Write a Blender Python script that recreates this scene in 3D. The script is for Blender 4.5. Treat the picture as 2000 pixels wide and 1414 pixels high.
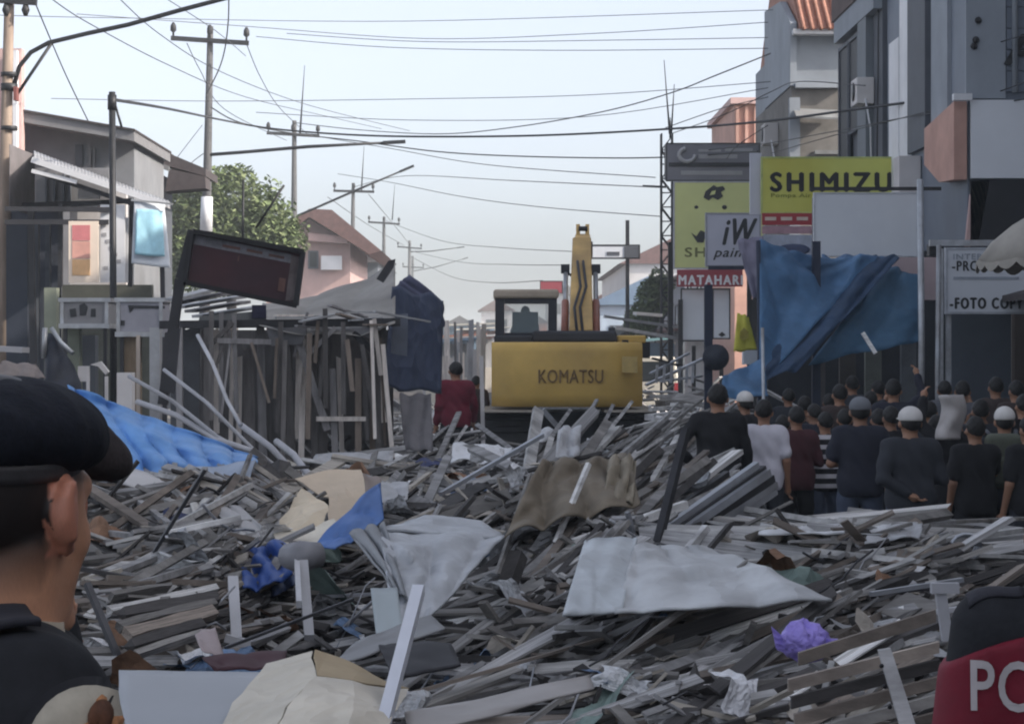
import bpy, bmesh, math, random
import numpy as np
from mathutils import Vector, Matrix, Euler
from mathutils.bvhtree import BVHTree

random.seed(7); np.random.seed(7)
for o in list(bpy.data.objects):
    bpy.data.objects.remove(o)
S = bpy.context.scene
COL = S.collection
R = math.radians

# ------------------------------------------------------------------ camera, sky, sun
F, CX, CY, H = 4500.0, 970.0, 690.0, 2.0       # focal length (photo px), vanishing point, eye height (m)
cd = bpy.data.cameras.new('camera'); cam = bpy.data.objects.new('camera', cd); COL.objects.link(cam)
cam.location = (0, 0, H); cam.rotation_euler = (R(90), 0, 0)
cd.sensor_width = 36; cd.lens = F / 2000 * 36
cd.shift_x = 30 / 2000; cd.shift_y = -17 / 2000
cd.clip_start = 0.1; cd.clip_end = 6000
S.camera = cam

SUN_EL, SUN_AZ = 31.0, 108.0                   # azimuth clockwise from +Y (street direction): from the right, a little behind
w = bpy.data.worlds.new('World'); S.world = w; w.use_nodes = True
nt = w.node_tree; bg = nt.nodes['Background']
sky = nt.nodes.new('ShaderNodeTexSky'); sky.sky_type = 'NISHITA'; sky.sun_disc = False
sky.sun_elevation = R(SUN_EL); sky.sun_rotation = R(SUN_AZ)
sky.air_density = 0.6; sky.dust_density = 3.0; sky.ozone_density = 1.2; sky.altitude = 0
hs = nt.nodes.new('ShaderNodeHueSaturation'); hs.inputs['Saturation'].default_value = .45   # milky tropical haze
nt.links.new(sky.outputs[0], hs.inputs['Color']); nt.links.new(hs.outputs[0], bg.inputs[0]); bg.inputs[1].default_value = 0.15
sl = bpy.data.lights.new('sun', 'SUN'); sl.energy = 2.6; sl.angle = R(0.6); sl.color = (1.0, 0.9, 0.78)
sun = bpy.data.objects.new('sun', sl); COL.objects.link(sun)
to_sun = Vector((math.sin(R(SUN_AZ)) * math.cos(R(SUN_EL)), math.cos(R(SUN_AZ)) * math.cos(R(SUN_EL)), math.sin(R(SUN_EL))))
sun.rotation_euler = to_sun.to_track_quat('Z', 'Y').to_euler()
S.view_settings.view_transform = 'Standard'; S.view_settings.look = 'None'
S.view_settings.exposure = 1.17; S.view_settings.gamma = 1.0; S.view_settings.use_curve_mapping = False
S.render.engine = 'CYCLES'
S.cycles.max_bounces = 5; S.cycles.diffuse_bounces = 3; S.cycles.volume_bounces = 0
S.cycles.use_denoising = True
S.cycles.pixel_filter_type = 'BLACKMAN_HARRIS'; S.cycles.filter_width = 2.1   # the photograph is soft

# ------------------------------------------------------------------ helpers
def at(px, py, Y):
    return Vector(((px - CX) / F * Y, Y, H - (py - CY) / F * Y))
def PX(px, Y): return (px - CX) / F * Y
def PZ(py, Y): return H - (py - CY) / F * Y

MATS = {}
def mk(name, col, rough=.75, var=.22, scale=5, bump=.12, metal=0, rand=.12, stretch=None, dirt=None, dirt_amt=.45, alpha=1, stripes=None, spec=.35, crum=0):
    if name in MATS: return MATS[name]
    m = bpy.data.materials.new(name); m.use_nodes = True
    t = m.node_tree; N = t.nodes; L = t.links
    b = N['Principled BSDF']
    b.inputs['Roughness'].default_value = rough; b.inputs['Metallic'].default_value = metal
    b.inputs['Specular IOR Level'].default_value = spec
    tc = N.new('ShaderNodeTexCoord'); oi = N.new('ShaderNodeObjectInfo')
    mp = N.new('ShaderNodeMapping'); mp.inputs['Scale'].default_value = stretch or (1, 1, 1)
    off = N.new('ShaderNodeVectorMath'); off.operation = 'MULTIPLY_ADD'
    L.new(oi.outputs['Random'], off.inputs[0]); off.inputs[1].default_value = (37, 91, 53)
    L.new(tc.outputs['Object'], mp.inputs['Vector']); L.new(mp.outputs[0], off.inputs[2])
    n1 = N.new('ShaderNodeTexNoise'); n1.inputs['Scale'].default_value = scale; n1.inputs['Detail'].default_value = 7; n1.inputs['Roughness'].default_value = .65
    L.new(off.outputs[0], n1.inputs['Vector'])
    mr = N.new('ShaderNodeMapRange'); mr.inputs[1].default_value = .3; mr.inputs[2].default_value = .7
    mr.inputs[3].default_value = 1 - var; mr.inputs[4].default_value = 1 + var
    L.new(n1.outputs['Fac'], mr.inputs[0])
    r2 = N.new('ShaderNodeMapRange'); r2.inputs[3].default_value = 1 - rand; r2.inputs[4].default_value = 1 + rand
    L.new(oi.outputs['Random'], r2.inputs[0])
    mul = N.new('ShaderNodeMath'); mul.operation = 'MULTIPLY'; L.new(mr.outputs[0], mul.inputs[0]); L.new(r2.outputs[0], mul.inputs[1])
    base = None
    if stripes:
        colA, colB, freq, duty = stripes
        sx = N.new('ShaderNodeSeparateXYZ'); L.new(tc.outputs['Object'], sx.inputs[0])
        a = N.new('ShaderNodeMath'); a.operation = 'MULTIPLY'; a.inputs[1].default_value = freq; L.new(sx.outputs['Z'], a.inputs[0])
        fr = N.new('ShaderNodeMath'); fr.operation = 'FRACT'; L.new(a.outputs[0], fr.inputs[0])
        gt = N.new('ShaderNodeMath'); gt.operation = 'GREATER_THAN'; gt.inputs[1].default_value = duty; L.new(fr.outputs[0], gt.inputs[0])
        mx = N.new('ShaderNodeMix'); mx.data_type = 'RGBA'; L.new(gt.outputs[0], mx.inputs[0])
        mx.inputs[6].default_value = (*colA, 1); mx.inputs[7].default_value = (*colB, 1); base = mx.outputs[2]
    if dirt:
        n2 = N.new('ShaderNodeTexNoise'); n2.inputs['Scale'].default_value = scale * .28 + .4; n2.inputs['Detail'].default_value = 5
        L.new(off.outputs[0], n2.inputs['Vector'])
        m2 = N.new('ShaderNodeMapRange'); m2.inputs[1].default_value = .42; m2.inputs[2].default_value = .72; m2.inputs[4].default_value = dirt_amt
        L.new(n2.outputs['Fac'], m2.inputs[0])
        mx = N.new('ShaderNodeMix'); mx.data_type = 'RGBA'; L.new(m2.outputs[0], mx.inputs[0])
        if base is None: mx.inputs[6].default_value = (*col, 1)
        else: L.new(base, mx.inputs[6])
        mx.inputs[7].default_value = (*dirt, 1); base = mx.outputs[2]
    sc = N.new('ShaderNodeVectorMath'); sc.operation = 'SCALE'
    if base is None: sc.inputs[0].default_value = col
    else: L.new(base, sc.inputs[0])
    L.new(mul.outputs[0], sc.inputs['Scale'])
    L.new(sc.outputs[0], b.inputs['Base Color'])
    if crum:                                       # crumpled plastic: sharp-edged facets in the relief
        vo = N.new('ShaderNodeTexVoronoi'); vo.inputs['Scale'].default_value = crum; wp = N.new('ShaderNodeTexNoise'); wp.inputs['Scale'].default_value = crum * .7
        L.new(tc.outputs['Object'], wp.inputs['Vector']); ad = N.new('ShaderNodeVectorMath'); ad.operation = 'MULTIPLY_ADD'; ad.inputs[1].default_value = (.5, .5, .5)
        L.new(wp.outputs['Color'], ad.inputs[0]); L.new(tc.outputs['Object'], ad.inputs[2]); L.new(ad.outputs[0], vo.inputs['Vector'])
        b0 = N.new('ShaderNodeBump'); b0.inputs['Strength'].default_value = .55; b0.inputs['Distance'].default_value = .22 / crum
        L.new(vo.outputs['Distance'], b0.inputs['Height']); L.new(b0.outputs[0], b.inputs['Normal'])
    if bump:
        bp = N.new('ShaderNodeBump'); bp.inputs['Strength'].default_value = bump; bp.inputs['Distance'].default_value = .02
        L.new(n1.outputs['Fac'], bp.inputs['Height']); L.new(bp.outputs[0], b.inputs['Normal'])
        if crum: L.new(b0.outputs[0], bp.inputs['Normal'])
    if alpha < 1:
        b.inputs['Alpha'].default_value = alpha
    MATS[name] = m
    return m

def tag(o, label=None, cat=None, group=None, kind=None):
    if label: o['label'] = label
    if cat: o['category'] = cat
    if group: o['group'] = group
    if kind: o['kind'] = kind
    return o
ORG = {}
def thing(name, label, cat, loc=(0, 0, 0), group=None):
    o = bpy.data.objects.new(name, None); COL.objects.link(o); o.empty_display_size = .2
    o.location = loc; ORG[o] = Vector(loc)
    return tag(o, label, cat, group)

def link_mesh(name, me, mats, parent=None, smooth=False):
    o = bpy.data.objects.new(name, me); COL.objects.link(o)
    for m in (mats if isinstance(mats, (list, tuple)) else [mats]): me.materials.append(m)
    if smooth:
        for p in me.polygons: p.use_smooth = True
    if parent is not None: o.parent = parent
    return o

class MB:
    """collects world-space geometry, then links it as one mesh object"""
    def __init__(s): s.v = []; s.f = []; s.mi = []; s.cm = 0; s.sm = []; s.smooth = False
    def mat(s, i): s.cm = i; return s
    def add(s, vs, fs):
        n = len(s.v); s.v += [Vector(v) for v in vs]
        for f in fs:
            s.f.append([n + i for i in f]); s.mi.append(s.cm); s.sm.append(s.smooth)
        return s
    def box(s, c, size, rot=None):
        x, y, z = [k / 2 for k in size]
        vs = [Vector((a, b, d)) for d in (-z, z) for b in (-y, y) for a in (-x, x)]
        if rot is not None:
            M = rot if isinstance(rot, Matrix) else Euler(rot).to_matrix()
            vs = [M @ v for v in vs]
        c = Vector(c)
        return s.add([v + c for v in vs], [(0, 2, 3, 1), (4, 5, 7, 6), (0, 1, 5, 4), (2, 6, 7, 3), (0, 4, 6, 2), (1, 3, 7, 5)])
    def bb(s, a, b):
        a, b = Vector(a), Vector(b)
        return s.box((a + b) / 2, [abs(k) for k in (b - a)])
    def beam(s, p0, p1, wd, th, up=(0, 0, 1)):
        p0, p1 = Vector(p0), Vector(p1); d = p1 - p0; L = d.length
        if L < 1e-6: return s
        x = d / L; u = Vector(up)
        if abs(x.dot(u)) > .97: u = Vector((0, 1, 0))
        y = u.cross(x).normalized(); z = x.cross(y)
        return s.box((p0 + p1) / 2, (L, wd, th), Matrix((x, y, z)).transposed())
    def tube(s, pts, r, n=8, cap=True):
        pts = [Vector(p) for p in pts]; m = len(pts)
        rs = r if isinstance(r, (list, tuple)) else [r] * m
        rings = []; prev = None
        for i in range(m):
            d = (pts[min(i + 1, m - 1)] - pts[max(i - 1, 0)]).normalized()
            if prev is None:
                a = Vector((0, 0, 1)) if abs(d.z) < .9 else Vector((1, 0, 0))
                prev = a.cross(d).normalized()
            u = (prev - d * prev.dot(d)).normalized(); v = d.cross(u); prev = u
            rings.append([pts[i] + (u * math.cos(2 * math.pi * k / n) + v * math.sin(2 * math.pi * k / n)) * rs[i] for k in range(n)])
        vs = [p for rg in rings for p in rg]; fs = []
        for i in range(m - 1):
            for k in range(n):
                fs.append((i * n + k, i * n + (k + 1) % n, (i + 1) * n + (k + 1) % n, (i + 1) * n + k))
        if cap: fs += [tuple(range(n - 1, -1, -1)), tuple((m - 1) * n + k for k in range(n))]
        sm = s.smooth; s.smooth = n > 5; s.add(vs, fs); s.smooth = sm
        return s
    def prism(s, poly, dvec):
        """extrude a planar polygon (world points) along dvec"""
        n = len(poly); p = [Vector(q) for q in poly]; d = Vector(dvec)
        return s.add(p + [q + d for q in p], [tuple(range(n - 1, -1, -1)), tuple(range(n, 2 * n))] + [(i, (i + 1) % n, n + (i + 1) % n, n + i) for i in range(n)])
    def grid(s, fn, nu, nv):
        vs = [fn(i / nu, j / nv) for j in range(nv + 1) for i in range(nu + 1)]
        return s.add(vs, [(j * (nu + 1) + i, j * (nu + 1) + i + 1, (j + 1) * (nu + 1) + i + 1, (j + 1) * (nu + 1) + i) for j in range(nv) for i in range(nu)])
    def ball(s, c, r, nu=12, nv=8):
        rr = Vector(r) if not isinstance(r, (int, float)) else Vector((r, r, r)); c = Vector(c)
        vs = []; sm = s.smooth; s.smooth = True
        for j in range(nv + 1):
            t = math.pi * j / nv
            for i in range(nu):
                a = 2 * math.pi * i / nu
                vs.append(c + Vector((math.sin(t) * math.cos(a) * rr.x, math.sin(t) * math.sin(a) * rr.y, math.cos(t) * rr.z)))
        fs = [(j * nu + i, (j + 1) * nu + i, (j + 1) * nu + (i + 1) % nu, j * nu + (i + 1) % nu) for j in range(nv) for i in range(nu)]
        s.add(vs, fs); s.smooth = sm
        return s
    def mesh(s, name, o):
        me = bpy.data.meshes.new(name)
        me.from_pydata([v - o for v in s.v], [], s.f)
        me.polygons.foreach_set('material_index', s.mi); me.polygons.foreach_set('use_smooth', s.sm)
        me.update(); return me
    def build(s, name, mats, parent=None, thick=0, bevel=0, weld=False):
        o = Vector((0, 0, 0)); q = parent
        while q is not None:
            if q in ORG: o += ORG[q]
            q = q.parent
        own = None
        if parent is None:
            mn = [min(v[i] for v in s.v) for i in range(3)]; mx = [max(v[i] for v in s.v) for i in range(3)]
            o = Vector(((mn[0] + mx[0]) / 2, (mn[1] + mx[1]) / 2, mn[2])); own = o
        ob = link_mesh(name, s.mesh(name, o), mats, parent)
        if own is not None: ob.location = own; ORG[ob] = own
        if thick:
            md = ob.modifiers.new('thickness', 'SOLIDIFY'); md.thickness = thick; md.offset = 0
        if bevel:
            md = ob.modifiers.new('bevel', 'BEVEL'); md.width = bevel; md.segments = 2; md.limit_method = 'ANGLE'
        return ob
    def one(s, name, mats, label, cat, group=None, **k):
        return tag(s.build(name, mats, None, **k), label, cat, group)

def copy_tree(o, parent=None):
    c = o.copy(); COL.objects.link(c)
    if parent is not None: c.parent = parent
    for ch in list(o.children): copy_tree(ch, c)
    return c

FONT = None
def text(body, x0, y0, x1, y1, Y, m, parent, bold=0.0, shear=0.0, name='lettering', depth=.02):
    """lettering fitted into a photo-sized rectangle on a camera-facing sign at depth Y"""
    c = bpy.data.curves.new('t', 'FONT'); c.body = body; c.shear = shear; c.resolution_u = 3; c.space_character = 1 + bold * 5
    tmp = bpy.data.objects.new('t', c); COL.objects.link(tmp)
    bpy.context.view_layer.update()
    me = bpy.data.meshes.new_from_object(tmp.evaluated_get(bpy.context.evaluated_depsgraph_get()))
    bpy.data.objects.remove(tmp)
    vs = np.array([v.co[:] for v in me.vertices]); fs = [list(p.vertices) for p in me.polygons]
    bpy.data.meshes.remove(me)
    mn, mx = vs.min(0), vs.max(0)
    a, b = at(x0, y1, Y), at(x1, y0, Y)
    u = (vs[:, 0] - mn[0]) / (mx[0] - mn[0]); v = (vs[:, 1] - mn[1]) / (mx[1] - mn[1])
    pts = [Vector((a.x + (b.x - a.x) * i, Y, a.z + (b.z - a.z) * j)) for i, j in zip(u, v)]
    mb = MB(); k = bold * 1.1 * (b.z - a.z)
    for i, (ox, oz) in enumerate(((0, 0), (k, 0), (-k, 0), (0, k * .7), (0, -k * .7)) if bold else ((0, 0),)):
        mb.add([p + Vector((ox, .0015 * i, oz)) for p in pts], fs)
    return mb.build(name, m, parent, thick=depth)

def vnoise(p, seed=0):
    """cheap smooth pseudo-noise, about -1..1"""
    x, y, z = p
    return (math.sin(x * 1.7 + seed * 3.1 + 1.3 * math.sin(y * 1.1 + seed)) + math.sin(y * 2.3 + z * 1.9 + seed * 1.7 + 1.1 * math.sin(x * .9)) + math.sin(z * 2.9 - x * 1.3 + seed * 2.3)) / 3

def cloth(name, corners, m, nu=24, nv=16, fold=.05, freq=4, sag=0.0, seed=0, thick=.006, crumple=.02, edge=.02, parent=None, dirn=(0, -1, .4)):
    """a crumpled sheet spanned between four 3-D corners (around the edge), folds running across it"""
    A, B, C, D = [Vector(c) for c in corners]
    dn = Vector(dirn).normalized()
    L = ((B - A).length + (D - C).length) / 2
    Ls = max(L, .4); rn = random.Random(int(seed * 10) + 3)
    # creases: straight ridges and valleys running across the sheet at random angles
    cre = [(math.cos(t), math.sin(t), rn.uniform(-.2, 1.2), rn.uniform(.05, .22), rn.choice((-1, 1)) * rn.uniform(.4, 1)) for t in [rn.uniform(0, math.pi) for _ in range(11)]]
    def fn(u, v):
        uu = u + edge * math.sin(v * 9 + seed) * (1 - abs(2 * u - 1)); vv = v + edge * math.sin(u * 11 + seed * 2)
        p = A.lerp(B, uu).lerp(D.lerp(C, uu), vv)
        ph = seed * 2.1 + u * freq * math.pi * 2 + 1.7 * math.sin(v * 3.1 + seed)
        a = abs(math.sin(ph * .5)) ** .7 * 2 - 1
        c = 0
        for cx_, cy_, d0, wd, am in cre:
            dd = abs(u * cx_ + v * cy_ - d0) / wd
            if dd < 1: c += am * (1 - dd) ** 1.3
        p = p + dn * (fold * a * (.45 + .55 * math.sin(v * 2.4 + u * 3 + seed) ** 2) + crumple * .75 * c + crumple * .35 * vnoise(p * (5 / Ls), seed))
        p.z -= sag * 4 * u * (1 - u)
        return p
    mb = MB(); mb.smooth = True; mb.grid(fn, nu, nv)
    return mb.build(name, m, parent, thick=thick)

# ------------------------------------------------------------------ materials
G = lambda v: (v, v, v)
ASPH = mk('asphalt', (.06, .06, .062), .9, .3, 3, .2)
DIRTY = (.06, .05, .04)
CONC = mk('concrete', (.24, .25, .26), .85, .2, 2.5, .15, dirt=(.12, .11, .1))
WALLG = mk('grey_wall', (.24, .25, .27), .85, .15, 1.5, .1, dirt=(.15, .15, .15))
DKMETAL = mk('dark_metal', (.03, .031, .035), .5, .3, 8, .05, metal=.2)
GALV = mk('galvanised', (.42, .44, .47), .45, .2, 6, .06, metal=.5, dirt=(.2, .17, .14), dirt_amt=.5)
POLEM = mk('pole_concrete', (.085, .085, .088), .85, .2, 4, .1)
CABLE = mk('cable_black', (.03, .03, .033), .6, .1, 4, 0)
WHITE = mk('white_paint', (.74, .75, .78), .6, .06, 2, .03, dirt=(.5, .5, .5), dirt_amt=.4)
BLACK = mk('black_paint', (.015, .015, .018), .55, .1, 5, .02)
DKWOOD = mk('dark_wood', (.075, .066, .06), .85, .35, 5, .3, stretch=(1, 6, 6))
# ================================================================== the setting
g = MB(); g.add([(-450, -60, 0), (450, -60, 0), (450, 1600, 0), (-450, 1600, 0)], [(0, 1, 2, 3)])
tag(g.build('ground', mk('ground', (.16, .15, .14), .95, .25, 1.2, .2, dirt=(.09, .085, .08))), kind='structure')
g = MB(); g.add([(-6.2, -40, .004), (6.2, -40, .004), (6.2, 900, .004), (-6.2, 900, .004)], [(0, 1, 2, 3)])
tag(g.build('road', ASPH), kind='structure')
for sx, nm in ((-1, 'pavement'), (1, 'pavement')):
    g = MB(); a, b = sorted((sx * 6.2, sx * 8.0)); g.bb((a, 20, 0), (b, 600, .13))
    tag(g.build(nm, CONC), kind='structure')

GLASS = mk('dark_glass', (.03, .035, .04), .12, .1, 3, 0, spec=.6)
SALMON = mk('salmon_wall', (.55, .33, .27), .8, .12, 2, .06, dirt=(.3, .17, .13), dirt_amt=.4)
TILE = mk('terracotta_tile', (.34, .17, .125), .8, .25, 6, .2, dirt=(.2, .09, .06))
PINK = mk('pink_wall', (.54, .38, .36), .85, .1, 2, .06, dirt=(.42, .28, .27))
PALEW = mk('pale_wall', (.62, .60, .60), .85, .1, 1.5, .06, dirt=(.45, .42, .40))
ROOFD = mk('dark_roof', (.07, .06, .062), .85, .25, 5, .2, stretch=(1, 4, 1))
ROOFR = mk('brown_roof', (.13, .075, .07), .85, .25, 5, .2, stretch=(1, 4, 1))
SLATE = mk('blue_grey_panel', (.17, .20, .25), .6, .1, 1.2, .05, dirt=(.13, .15, .19))
SLATD = mk('dark_grey_wall', (.10, .11, .13), .7, .12, 1.2, .05)
COOL = mk('cool_grey_wall', (.28, .31, .35), .8, .1, 1.2, .06, dirt=(.2, .22, .25))
RAWC = mk('raw_concrete', (.21, .20, .19), .9, .25, 1.6, .2, dirt=(.12, .11, .10))
RECESS = mk('dark_recess', (.02, .021, .026), .6, .2, 2, .03)  # near-black standing for the dark of recesses and shop interior
SHUT = mk('brown_shutter', (.085, .065, .055), .7, .2, 3, .1, stretch=(6, 6, 1))

def window(mbx0, x0, x1, Y, z0, z1, parent, frame=SLATD, pane=GLASS):
    """a recessed camera-facing window: frame bars with a pane set back"""
    t = .07
    f = MB(); f.bb((x0, Y - .05, z0), (x0 + t, Y + .02, z1)).bb((x1 - t, Y - .05, z0), (x1, Y + .02, z1))
    f.bb((x0 + t, Y - .05, z1 - t), (x1 - t, Y + .02, z1)).bb((x0 + t, Y - .05, z0), (x1 - t, Y + .02, z0 + t))
    fr = f.build('window', frame, parent)
    p = MB(); p.bb((x0 + t, Y - .012, z0 + t), (x1 - t, Y + .01, z1 - t)); p.build('pane', pane, fr)
    return fr
def side_window(X, y0, y1, z0, z1, parent, frame=SLATD, pane=GLASS, s=-1):
    t = .08; o = .05 * s
    f = MB()
    for (a, b, c, d) in ((y0, y0 + t, z0, z1), (y1 - t, y1, z0, z1), (y0 + t, y1 - t, z1 - t, z1), (y0 + t, y1 - t, z0, z0 + t)):
        f.bb((X + o, a, c), (X - .02 * s, b, d))
    fr = f.build('window', frame, parent)
    p = MB(); p.bb((X + .012 * s, y0 + t, z0 + t), (X - .01 * s, y1 - t, z1 - t)); p.build('pane', pane, fr)

# ------------------------------------------------------------------ right-hand row of buildings
# R1: shop house at the right edge with salmon fascia and blank white panel
r1 = thing('shop_house', 'blue-grey shop house at the right edge with salmon fascia over a dark open shopfront', 'building', (11.5, 43, 0))
wl = MB(); wl.bb((7.97, 39, 3.9), (15.9, 47, 12.6)).bb((7.97, 46.6, 0), (15.9, 47, 3.9)).bb((15.5, 39.2, 0), (15.9, 46.6, 3.9)); wl.build('wall', SLATE, r1)
for k in range(17):                                                # horizontal cladding boards above the panel
    z = 6.42 + k * .36
    b = MB(); b.bb((8.62, 38.955, z), (15.9, 39, z + .335)); b.build('cladding_board', SLATE, r1)
p = MB(); p.bb((7.93, 38.93, 6.3), (8.6, 39, 12.6)); p.build('corner_pilaster', COOL, r1)
p = MB(); p.bb((7.9, 40.4, 6.2), (7.97, 41.9, 12.6)); p.build('pilaster', COOL, r1)
p = MB(); p.bb((7.86, 42.3, 5.8), (7.97, 44.1, 12.6)); p.build('pilaster', SLATD, r1)
p = MB(); p.bb((7.9, 44.25, 5.2), (7.97, 45.2, 12.6)).bb((7.88, 45.2, 4.4), (7.97, 46.3, 8.2)); p.build('sky_gap_strip', WHITE, r1)  # white strip stands in for the bright gap of sky
p = MB(); p.bb((8.0, 38.86, 4.95), (15.9, 38.93, 6.27)); p.build('fascia_panel', mk('blank_panel', (.80, .83, .88), .5, .04, 1, .02), r1)
p = MB(); p.prism([(7.72, 38.9, 6.25), (7.72, 38.9, 4.93), (7.72, 40.2, 4.98), (7.72, 41.6, 5.4), (7.72, 41.6, 6.05)], (.22, 0, 0)); p.build('salmon_fascia', SALMON, r1)
p = MB(); p.bb((7.68, 38.7, 6.25), (7.99, 38.85, 6.36)); p.build('fascia_cap', WHITE, r1)
p = MB(); p.bb((8.0, 38.9, 3.62), (15.9, 38.99, 4.93)); p.build('dark_opening', RECESS, r1)  # black panel in place of the dark shop interior
p = MB(); p.bb((9.0, 40.2, 0), (15.4, 40.3, 3.9)); p.build('shop_shutter', SHUT, r1)
for k in range(26):
    b = MB(); x = 9.02 + k * .245; b.bb((x, 40.15, 0), (x + .215, 40.2, 3.88)); b.build('shutter_slat', SHUT, r1)
p = MB(); p.prism([(8.02, 38.9, 4.9), (8.32, 38.9, 4.9), (8.12, 38.9, 3.8), (7.92, 38.9, 3.8)], (0, .12, 0)); p.build('pillar', PINK, r1)
p = MB(); p.bb((7.55, 43.2, .13), (7.95, 43.8, 5.7)); p.build('pillar', PALEW, r1)
p = MB(); p.bb((7.92, 45.0, 4.9), (7.965, 45.9, 5.6)); p.build('salmon_block', SALMON, r1)
# letter A fragment on the cladding
text('A', 1962, 68, 2040, 126, 38.9, BLACK, r1, bold=.03)
for (px, py) in ((1868, 42), (1858, 80), (1850, 92)):
    c = at(px, py, 39); m = MB(); m.ball((8.06 + (px - 1850) * .004, 38.9, c.z), (.06, .05, .06), 8, 6); m.build('wall_lamp', BLACK, r1)

# R2: dark grey building with deep window bays
r2 = thing('dark_building', 'dark grey three-storey building with tall recessed windows and pale cornice', 'building', (11, 49.8, 0))
wl = MB(); wl.bb((7.88, 47.06, 0), (14, 52.4, 12.5)); wl.build('wall', SLATD, r2)
p = MB(); p.bb((7.70, 47.1, 9.05), (7.88, 52.6, 9.55)); p.build('cornice', COOL, r2)
p = MB(); p.bb((7.66, 47.1, 9.55), (7.88, 52.7, 12.4)); p.build('parapet', mk('brown_parapet', (.10, .07, .065), .8, .2, 2, .1), r2)
p = MB(); p.bb((7.72, 48.2, 4.8), (7.88, 49.3, 12.0)); p.build('pilaster', mk('steel_grey_wall', (.15, .17, .19), .7, .1, 1.5, .05), r2)
side_window(7.80, 50.9, 52.3, 6.2, 8.9, r2, pane=RECESS); side_window(7.80, 49.5, 50.8, 6.8, 8.9, r2, pane=RECESS); side_window(7.80, 49.5, 52.2, 4.7, 6.0, r2, pane=RECESS)  # black panes put the dark of the recesses into the colour

# R3: tall narrow house with a terracotta roof
r3 = thing('tall_house', 'tall narrow grey house with terracotta roof and bare concrete lower wall', 'building', (9.5, 62, 0))
wl = MB(); wl.bb((7.42, 58, 8.72), (14, 66, 9.98)); wl.build('wall', COOL, r3)
wl = MB(); wl.bb((7.42, 58.02, 0), (14, 66, 8.72)); wl.build('lower_wall', RAWC, r3)
p = MB(); p.prism([(7.38, 57.9, 8.72), (7.38, 63.5, 8.72), (7.38, 63.5, 11.4), (7.38, 60, 11.15), (7.38, 57.9, 10.3)], (.16, 0, 0)); p.build('gable_wall', COOL, r3)
p = MB(); p.bb((7.42, 57.6, 9.98), (14, 58.1, 10.1)); p.build('eave', WHITE, r3)
rf = MB(); rf.prism([(7.58, 57.55, 10.1), (7.58, 62, 13.4), (7.58, 66.3, 10.1)], (6.4, 0, 0)); rf.build('roof', TILE, r3)
for k in range(30):
    x = 7.66 + k * .215
    t = MB(); t.tube([(x, 57.5, 10.1), (x, 62, 13.45)], .06, 6); t.build('roof_tile_row', TILE, r3)
p = MB(); p.bb((7.34, 57.7, 3), (7.6, 57.95, 8.4)); p.build('downpipe', COOL, r3)
p = MB(); p.bb((7.5, 57.8, 8.66), (8.7, 58.0, 8.78)); p.build('string_course', COOL, r3)
p = MB(); p.bb((8.0, 57.9, 7.0), (8.66, 58.0, 7.1)); p.build('ledge', CONC, r3)
window(None, 7.9, 8.3, 57.98, 5.6, 6.6, r3)

def aircon(X, y, z, par):
    q = MB(); q.bb((X - .38, y, z), (X - .01, y + .8, z + .55)); a = q.build('air_conditioner', PALEW, par, bevel=.02)
    q = MB(); q.tube([(X - .39, y + .4, z + .28), (X - .40, y + .4, z + .28)], .2, 16); q.build('fan_grille', DKMETAL, a)
    q = MB(); q.tube([(X - .2, y - .001, z + .1), (X - .1, y - .05, z - .5), (X - .06, y - .05, z - 2.2)], .02, 6); q.build('drain_hose', WHITE, par)
def wall_cable(pts, par, nm='wall_cable', r=.018, m=None):
    q = MB(); q.tube(pts, r, 6); q.build(nm, m or CABLE, par)
aircon(7.88, 48.0, 7.2, r2); aircon(7.42, 60.6, 7.5, r3)
wall_cable([(7.84, 47.3, 11), (7.84, 47.35, 8), (7.82, 47.5, 4)], r2); wall_cable([(8.9, 57.96, 8.6), (8.92, 57.96, 6)], r3, r=.03)
wall_cable([(8.75, 38.9, 12), (8.75, 38.9, 6.4)], r1, 'downpipe', .05, COOL)
wall_cable([(9.6, 38.86, 7.2), (10.5, 38.86, 7.0), (12, 38.86, 7.3)], r1)
for (x, z) in ((9.9, 8.3), (11.2, 8.3)): window(None, x, x + .8, 38.93, z, z + 1.1, r1)
q = MB(); q.prism([(7.45, 57.86, 8.1), (8.65, 57.86, 8.05), (8.65, 57.3, 7.8), (7.45, 57.3, 7.85)], (0, 0, .05)); q.build('rain_shade', CONC, r3)

# R4: salmon house behind
r4 = thing('salmon_house', 'salmon pink house with upright ribs showing beyond the tall grey house', 'building', (9, 79, 0))
wl = MB(); wl.bb((7.75, 75, 0), (13, 83, 10.1)); wl.build('wall', SALMON, r4)
for k in range(5):
    p = MB(); x = 7.78 + k * .3; p.bb((x, 74.9, 6), (x + .1, 75, 10)); p.build('wall_rib', SALMON, r4)
p = MB(); p.bb((7.6, 74.8, 10.1), (13, 83.2, 10.3)); p.build('parapet', PINK, r4)

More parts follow.
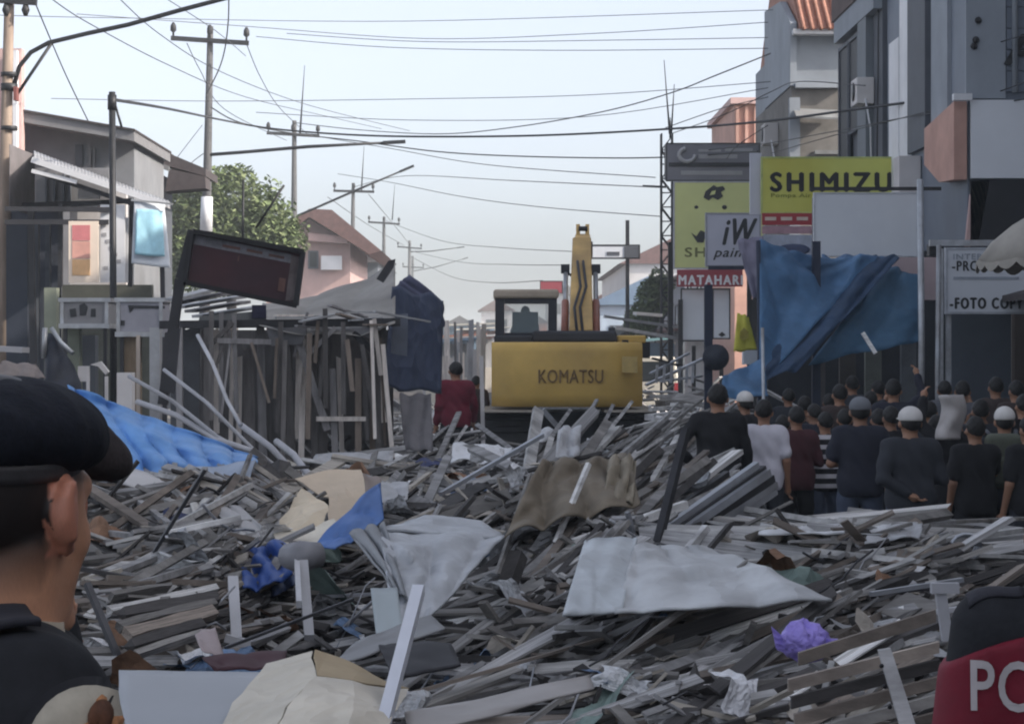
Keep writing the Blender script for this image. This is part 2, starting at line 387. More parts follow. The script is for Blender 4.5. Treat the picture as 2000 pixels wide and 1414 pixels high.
# further houses down the right side and unseen neighbours of the same row, their height set to shade the street
RB = [((8.0, 84), (14, 98), 6.5, PALEW, ROOFR, 'pale low shop house on the right far down the street'),
      ((8.0, 100), (14, 118), 5.2, COOL, ROOFD, 'cool grey low house on the right far down the street'),
      ((5.4, 124), (11, 140), 4.6, mk('pale_blue_wall', (.42, .50, .60), .7, .1, 1, .04), mk('blue_roof', (.17, .24, .34), .6, .15, 2, .05), 'pale blue shop with blue roof beyond the digger boom'),
      ((8.0, 142), (14, 175), 7.5, PALEW, ROOFR, 'pale house beyond the blue shop'),
      ((7.5, 180), (15, 240), 6.0, PALEW, ROOFR, 'small pale house at the far right end of the street'),
      ((9.4, -32), (17, -10), 12.8, CONC, ROOFD, 'shop house behind the viewpoint on the right'),
      ((9.4, -9.5), (17, 11.5), 12.8, WALLG, ROOFD, 'shop house beside the viewpoint on the right'),
      ((9.4, 12), (17, 24), 12.8, PALEW, ROOFD, 'shop house outside the frame on the right'),
      ((9.4, 24.5), (17, 38.5), 12.8, WALLG, ROOFD, 'shop house just outside the frame on the right')]
for (x0, y0), (x1, y1), hh, mw, mrf, lab in RB:
    b = thing('shop_house', lab, 'building', ((x0 + x1) / 2, (y0 + y1) / 2, 0))
    wl = MB(); wl.bb((x0, y0, 0), (x1, y1, hh)); wl.build('wall', mw, b)
    r_ = MB(); r_.prism([(x0 - .5, y0 - .3, hh), (x1 + .5, y0 - .3, hh), ((x0 + x1) / 2, y0 - .3, hh + (x1 - x0) * (.06 if y0 < 40 else .28))], (0, y1 - y0 + .6, 0)); r_.build('roof', mrf, b)
    n = max(2, int((y1 - y0) / 4))
    for k in range(n):
        yy = y0 + (k + .25) * (y1 - y0) / n
        side_window(x0 - .02, yy, yy + 1.6, hh * .55, hh * .55 + 1.3, b)
    window(None, x0 + .7, x0 + 2.2, y0 - .02, hh * .5, hh * .5 + 1.2, b)
    a = MB(); a.prism([(x0 - 1.5, y0 + .2, 2.9), (x0, y0 + .2, 3.3), (x0, y0 + .2, 3.2), (x0 - 1.5, y0 + .2, 2.8)], (0, y1 - y0 - .4, 0)); a.build('awning', mrf, b)

# ------------------------------------------------------------------ left-hand row
l0 = thing('pink_house', 'tall pale pink house behind the pole at the left edge', 'building', (-10.5, 46, 0))
wl = MB(); wl.bb((-15.5, 44, 0), (PX(42, 44), 44.3, PZ(95, 44))).bb((-15.5, 44.3, 0), (-11, 50, PZ(95, 44))); wl.build('wall', PINK, l0)
wl = MB(); wl.bb((PX(28, 44), 43.85, 2), (PX(36, 44), 44, PZ(100, 44))); wl.build('downpipe', WHITE, l0)
window(None, -11.5, -10.2, 43.98, 6, 7.4, l0)

l1 = thing('grey_house', 'grey rendered house with a shallow sloping roof behind the left awning', 'building', (-8, 45, 0))
Y = 45.0
wl = MB(); wl.prism([at(46, 690 + 200, Y), at(262, 690 + 200, Y), at(262, 272, Y), at(46, 240, Y)], (0, 4, 0)); wl.build('wall', WALLG, l1)
rf = MB(); rf.prism([at(40, 216, Y - .8), at(262, 256, Y - .8), at(262, 276, Y - .8), at(40, 238, Y - .8)], (0, 4.9, 0)); rf.build('roof', mk('grey_fascia', (.20, .20, .21), .8, .15, 3, .1), l1)
rt = MB(); rt.prism([at(40, 213, Y - .85), at(263, 252, Y - .85), at(263, 256, Y - .85), at(40, 217, Y - .85)], (0, 5.0, 0)); rt.build('roof_edge', ROOFD, l1)
window(None, PX(148, Y), PX(162, Y), Y - .02, PZ(325, Y), PZ(283, Y), l1)
window(None, PX(175, Y), PX(186, Y), Y - .02, PZ(345, Y), PZ(290, Y), l1, frame=CONC)
l2 = thing('old_house', 'old house with dark steep roof and deep eaves beside the tree', 'building', (-7.4, 55, 0))
Y = 52.0
wl = MB(); wl.prism([at(225, 800, Y + 1), at(322, 800, Y + 1), at(322, 345, Y + 1), at(225, 290, Y + 1)], (0, 1.2, 0)); wl.build('wall', SLATD, l2)
rf = MB(); rf.prism([at(235, 250, Y), at(262, 253, Y), at(335, 302, Y), at(402, 330, Y), at(402, 345, Y), at(330, 325, Y), at(235, 285, Y)], (0, 2.2, 0)); rf.build('roof', ROOFD, l2)
p = MB(); p.prism([at(235, 285, Y - .1), at(330, 325, Y - .1), at(330, 335, Y - .1), at(235, 296, Y - .1)], (0, .12, 0)); p.build('fascia', CONC, l2)
e = MB(); e.prism([at(330, 330, Y - .05), at(400, 345, Y - .05), at(402, 368, Y - .05), at(345, 372, Y - .05), at(322, 375, Y - .05)], (0, .9, 0)); e.build('eave_board', ROOFD, l2)
for k in range(3):
    b = MB(); b.beam(at(250 + k * 26, 360, Y), at(262 + k * 28, 300, Y), .08, .08); b.build('eave_bracket', CONC, l2)
window(None, PX(255, Y), PX(300, Y), Y + .98, PZ(372, Y), PZ(335, Y), l2)

l3 = thing('pink_gabled_house', 'pink gabled house with dark brown roof far down the left side', 'building', (-9, 112, 0))
Y = 105.0
wl = MB(); wl.prism([at(520, 900, Y), at(684, 900, Y), at(684, 475, Y), at(604, 428, Y), at(520, 470, Y)], (0, 14, 0)); wl.build('wall', PINK, l3)
rf = MB(); rf.prism([at(500, 480, Y - 1), at(604, 408, Y - 1), at(648, 410, Y - 1), at(745, 490, Y - 1), at(722, 497, Y - 1), at(604, 424, Y - 1), at(506, 492, Y - 1)], (0, 16, 0)); rf.build('roof', ROOFR, l3)
p = MB(); p.prism([at(600, 455, Y - .6), at(676, 462, Y - .6), at(680, 476, Y - .6), at(600, 470, Y - .6)], (0, .6, 0)); p.build('awning', PINK, l3)
p = MB(); p.bb(at(627, 527, Y - .4), at(668, 500, Y - .2)); p.build('white_board', WHITE, l3)
window(None, PX(602, Y), PX(622, Y), Y - .02, PZ(525, Y), PZ(490, Y), l3)
l4 = thing('far_house', 'dark roofed house beyond the pink gabled house', 'building', (-9, 145, 0))
Y = 130.0
wl = MB(); wl.bb((-13, Y, 0), (PX(738, Y), Y + 16, PZ(512, Y))); wl.build('wall', SLATD, l4)
rf = MB(); rf.prism([(-13.5, Y - 1, PZ(514, Y)), (PX(750, Y), Y - 1, PZ(514, Y)), (PX(690, Y), Y - 1, PZ(445, Y))], (0, 18, 0)); rf.build('roof', ROOFD, l4)
for (yy, y2, hh, lab, mw) in ((150, 185, 4.6, 'pale low house deep in the left row', PALEW), (190, 245, 4.4, 'grey low house deep in the left row', WALLG), (250, 380, 4.8, 'pale low house closing the left row', PALEW)):
    b = thing('far_house', lab, 'building', (-11, yy, 0))
    wl = MB(); wl.bb((-14, yy, 0), (-7.8, y2, hh)); wl.build('wall', mw, b)
    rf = MB(); rf.prism([(-14.4, yy - .5, hh), (-7.2, yy - .5, hh), (-11, yy - .5, hh + 2)], (0, y2 - yy + 1, 0)); rf.build('roof', ROOFR, b)

# tree left of centre
def tree(name, label, base, trunk_h, blobs, n, leafm, size, seed, group=None):
    rnd = random.Random(seed)
    t = thing(name, label, 'tree', base, group)
    b = Vector(base); tr = MB()
    top = b + Vector((0, 0, trunk_h)); tr.tube([b, b + Vector((.1, 0, trunk_h * .5)), top], [.26, .2, .15], 8)
    for c, r in blobs:
        tr.tube([top, top.lerp(Vector(c), .5) + Vector((0, 0, .2)), Vector(c)], [.12, .08, .03], 6)
    tr.build('trunk', DKWOOD, t)
    cr = MB()
    for c, r in blobs:
        c = Vector(c); k = int(n * (r[0] * r[2]) / sum(q[1][0] * q[1][2] for q in blobs))
        for _ in range(k):
            d = Vector((rnd.gauss(0, 1), rnd.gauss(0, 1), rnd.gauss(0, 1))).normalized()
            rad = rnd.random() ** .33 * (1 + .22 * vnoise(d * 3.1, seed))
            p = c + Vector((d.x * r[0], d.y * r[1], d.z * r[2])) * rad
            M = Euler((rnd.uniform(-.9, .9), rnd.uniform(-.9, .9), rnd.uniform(0, 6.28))).to_matrix()
            s = size * rnd.uniform(.6, 1.3); q = [M @ Vector(v) + p for v in ((-s, 0, 0), (0, -s * .45, .05 * s), (s, 0, 0), (0, s * .45, .05 * s))]
            cr.cm = rnd.choice((0, 0, 1, 2)); cr.add(q, [(0, 1, 2, 3)])
    cr.build('crown', leafm, t)
LEAF = [mk('leaf_olive', (.145, .185, .085), .9, .25, 2, 0, spec=.08), mk('leaf_pale', (.20, .235, .12), .9, .25, 2, 0, spec=.08), mk('leaf_dark', (.09, .12, .055), .9, .25, 2, 0, spec=.08)]
Y = 78.0
tree('leafy_tree', 'olive green leafy tree behind the tilted red signboard', (PX(450, Y), Y, 0), 4.5,
     [(at(450, 400, Y), (1.7, 1.8, 1.35)), (at(385, 415, Y), (1.25, 1.5, 1.2)), (at(515, 430, Y), (1.15, 1.5, 1.0)), (at(440, 350, Y), (.75, 1, .45)), (at(345, 440, Y), (.8, 1.2, 1.2)), (at(480, 470, Y), (2.0, 1.8, 1.0)), (at(395, 475, Y), (1.6, 1.8, 1.0)), (at(535, 470, Y), (1.1, 1.4, .9)), (at(425, 520, Y), (2.2, 1.8, 1.2)), (at(345, 500, Y), (1.2, 1.5, 1.2))], 19000, LEAF, .125, 3)
Y = 92.0
tree('bushy_tree', 'grey green bushy tree beside the lattice mast', (PX(1272, Y), Y, 0), 1.6,
     [(at(1275, 590, Y), (.75, 1, .9)), (at(1250, 630, Y), (.7, 1, .7)), (at(1290, 560, Y), (.5, .8, .7))], 2600, [LEAF[2], LEAF[0]], .14, 5)

# ------------------------------------------------------------------ signs on the right
LIME = mk('lime_sign', (.66, .70, .30), .6, .06, 1, .02, dirt=(.5, .55, .25), dirt_amt=.4)
LIME2 = mk('yellow_green_sign', (.60, .62, .15), .6, .06, 1, .02, dirt=(.5, .45, .06), dirt_amt=.6)
MARO = mk('maroon_sign', (.30, .05, .065), .6, .1, 1, .02)
REDS = mk('red_strip', (.36, .04, .05), .6, .1, 1, .02)
LILAC = mk('lilac_sign', (.52, .53, .62), .6, .06, 1, .02)
BLANK = mk('blank_sign', (.74, .78, .83), .5, .05, .8, .02, dirt=(.62, .66, .74), dirt_amt=.5)
GREYS = mk('grey_sign', (.20, .20, .23), .6, .1, 1, .02, dirt=(.27, .27, .31))
FADE = mk('faded_print', (.36, .36, .38), .6, .1, 3, .0)
INK = mk('dark_ink', (.03, .032, .036), .6, .1, 4, 0)
POSTD = mk('dark_blue_post', (.025, .033, .06), .6, .15, 3, .05)

def sign(name, label, x0, y0, x1, y1, Y, mp, mf=DKMETAL, d=.1, frame=.035, posts=(), group=None, base_py=None):
    a, b = at(x0, y1, Y), at(x1, y0, Y)
    t = thing(name, label, 'sign', ((a.x + b.x) / 2, Y, 0), group)
    p = MB(); p.bb((a.x, Y, a.z), (b.x, Y + d, b.z)); p.build('panel', mp, t)
    f = MB(); w_ = frame; e = .012
    f.bb((a.x - w_, Y - e, a.z - w_), (a.x - .002, Y + d + e, b.z + w_)).bb((b.x + .002, Y - e, a.z - w_), (b.x + w_, Y + d + e, b.z + w_))
    f.bb((a.x - .002, Y - e, b.z + .002), (b.x + .002, Y + d + e, b.z + w_)).bb((a.x - .002, Y - e, a.z - w_), (b.x + .002, Y + d + e, a.z - .002)); f.build('frame', mf, t)
    for (px, ztop, wd, m) in posts:
        q = MB(); x = PX(px, Y); q.bb((x - wd / 2, Y + d + .014, 0), (x + wd / 2, Y + d + .014 + wd, ztop)); q.build('post', m, t)
    return t
def band(t, x0, y0, x1, y1, Y, m, name='band', d=.02):
    a, b = at(x0, y1, Y), at(x1, y0, Y); p = MB(); p.bb((a.x, Y - d, a.z), (b.x, Y - .002, b.z)); return p.build(name, m, t)
def blob(t, pts, Y, m, name='logo', d=.02):
    p = MB(); p.prism([at(x, y, Y - .002) for x, y in pts], (0, -d, 0)); return p.build(name, m, t)

s = sign('shop_sign', 'grey signboard with a faded swirl logo, topmost behind the lime board', 1303, 282, 1482, 352, 62, GREYS, posts=[(1310, 5, .12, DKMETAL), (1475, 5, .12, DKMETAL)])
band(s, 1306, 318, 1480, 326, 62, DKMETAL)
ring = [at(1342 + 16 * math.cos(a), 303 + 13 * math.sin(a), 61.97) for a in [i * .5 for i in range(10)]]
q = MB(); q.tube(ring, .06, 6); q.build('logo', FADE, s)
for (x0, y0, x1, y1) in ((1364, 292, 1408, 297), (1416, 290, 1470, 296), (1364, 302, 1440, 310), (1330, 334, 1450, 342)): band(s, x0, y0, x1, y1, 62, FADE, 'faded_line', .012)
s = sign('shop_sign', 'tall lime green signboard with black emblem above a maroon strip', 1318, 357, 1492, 523, 60, LIME, mk('grey_edge', (.4, .41, .45), .6), posts=[(1330, 3.4, .12, DKMETAL), (1470, 3.4, .12, DKMETAL)])
blob(s, [(1374, 386), (1378, 374), (1394, 362), (1400, 366), (1412, 364), (1416, 370), (1408, 376), (1412, 384), (1402, 391), (1392, 386), (1384, 392)], 60, INK)
blob(s, [(1386, 382), (1390, 374), (1398, 372), (1396, 380)], 59.97, LIME)
for (x, y, r_) in ((1360, 405, 4), (1415, 405, 5), (1477, 410, 7)): q = MB(); q.ball(at(x, y, 59.99), (r_ * .0133, .02, r_ * .011)); q.build('dot', INK, s)
blob(s, [(1350, 455), (1360, 462), (1368, 450), (1380, 455), (1374, 474), (1362, 474)], 60, INK)
text('SH', 1338, 484, 1378, 502, 60, mk('olive_ink', (.16, .17, .06), .7), s, bold=.04)
band(s, 1322, 527, 1450, 560, 60, MARO, 'maroon_strip', .06)
text('MATAHARI', 1326, 538, 1450, 556, 59.93, WHITE, s, bold=.05)
s = sign('shop_sign', 'plain pale upright panel under the maroon strip', 1332, 566, 1380, 664, 60.4, BLANK, posts=[(1356, 2.2, .1, DKMETAL)])
s = sign('shop_sign', 'narrow pale upright panel right of the round black disc post', 1394, 566, 1424, 660, 60.4, BLANK, posts=[(1410, 2.2, .1, DKMETAL)])
blob(s, [(1403, 654), (1410, 648), (1417, 654), (1410, 658)], 60.4, INK)

s = sign('paint_sign', 'lilac grey paint signboard with slanted black letters', 1381, 419, 1483, 518, 50, LILAC, mk('lilac_edge', (.35, .36, .42), .6), posts=[(1465, 4, .1, DKMETAL)])
text('iW', 1412, 428, 1478, 478, 50, INK, s, bold=.03, shear=.35)
text('paint', 1393, 485, 1462, 508, 50, INK, s, bold=.015, shear=.3)
band(s, 1383, 519.5, 1470, 527, 50, POSTD, 'lower_bar', .03)

s = sign('shop_sign', 'yellow-green pump shop signboard with big black capitals, red strip below', 1490, 310, 1755, 414, 46, LIME2, mk('lime_edge', (.40, .45, .16), .6), posts=[(1500, 3.5, .1, POSTD), (1742, 3.5, .1, DKMETAL)])
text('SHIMIZU', 1506, 338, 1740, 374, 46, BLACK, s, bold=.06)
text('Pompa Air', 1506, 378, 1584, 388, 46, mk('olive_print', (.20, .22, .03), .7), s, bold=.02)
band(s, 1488, 417, 1588, 440, 46, REDS, 'red_strip', .05)
for x in range(1494, 1586, 31): band(s, x, 424, x + 22, 431, 45.945, mk('cream_print', (.6, .48, .42), .7), 'strip_print', .012)
band(s, 1488, 442, 1588, 457, 46, mk('dusky_pink_strip', (.36, .22, .26), .6), 'pink_strip', .04)
band(s, 1490, 459, 1588, 530, 46, mk('pale_blue_print', (.42, .46, .56), .6), 'lower_panel', .03)
q = MB(); q.ball(at(1550, 488, 45.96), (.33, .03, .12), 16, 8); q.build('logo', mk('navy_print', (.06, .08, .16), .6), s)
band(s, 1530, 504, 1584, 511, 45.965, mk('navy_print', (0, 0, 0)), 'faded_line', .01)
p = MB(); p.bb(at(1465, 420, 46.2), at(1486, 300, 46.3)); p.build('side_panel', LILAC, s)

s = sign('blank_sign', 'blank white signboard hung in front of the yellow-green board', 1592, 379, 1790, 499, 40, BLANK, mk('white_edge', (.5, .53, .58), .5), frame=.025, posts=[(1597, PZ(385, 40), .13, POSTD), (1783, PZ(385, 40), .1, DKMETAL)])
p = MB(); p.beam(at(1582, 369, 40.1), at(1838, 369, 40.1), .06, .06); p.build('top_bar', DKMETAL, s)

s = sign('copy_shop_sign', 'white photocopy shop signboard with black capitals at the right', 1851, 488, 2030, 609, 36, mk('white_sign', (.72, .75, .80), .6, .05, 1, .02), mk('white_sign_edge', (.4, .42, .46), .6), posts=[(1856, PZ(520, 36), .08, GALV)])
text('INTERNET', 1862, 496, 1960, 507, 36, mk('pale_ink', (.30, .33, .38), .6), s, bold=.01)
text('-PRC', 1860, 510, 1908, 529, 36, INK, s, bold=.03)
band(s, 1862, 541, 1990, 546, 36, mk('pale_ink', G(0)), 'faded_line', .01)
text('-FOTO COPY', 1856, 582, 1997, 603, 36, INK, s, bold=.06)

a = thing('awning_bar', 'pale steel awning bar above the white photocopy sign', 'awning', at(1830, 690, 35))
q = MB(); q.beam(at(1815, 475, 35), at(1965, 475, 35), .1, .09); q.build('bar', GALV, a)
q = MB(); q.bb(at(1815, 500, 35.1), at(1838, 478, 35.3)); q.build('bracket', DKMETAL, a)
q = MB(); q.beam(at(1838, 486, 35), (PX(1838, 35), 35, 0), .06, .06); q.build('post', GALV, a)

s = sign('street_sign', 'dark horizontal street signboard beyond the digger arm', 1150, 481, 1247, 503, 86, BLANK, DKMETAL, frame=.06, posts=[(1226, PZ(430, 86), .14, DKMETAL)])
band(s, 1219, 482, 1247, 503, 86, SLATD, 'dark_end'); band(s, 1185, 492, 1210, 499, 86, SLATD, 'dark_patch')
s = sign('far_sign', 'small dull red far-off signboard behind the digger cab', 1056, 550, 1098, 572, 110, MARO, posts=[(1075, 5, .2, DKMETAL)])

# pale poles in front of the right-hand shops
for (px, yt, Y, rad, m, lab) in ((1797, 350, 30, .042, GALV, 'slim pale steel pole beside the blank white sign'), (1834, 478, 31, .035, GALV, 'slim steel pole left of the photocopy sign'), (1481, 470, 31, .03, POSTD, 'thin dark blue pole carrying the blue tarp'), (1489, 640, 27, .02, GALV, 'short thin pale pole at the tarp edge above the crowd')):
    q = MB(); p = at(px, yt, Y); q.tube([(p.x, Y, 0), (p.x + (.02 if px < 1800 else -.02), Y, p.z * .5), p], rad, 8); q.one('steel_pole', m, lab, 'pole')
q = MB(); p = at(1595, 500, 31.5); q.bb((p.x - .055, 31.5, 0), (p.x + .055, 31.6, p.z + .2)); q.one('square_post', POSTD, 'square dark blue post below the blank white sign', 'post')
# round black disc on a post
t = thing('disc_post', 'dark post with a round black disc in front of the lime sign', 'post', (PX(1384, 29), 29, 0))
q = MB(); x = PX(1384, 29); q.bb((x - .05, 29, 0), (x + .05, 29.1, PZ(556, 29))); q.build('post', POSTD, t)
q = MB(); c = at(1398, 698, 28.9); q.tube([c + Vector((0, -.03, 0)), c + Vector((0, .03, 0))], .165, 24); q.build('disc', mk('dark_disc', (.03, .035, .05), .6), t)

# lattice mast
t = thing('lattice_mast', 'black lattice mast with thin antennas left of the lime sign', 'mast', (PX(1302, 68), 68, 0))
Y = 68.0; z1 = PZ(262, Y); xs = PX(1302, Y); hw = .16
for sx in (-hw, hw):
    for sy in (-hw, hw):
        q = MB(); q.beam((xs + sx, Y + sy, 0), (xs + sx, Y + sy, z1), .05, .05); q.build('leg', DKMETAL, t)
zz = 0; k = 0
br = MB()
while zz < z1 - .4:
    s_ = -hw if k % 2 else hw
    br.beam((xs + s_, Y - hw, zz), (xs - s_, Y - hw, zz + .42), .035, .035); br.beam((xs + s_, Y + hw, zz), (xs - s_, Y + hw, zz + .42), .035, .035)
    br.beam((xs - hw, Y + s_, zz), (xs - hw, Y - s_, zz + .42), .035, .035); br.beam((xs - hw, Y - hw, zz), (xs + hw, Y - hw, zz), .035, .035); zz += .42; k += 1
br.build('bracing', DKMETAL, t)
for (px0, py0, px1, py1) in ((1308, 262, 1297, 118), (1311, 262, 1317, 165), (1309, 270, 1309, 230)):
    q = MB(); q.tube([at(px0, py0, Y), at(px1, py1, Y)], [.035, .012], 6); q.build('antenna', DKMETAL, t)
q = MB(); q.beam(at(1255, 363, Y), at(1302, 365, Y), .04, .04); q.build('side_arm', DKMETAL, t)
q = MB(); q.bb(at(1298, 352, Y - .3), at(1311, 283, Y - .2)); q.build('box', SLATD, t)

# hazy market stalls and vans far down the street
FM = [mk('far_' + n_, c_, .8, .1, 1, .02) for n_, c_ in (('blue', (.22, .32, .44)), ('cream', (.60, .57, .50)), ('rust', (.35, .17, .13)), ('grey', (.36, .37, .39)), ('teal', (.16, .28, .30)))]
for k, (px, Y, wd, hh, a, b_, lab) in enumerate(((872, 84, 1.6, 2.6, 1, 0, 'blue roofed far stall just right of the navy tarp'), (892, 100, 2.0, 2.9, 3, 2, 'rust roofed far stall beyond the red top person'), (918, 118, 2.4, 3.0, 1, 3, 'grey roofed far stall in the gap left of the digger'), (944, 135, 2.6, 3.6, 0, 1, 'cream roofed far stall right beside the digger cab'), (905, 165, 4.5, 4.2, 3, 1, 'pale far stall at the end of the gap'), (1180, 96, 2.2, 2.7, 3, 0, 'blue roofed far stall right of the boom'), (1215, 88, 1.8, 2.5, 1, 3, 'grey roofed far stall under the street signboard'), (1250, 80, 1.8, 2.4, 4, 1, 'cream roofed far stall left of the lattice mast'), (1285, 76, 1.4, 2.6, 3, 4, 'teal roofed far stall at the foot of the lattice mast'))):
    x = PX(px, Y); t = thing('market_stall', lab, 'stall', (x, Y, 0), 'far market stalls')
    q = MB(); q.bb((x - wd / 2, Y, 0), (x + wd / 2, Y + 2, hh * .42)); q.build('counter', FM[a], t)
    q = MB(); q.prism([(x - wd / 2 - .3, Y - .4, hh - .25), (x + wd / 2 + .3, Y - .4, hh - .1), (x + wd / 2 + .3, Y - .4, hh - .02), (x - wd / 2 - .3, Y - .4, hh - .17)], (0, 2.8, 0)); q.build('roof', FM[b_], t)
    for sx in (-1, 1): q = MB(); q.bb((x + sx * wd / 2 - .05, Y - .3, 0), (x + sx * wd / 2 + .05, Y - .2, hh - .2)); q.build('post', FADE, t)
    q = MB(); q.bb((x - wd / 2, Y + 2.02, hh * .42), (x + wd / 2, Y + 2.08, hh - .25)); q.build('back_cloth', FM[(a + 2) % 5], t)
for px, Y, m, lab in ((1272, 70, 1, 'pale van roof showing among wreckage left of the lattice mast'), (1225, 110, 0, 'small blue van far down the street right of the boom')):
    x = PX(px, Y); t = thing('van', lab, 'van', (x, Y, 0))
    q = MB(); q.prism([(x - .85, Y, .35), (x + .85, Y, .35), (x + .85, Y, 1.1), (x + .72, Y, 1.9), (x - .72, Y, 1.9), (x - .85, Y, 1.1)], (0, 3.8, 0)); q.build('body', FM[m], t, bevel=.06)
    q = MB(); q.prism([(x - .7, Y - .01, 1.15), (x + .7, Y - .01, 1.15), (x + .62, Y - .01, 1.75), (x - .62, Y - .01, 1.75)], (0, .02, 0)); q.build('rear_window', GLASS, t)
    for sx in (-.7, .7):
        for yy in (.7, 3.1): q = MB(); q.tube([(x + sx - .1, Y + yy, .33), (x + sx + .1, Y + yy, .33)], .33, 14); q.build('wheel', BLACK, t)
        q = MB(); q.bb((x + sx * 1.08 - .06, Y - .02, .8), (x + sx * 1.08 + .06, Y - .002, 1.1)); q.build('tail_light', REDS, t)

EH = [(-17, 6, 6.5, 'white', 'pale wide end house left of the vanishing street'), (-10.5, 5, 9.0, 'cream', 'cream taller end house closing the street at left'), (-5, 4.5, 5.5, 'grey', 'low grey end house in the haze left of the digger'), (0, 4, 7.5, 'white', 'whitish end house straight down the street behind the digger'), (4.5, 4.5, 6.0, 'rust', 'rust coloured end house behind the digger cab'), (9.5, 5, 10.0, 'grey', 'tall grey end house in the haze right of the boom'), (15, 5.5, 7.5, 'blue', 'bluish end house in the haze under the street signboard'), (21, 6, 9.5, 'cream', 'cream end house in the haze beside the lattice mast')]
for x, wd, hh, c_, lab in EH:
    Y = 300 + (x * 7) % 23; t = thing('end_house', lab, 'building', (x, Y, 0), 'end houses in the haze'); mw = PALEW if c_ == 'white' else FM[('blue', 'cream', 'rust', 'grey').index(c_)]
    q = MB(); q.bb((x - wd / 2, Y, 0), (x + wd / 2, Y + 10, hh)); q.build('wall', mw, t)
    q = MB(); q.prism([(x - wd / 2 - .5, Y - .6, hh), (x + wd / 2 + .5, Y - .6, hh), (x, Y - .6, hh + 1.6)], (0, 11, 0)); q.build('roof', ROOFR if c_ in ('cream', 'white') else ROOFD, t)
    for k in range(2):
        for z in (1.2, hh - 2.6): window(None, x - wd * .35 + k * wd * .4, x - wd * .35 + k * wd * .4 + 1.2, Y - .02, z, z + 1.5, t)
# ================================================================== poles and cables
def power_pole(px_top, py_top, px_base, Y, bar_py, bar_x0, bar_x1, label, r=.13, tilt=2, spike=None, lamp=None, sleeve=None, py_base=None):
    top = at(px_top, py_top, Y); base = Vector((PX(px_base, Y), Y, 0))
    t = thing('power_pole', label, 'pole', base, 'power poles down the left side')
    q = MB(); q.tube([base, base.lerp(top, .5), top], [r * 1.25, r, r * .62], 10); q.build('pole', POLEM, t)
    a, b = at(bar_x0, bar_py - tilt, Y - .15), at(bar_x1, bar_py + tilt, Y - .15)
    q = MB(); q.beam(a, b, .11, .13); q.build('crossarm', DKMETAL, t)
    for k in (0.03, .5, .97):
        p = a.lerp(b, k)
        q = MB(); q.tube([p, p + Vector((0, 0, .17)), p + Vector((0, 0, .22)), p + Vector((0, 0, .36)), p + Vector((0, 0, .46))], [.03, .03, .09, .085, .03], 8); q.build('insulator', CABLE, t)
    if spike:
        q = MB(); q.tube([at(spike[0], spike[1], Y + .3), at(spike[2], spike[3], Y + .3)], [.012, .05], 6); q.build('lightning_rod', DKMETAL, t)
    if lamp:
        pts = [at(x, y, Y - .05) for x, y in lamp]
        q = MB(); q.tube(pts, [.05] * (len(pts) - 1) + [.035], 8); q.build('lamp_arm', DKMETAL, t)
        e = pts[-1]; d = (pts[-1] - pts[-2]).normalized()
        q = MB(); q.beam(e - d * .1, e + d * .55, .22, .09); q.build('lamp_head', DKMETAL, t)
    if sleeve:
        k0, k1 = sleeve; q = MB()
        f = lambda py: base.lerp(top, (PZ(py, Y)) / top.z)
        q.tube([f(k1), f(k0)], [r * 1.33, r * 1.22], 10); q.build('white_sleeve', WHITE, t)
    return t
power_pole(411, 52, 395, 67, 80, 334, 486, 'near slim power pole with three insulators and a white painted foot', .14, 5, lamp=[(404, 303), (470, 298), (600, 287), (755, 279)], sleeve=(385, 452))
power_pole(575, 236, 573, 97, 263, 521, 624, 'power pole with a tall spike rod left of centre', .15, 3, spike=(595, 128, 586, 262), lamp=[(573, 425), (620, 405), (700, 370), (785, 334)])
power_pole(690, 358, 686, 127, 374, 651, 731, 'third power pole down the left side above the dark roof', .15, 1, spike=(711, 286, 706, 372))
power_pole(750, 424, 749, 158, 436, 719, 781, 'fourth power pole, small above the grey stall roof', .16, 2, spike=(771, 360, 766, 430))
power_pole(800, 470, 799, 205, 484, 776, 824, 'fifth far power pole with a long lamp arm', .2, 2, lamp=[(800, 492), (840, 491), (895, 484)])
power_pole(806, 500, 806, 260, 522, 786, 828, 'farthest tiny power pole above the blue stall cover', .2, 1, lamp=[(806, 530), (850, 522), (905, 506)])

# nearest pole at the left edge with its street-lamp arm
Y = 38.0
t = thing('power_pole', 'thick weathered power pole at the left edge carrying a curved street lamp arm', 'pole', (PX(8, Y), Y, 0))
TANP = mk('tan_pole', (.32, .25, .20), .85, .3, 3, .2, stretch=(3, 3, .4), dirt=(.10, .07, .06))
q = MB(); q.tube([(PX(6, Y), Y, 0), at(10, 350, Y), at(22, -160, Y)], [.115, .1, .075], 12); q.build('pole', TANP, t)
q = MB(); q.beam(at(-60, -3, Y - .1), at(72, 5, Y - .1), .1, .1); q.build('crossarm', DKMETAL, t)
for x in (-40, 12, 50): q = MB(); p = at(x, 6, Y - .1); q.tube([p, p - Vector((0, 0, .12)), p - Vector((0, 0, .22))], [.03, .07, .03], 8); q.build('insulator', CABLE, t)
arc = [at(28, 165, Y), at(38, 130, Y), at(60, 103, Y), at(95, 84, Y), at(170, 66, Y), at(250, 49, Y), at(350, 21, Y), at(445, -4, Y), at(600, -50, Y)]
q = MB(); q.tube(arc, .038, 8); q.build('lamp_arm', DKMETAL, t)
q = MB(); q.beam(arc[-1] - Vector((.1, 0, 0)), arc[-1] + Vector((.6, 0, .12)), .25, .1); q.build('lamp_head', DKMETAL, t)
q = MB(); q.tube([at(30, 190, Y), at(100, 86, Y)], .028, 6); q.build('arm_stay', DKMETAL, t)
for (y, h) in ((178, 14), (150, 8), (255, 8)): q = MB(); p = at(18, y, Y); q.tube([p, p + Vector((0, 0, h * Y / F))], .14, 12); q.build('clamp', DKMETAL, t)
